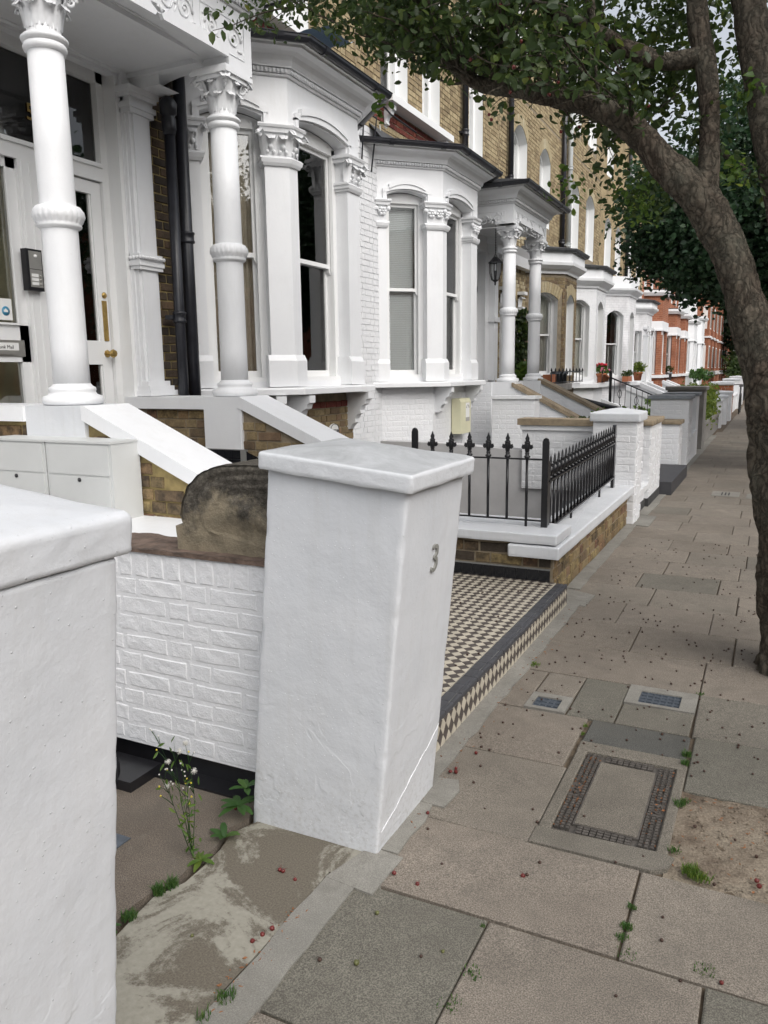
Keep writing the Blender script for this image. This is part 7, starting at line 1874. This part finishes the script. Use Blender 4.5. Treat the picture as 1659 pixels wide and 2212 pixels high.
# sprays in a lighter leaf colour at the crown's edge
P_all, N_all, S_all = [], [], []
addc((-.78, 4.9, 2.50), (.14, .2, .13), 12, 11, .045, .036); addc((-1.22, 5.0, 2.62), (.12, .2, .10), 6, 10, .04, .034); addc((-.26, 4.9, 2.60), (.10, .15, .12), 9, 11, .045, .036); addc((-2.12, 4.3, 3.02), (.035, .04, .055), 3, 6, .025, .04); addc((-.15, 4.3, 2.85), (.1, .1, .1), 6, 9, .04, .04)
leaves('foliage', np.concatenate(P_all), np.concatenate(N_all), np.concatenate(S_all), 'bright_leaf', tr, elong=1.45, kind='stuff')
mb = MB()
for i in range(60):
    a, b, c = random.choice(tips); mb.ball(a + Vector((random.uniform(-.05, .05), random.uniform(-.05, .05), random.uniform(-.06, 0))), .009, 6)
build('fruit', mb, 'fruit_red', tr, kind='stuff')

def simple_tree(x, y, zc, rx, ry, rz, th, lab, m='dark_leaf', nc=500, per=18, sz=.09, spread=.16, r=.2, lobes=None, group=None):
    t_ = thing('tree', (x, y, 0), lab, 'tree', group); limb('trunk', [(x, y, -.1, r * 1.3), (x, y, .6, r), (x + .1, y, th * .6, r * .85), (x, y, th, r * .6), (x - .1, y, zc, r * .3)], t_, 5, 14)
    for k in range(5):
        a = k * 1.3; limb('branch', [(x, y, th * .8 + k * .2, r * .5), (x + rx * .4 * math.cos(a), y + ry * .4 * math.sin(a), zc * .8 + .1 * k, r * .3), (x + rx * .8 * math.cos(a), y + ry * .8 * math.sin(a), zc + .2, r * .1)], t_, 4, 8)
    Ps, Ns = [], []
    for (cx, cy, cz, a, b, c, w) in (lobes or [(0, 0, 0, 1, 1, 1, 1)]):
        P, N = clump_points((x + cx * rx, y + cy * ry, zc + cz * rz), (rx * a, ry * b, rz * c), int(nc * w), per, spread, .5, shell=.45); Ps.append(P); Ns.append(N)
    P = np.concatenate(Ps); leaves('crown', P, np.concatenate(Ns), sz * (.6 + .8 * rs.rand(len(P))), m, t_, elong=1.1, kind='stuff'); return t_
LOB = [(0, 0, 0, .75, .8, .8, .5), (-.55, -.1, -.35, .5, .5, .4, .3), (.5, .1, -.3, .5, .5, .45, .25), (-.3, .3, .4, .5, .5, .5, .2), (.3, -.4, .3, .5, .5, .5, .2), (-.1, -.5, -.45, .55, .45, .35, .3)]
simple_tree(.7, 13.5, 4.4, 3.0, 2.6, 2.0, 2.0, 'dense dark green maple behind the leaning tree, its low skirt over the pavement', nc=1500, per=26, sz=.062, spread=.13, lobes=LOB + [(-.62, 0, -.52, .36, .4, .22, .35), (-.35, -.2, -.75, .42, .5, .18, .45), (.1, -.2, -.85, .5, .5, .14, .45), (-.75, 0, -.1, .25, .4, .25, .15)], r=.22)
simple_tree(3.0, 23.0, 5.0, 2.8, 3.5, 2.6, 2.3, 'taller dark tree further up the kerb behind the maple', nc=700, sz=.09, spread=.2, lobes=LOB, r=.25)
simple_tree(-.3, 62, 2.4, 2.6, 4.0, 1.9, 1.0, 'round bushy tree closing the view at the end of the pavement', m='leaf', nc=500, sz=.22, spread=.3, lobes=LOB, r=.2)
simple_tree(1.5, 75, 7.0, 6.0, 6.0, 6.0, 3.0, 'large tree at the far end of the street', m='dark_leaf', nc=500, sz=.35, spread=.4, lobes=LOB, r=.3)
for k, (x, y, lab) in enumerate(((9.6, 16.0, 'dark tree on the far kerb'),)):
    simple_tree(x, y, 5.6, 2.6, 2.8, 2.8, 2.2, lab, nc=260, sz=.20, spread=.25, lobes=LOB, group='trees on the far kerb')
# opposite terrace
op = thing('terraced_house', (12.5, 8, 0), 'plain red brick terrace across the road', 'terraced house')
mb = MB(); W_ = []
for k in range(14):
    for z in (1.2, 4.3): W_.append((k * 4.0 + .8, k * 4.0 + 2.2, z, z + 1.8, 0))
for zz in ((0, 3.6), (3.6, 6.7)):
    mb.wall((12.5, 42, 0), -FY, -FX, 56, zz[0], zz[1], [w for w in W_ if zz[0] <= w[2] < zz[1]], thick=.2)
build('wall', mb, 'far_orange_brick', op)
for w in W_:
    mb = MB(); a, b = 42 - w[1], 42 - w[0]; mb.box(12.62, 12.68, a, a + .09, w[2], w[3]); mb.box(12.62, 12.68, b - .09, b, w[2], w[3]); mb.box(12.62, 12.68, a + .09, b - .09, w[2], w[2] + .1); mb.box(12.62, 12.68, a + .09, b - .09, w[3] - .1, w[3]); mb.box(12.62, 12.67, a + .09, b - .09, (w[2] + w[3]) / 2 - .04, (w[2] + w[3]) / 2 + .04); wi = build('window', mb, 'white_joinery', op)
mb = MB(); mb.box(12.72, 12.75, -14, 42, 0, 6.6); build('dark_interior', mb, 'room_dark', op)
mb = MB(); mb.prism([(12.3, 6.7), (16, 8.4), (20, 6.7)], (0, -14, 0), FX, Z, FY * 56); build('roof', mb, 'slate', op)
# hedges and garden plants
def bush(name, c, r, n, sz, m, lab, cat='hedge', spread=.05, per=14, box=False):
    if box:
        P = np.array(c) + (rs.rand(n * per, 3) * 2 - 1) * np.array(r); P += rs.randn(*P.shape) * spread; N = rs.randn(len(P), 3) + [0, 0, .4]
    else: P, N = clump_points(c, r, n, per, spread, .5, shell=.4)
    return leaves(name, P, N, sz * (.6 + .8 * rs.rand(len(P))), m, label=lab, cat=cat)
bush('hedge', (-1.55, 19.6, .72), (.30, 2.1, .40), 260, .06, 'hedge_leaf', 'bright yellow-green privet hedge behind the tall grey stone pillar', box=True)
bush('shrub', (-2.2, 12.9, .72), (.45, .5, .22), 60, .06, 'bright_leaf', 'low leafy shrub between the domed pillar and the tall grey-white pillar', 'shrub')
bush('shrub', (-2.3, 10.4, .72), (.35, .5, .20), 50, .05, 'leaf', 'dark shrub behind the brown-topped white wall block', 'shrub')
bush('shrub', (-2.6, 21.2, .5), (.6, .8, .35), 50, .07, 'bright_leaf', 'green shrub at the foot of the iron stair railing', 'shrub')
bush('shrub', (-3.6, 46, 1.2), (.6, 3, .35), 60, .1, 'weed_leaf', 'feathery grey-green plants on the wall before the stucco houses', 'shrub')
bush('hedge', (-1.9, 47, .8), (.5, 4, .35), 160, .12, 'leaf', 'green hedge far up the pavement behind the white walls', box=False)
bush('shrub', (-1.7, 55, 1.2), (1.1, 3, 1.0), 200, .14, 'leaf', 'tall green bush in front of the tall red block', 'shrub')
# creeper by the third door
ct = thing('climbing_plant', (-4.5, 15.2, .8), 'leafy creeper climbing the brown brick beside the second porch', 'climbing plant')
P = []; 
for i in range(900):
    z = random.uniform(1.0, 2.75); P.append((-4.62 + random.gauss(0, .09), 15.75 + random.gauss(0, .16) * (1.3 - .25 * z), z))
leaves('foliage', np.array(P), rs.randn(900, 3) + [1, -.5, .3], np.full(900, .075), 'leaf', ct); P2 = np.array(P)[:220] * [1, 1, .35] + [.15, -.25, .75]; leaves('foliage', P2, rs.randn(220, 3) + [1, -.5, .3], np.full(220, .08), 'bright_leaf', ct)
mb = MB(); mb.tube([(-4.7, 15.75, .8), (-4.68, 15.7, 1.6), (-4.7, 15.8, 2.7)], .015, 6); build('stem', mb, 'bark', ct)
# ------------------------------------------------------------------ weeds
def grass_tuft(mb, x, y, n, h, r):
    for i in range(n):
        a = random.uniform(0, 2 * PI); d = random.uniform(0, r); bx_, by_ = x + d * math.cos(a), y + d * math.sin(a); hh = h * random.uniform(.4, 1.1); lx_, ly_ = random.uniform(-1, 1) * hh * .6, random.uniform(-1, 1) * hh * .6; w = random.uniform(.0008, .0018)
        p = random.uniform(0, PI); wx, wy = w * math.cos(p), w * math.sin(p)
        o_ = len(mb.v); mb.add([(bx_ - wx, by_ - wy, 0), (bx_ + wx, by_ + wy, 0), (bx_ + lx_ * .4 + wx, by_ + ly_ * .4 + wy, hh * .6), (bx_ + lx_ * .4 - wx, by_ + ly_ * .4 - wy, hh * .6), (bx_ + lx_, by_ + ly_, hh * .9)], [(0, 1, 2, 3), (3, 2, 4)], 0, False, .3 + .6 * random.random())
for (lst, lab, m) in (([(-.61, 1.72, 60, .010, .03), (-.625, 1.60, 50, .010, .035), (-.64, 1.90, 25, .008, .01)], 'mossy grass in the joint beside the greenish slab', 'weed_leaf'),
                      ([(-.270, 2.16, 60, .014, .014), (-.270, 2.07, 120, .016, .02), (-.275, 2.02, 60, .014, .02), (-.255, 1.965, 30, .010, .03)], 'grass filling the joint below the manhole cover', 'weed_leaf'),
                      ([(-.13, 2.40, 230, .034, .028), (-.10, 2.385, 120, .026, .03)], 'bright tuft of grass at the lower corner of the bare earth', 'bright_leaf'),
                      ([(-.205, 2.80, 90, .026, .022), (-.19, 2.83, 60, .02, .02)], 'small tuft of grass at the right edge of the manhole cover', 'weed_leaf'),
                      ([(-.19, 2.50, 60, .02, .02)], 'thin tuft beside the lower right corner of the iron cover', 'weed_leaf'),
                      ([(-.215, 3.12, 90, .030, .016), (-.217, 3.20, 90, .030, .018)], 'leafy weeds in the joint right of the dark slab', 'weed_leaf'),
                      ([(-.645, 3.30, 40, .018, .012), (-.64, 3.22, 30, .016, .012)], 'few yellow-green blades in the joint left of the dark slab', 'bright_leaf'),
                      ([(-1.05, 3.93, 70, .022, .03)], 'small tuft at the foot of the tiled riser', 'bright_leaf'),
                      ([(-.22, 3.88, 30, .014, .02), (-.06, 1.99, 50, .010, .03)], 'scattered blades in the pavement joints', 'weed_leaf'),
                      ([(-1.14, 1.375, 80, .03, .03), (-1.15, 1.30, 40, .03, .02)], 'grass tuft at the lower end of the cement strip', 'weed_leaf'),
                      ([(-1.585, 1.40, 200, .02, .025), (-1.58, 1.50, 200, .022, .025), (-1.575, 1.62, 200, .035, .02), (-1.56, 1.66, 120, .04, .02)], 'grass and moss along the crack between threshold and yard', 'weed_leaf')):
    mb = MB()
    for q in lst: grass_tuft(mb, *q)
    build('grass_tuft', mb, m, label=lab, cat='grass', kind='stuff')
# broad-leaved weeds in the crack
def rosette(x, y, z, n, L, lab, m='weed_leaf', tilt=.5, name='weed'):
    t_ = MB()
    for k in range(n):
        a = 2 * PI * k / n + random.uniform(-.3, .3); l_ = L * random.uniform(.7, 1.1); tl = tilt * random.uniform(.5, 1.3); d = V(math.cos(a) * math.cos(tl), math.sin(a) * math.cos(tl), math.sin(tl)); s_ = V(-math.sin(a), math.cos(a), 0); vs_ = []
        for j in range(6):
            u = j / 5; w = L * .30 * math.sin(PI * (u * .85 + .08)) ** .8 * (1 + .12 * (j % 2)); p = V(x, y, z) + d * l_ * u - Z * l_ * .35 * u * u; vs_ += [p - s_ * w * .5, p + Z * -.004, p + s_ * w * .5]
        t_.add(vs_, [(j * 3 + i, j * 3 + i + 1, j * 3 + i + 4, j * 3 + i + 3) for j in range(5) for i in range(2)], 0, True, .2 + .6 * random.random())
    return build(name, t_, m, label=lab, cat='weed')
rosette(-1.60, 2.06, .05, 8, .085, 'broad-leaved weed against the left foot of pillar three'); rosette(-1.58, 2.08, .11, 6, .075, 'upper leaves of the weed at the left foot of pillar three', tilt=.8)
rosette(-1.565, 1.93, .01, 6, .075, 'young broad-leaved weed in the crack before pillar three', tilt=.7)
rosette(-1.56, 1.80, .008, 6, .065, 'yellowing leaf rosette at the foot of the tall seeding weed', m='bright_leaf', tilt=.3)
rosette(-1.60, 1.43, .01, 9, .05, 'creeping leafy weed in the crack nearest the first pillar', tilt=.35); rosette(-1.60, 1.34, .01, 9, .05, 'creeping leafy weed at the lower left end of the crack', tilt=.35)
gs = thing('weed', (-1.60, 1.80, 0), 'tall seeding groundsel with white fluffy heads rising from the crack', 'weed')
mb = MB(); heads = []; lv = []
for k in range(6):
    a = random.uniform(0, 2 * PI); q = V(-1.60, 1.81, 0); d = V(.28 * math.cos(a), .28 * math.sin(a), 1).normalized(); pts = [q.copy()]; L = random.uniform(.24, .44)
    for j in range(6): d = (d + V(random.uniform(-.1, .1), random.uniform(-.1, .1), .06)).normalized(); q = q + d * L / 6; pts.append(q.copy()); lv.append(q.copy())
    mb.tube(pts, [.0016 - .0002 * j for j in range(7)], 5)
    for e in range(6):
        s0 = pts[random.choice([4, 5, 6])]; dd2 = (d + V(random.uniform(-.7, .7), random.uniform(-.7, .7), .3)).normalized(); s1 = s0 + dd2 * random.uniform(.03, .07); mb.tube([s0, (s0 + s1) / 2 + V(0, 0, .004), s1], [.0013, .001, .0008], 4); heads.append(s1)
build('stem', mb, 'weed_leaf', gs)
P = []; N = []
for q in lv:
    for e in range(2): P.append(tuple(q + V(random.uniform(-.02, .02), random.uniform(-.02, .02), random.uniform(-.03, .01)))); N.append((random.uniform(-1, 1), random.uniform(-1, 1), .4))
leaves('leaf', np.array(P), np.array(N), np.full(len(P), .010), 'bright_leaf', gs, elong=3.0, kind='stuff')
mb = MB(); mc = MB(); md = MB()
for i, hd in enumerate(heads):
    if i % 8 == 0:
        for e in range(60): a = Vector(rs.randn(3)).normalized(); mb.tube([hd, hd + a * .011], .0005, 3)
        mb.ball(hd, .006, 6)
    elif i % 3 == 0: md.ball(hd, .0035, 6)
    else: mc.ball(hd, .003, 5)
build('seed_head', mb, 'seed_fluff', gs, kind='stuff'); build('bud', md, 'bud_yellow', gs, kind='stuff'); build('closed_head', mc, 'seed_fluff', gs, kind='stuff')
# ------------------------------------------------------------------ fallen fruit and litter
def fruit_mesh(m, r, stalk=True):
    mb = MB(); mb.lathe([(1e-5, -r * .85), (r * .75, -r * .55), (r, 0), (r * .78, r * .55), (r * .25, r * .85), (r * .12, r * .95)], (0, 0, r * .8), 8)
    if stalk: mb.tube([(0, 0, r * 1.6), (r * .6, 0, r * 2.1), (r * 1.6, r * .4, r * 2.0)], r * .09, 4)
    me = D.meshes.new('fruit'); me.from_pydata(mb.v, [], mb.f); me.polygons.foreach_set('use_smooth', [True] * len(mb.f)); me.materials.append(MAT[m]); return me
FM = {'d': fruit_mesh('fruit_dark', .0058), 'r': fruit_mesh('fruit_red', .0075), 'g': fruit_mesh('fruit_green', .0075)}
def drop(x, y, k, z=.0, lab=None, grp=None):
    o_ = D.objects.new('fallen_fruit', FM[k]); col.objects.link(o_); s_ = random.uniform(.75, 1.15)
    o_.matrix_basis = Matrix.Translation((x, y, z)) @ Matrix.Rotation(random.uniform(0, 2 * PI), 4, 'Z') @ Matrix.Rotation(random.uniform(0, 1.4), 4, 'X') @ Matrix.Scale(s_, 4); WORLD[o_.name] = o_.matrix_basis.copy(); tags(o_, lab, 'fallen fruit', grp)
rf = random.Random(5); cnt_ = 0
while cnt_ < 285:
    y = 1.5 + 6.0 * rf.random() ** .9; x = rf.uniform(-1.05, .25); w = 1.0
    if y < 2.9: w = .25
    if y > 5.4: w = .55
    if x > -.3: w *= 1.3
    if rf.random() > w: continue
    if not inframe((x, y, 0), 0)[0]: continue
    drop(x, y, 'd', .0, 'tiny dark shrivelled fruit dropped on the paving', 'dark dried fruit scattered on the pavement'); cnt_ += 1
for i in range(36): x, y = rf.uniform(-2.0, -1.2), rf.uniform(2.7, 5.0); drop(x, y, 'd', PZ, 'tiny dark shrivelled fruit lying on the diamond tiles', 'dark dried fruit on the tiled path')
for (x, y, z, lab) in ((-1.305, 1.865, 0, 'red fruit, left one of the touching pair before pillar three'), (-1.29, 1.868, 0, 'red fruit, right one of the touching pair before pillar three'), (-1.235, 1.845, 0, 'single red fruit on the screed just right of the touching pair'), (-.965, 2.0, .004, 'red fruit on the cement strip near pillar three, by its lower corner'),
                       (-1.0, 2.36, .006, 'red fruit on the cement strip beside the back of pillar three'), (-1.035, 2.66, .006, 'first red fruit in the clutch at the foot of the tiled riser'), (-1.02, 2.675, .006, 'second red fruit in the clutch at the foot of the tiled riser'), (-1.03, 2.70, .006, 'third red fruit in the clutch at the foot of the tiled riser'), (-1.0, 2.86, .006, 'red fruit a hand beyond the clutch at the riser'),
                       (-.885, 1.99, 0, 'red fruit on the brown slab above the greenish one'), (-.60, 2.16, 0, 'red fruit in the middle of the brown slab below the manhole cover'), (-.02, 1.96, 0, 'red fruit near the right edge of the lower slabs'), (.06, 2.42, 0, 'upper of two red fruits on the bare earth'), (.055, 2.44, 0, 'lower of two red fruits on the bare earth'),
                       (-1.19, 1.60, 0, 'red fruit at the inner edge of the cement strip'), (-1.175, 1.63, 0, 'brownish red fruit beside the one at the cement strip edge'), (-1.20, 1.575, 0, 'small red fruit just below the cement strip pair'), (-1.64, 2.09, .006, 'red fruit by the left foot of pillar three')): drop(x, y, 'r', z, lab)
for (x, y, lab) in ((-.70, 1.76, 'green fruit on the greenish slab'), (-1.36, 1.52, 'greenish fruit in the middle of the worn screed'), (-.93, 1.82, 'olive fruit near the top of the greenish slab'), (-.90, 1.62, 'olive fruit in the middle of the greenish slab')): drop(x, y, 'g', 0, lab)
mb = MB()
for i in range(420):
    q = rf.random()
    if q < .35: x, y, z = -.58 + rf.uniform(-.01, .05), rf.uniform(2.5, 3.05), -.008
    elif q < .6: x, y, z = -.27 + rf.uniform(-.04, .02), rf.uniform(2.5, 3.05), -.008
    elif q < .75: x, y, z = rf.uniform(-.2, .3), rf.uniform(2.38, 2.9), .0
    elif q < .85: x, y, z = -1.15 + rf.gauss(0, .02), rf.uniform(1.3, 1.75), .003
    else: x, y, z = -1.07 + rf.gauss(0, .03), rf.uniform(2.1, 5.0), .008
    a = rf.uniform(0, PI); l_ = rf.uniform(.003, .008); mb.prism([(-l_, 0), (0, -l_ * .4), (l_, 0), (0, l_ * .4)], (x, y, z), (math.cos(a), math.sin(a), 0), (-math.sin(a), math.cos(a), rf.uniform(-.5, .5)), (0, 0, .0012))
build('litter', mb, 'dry_leaf', label='crumbs of dry leaf and stalk in the cover joints and along the walls', cat='litter', kind='stuff')
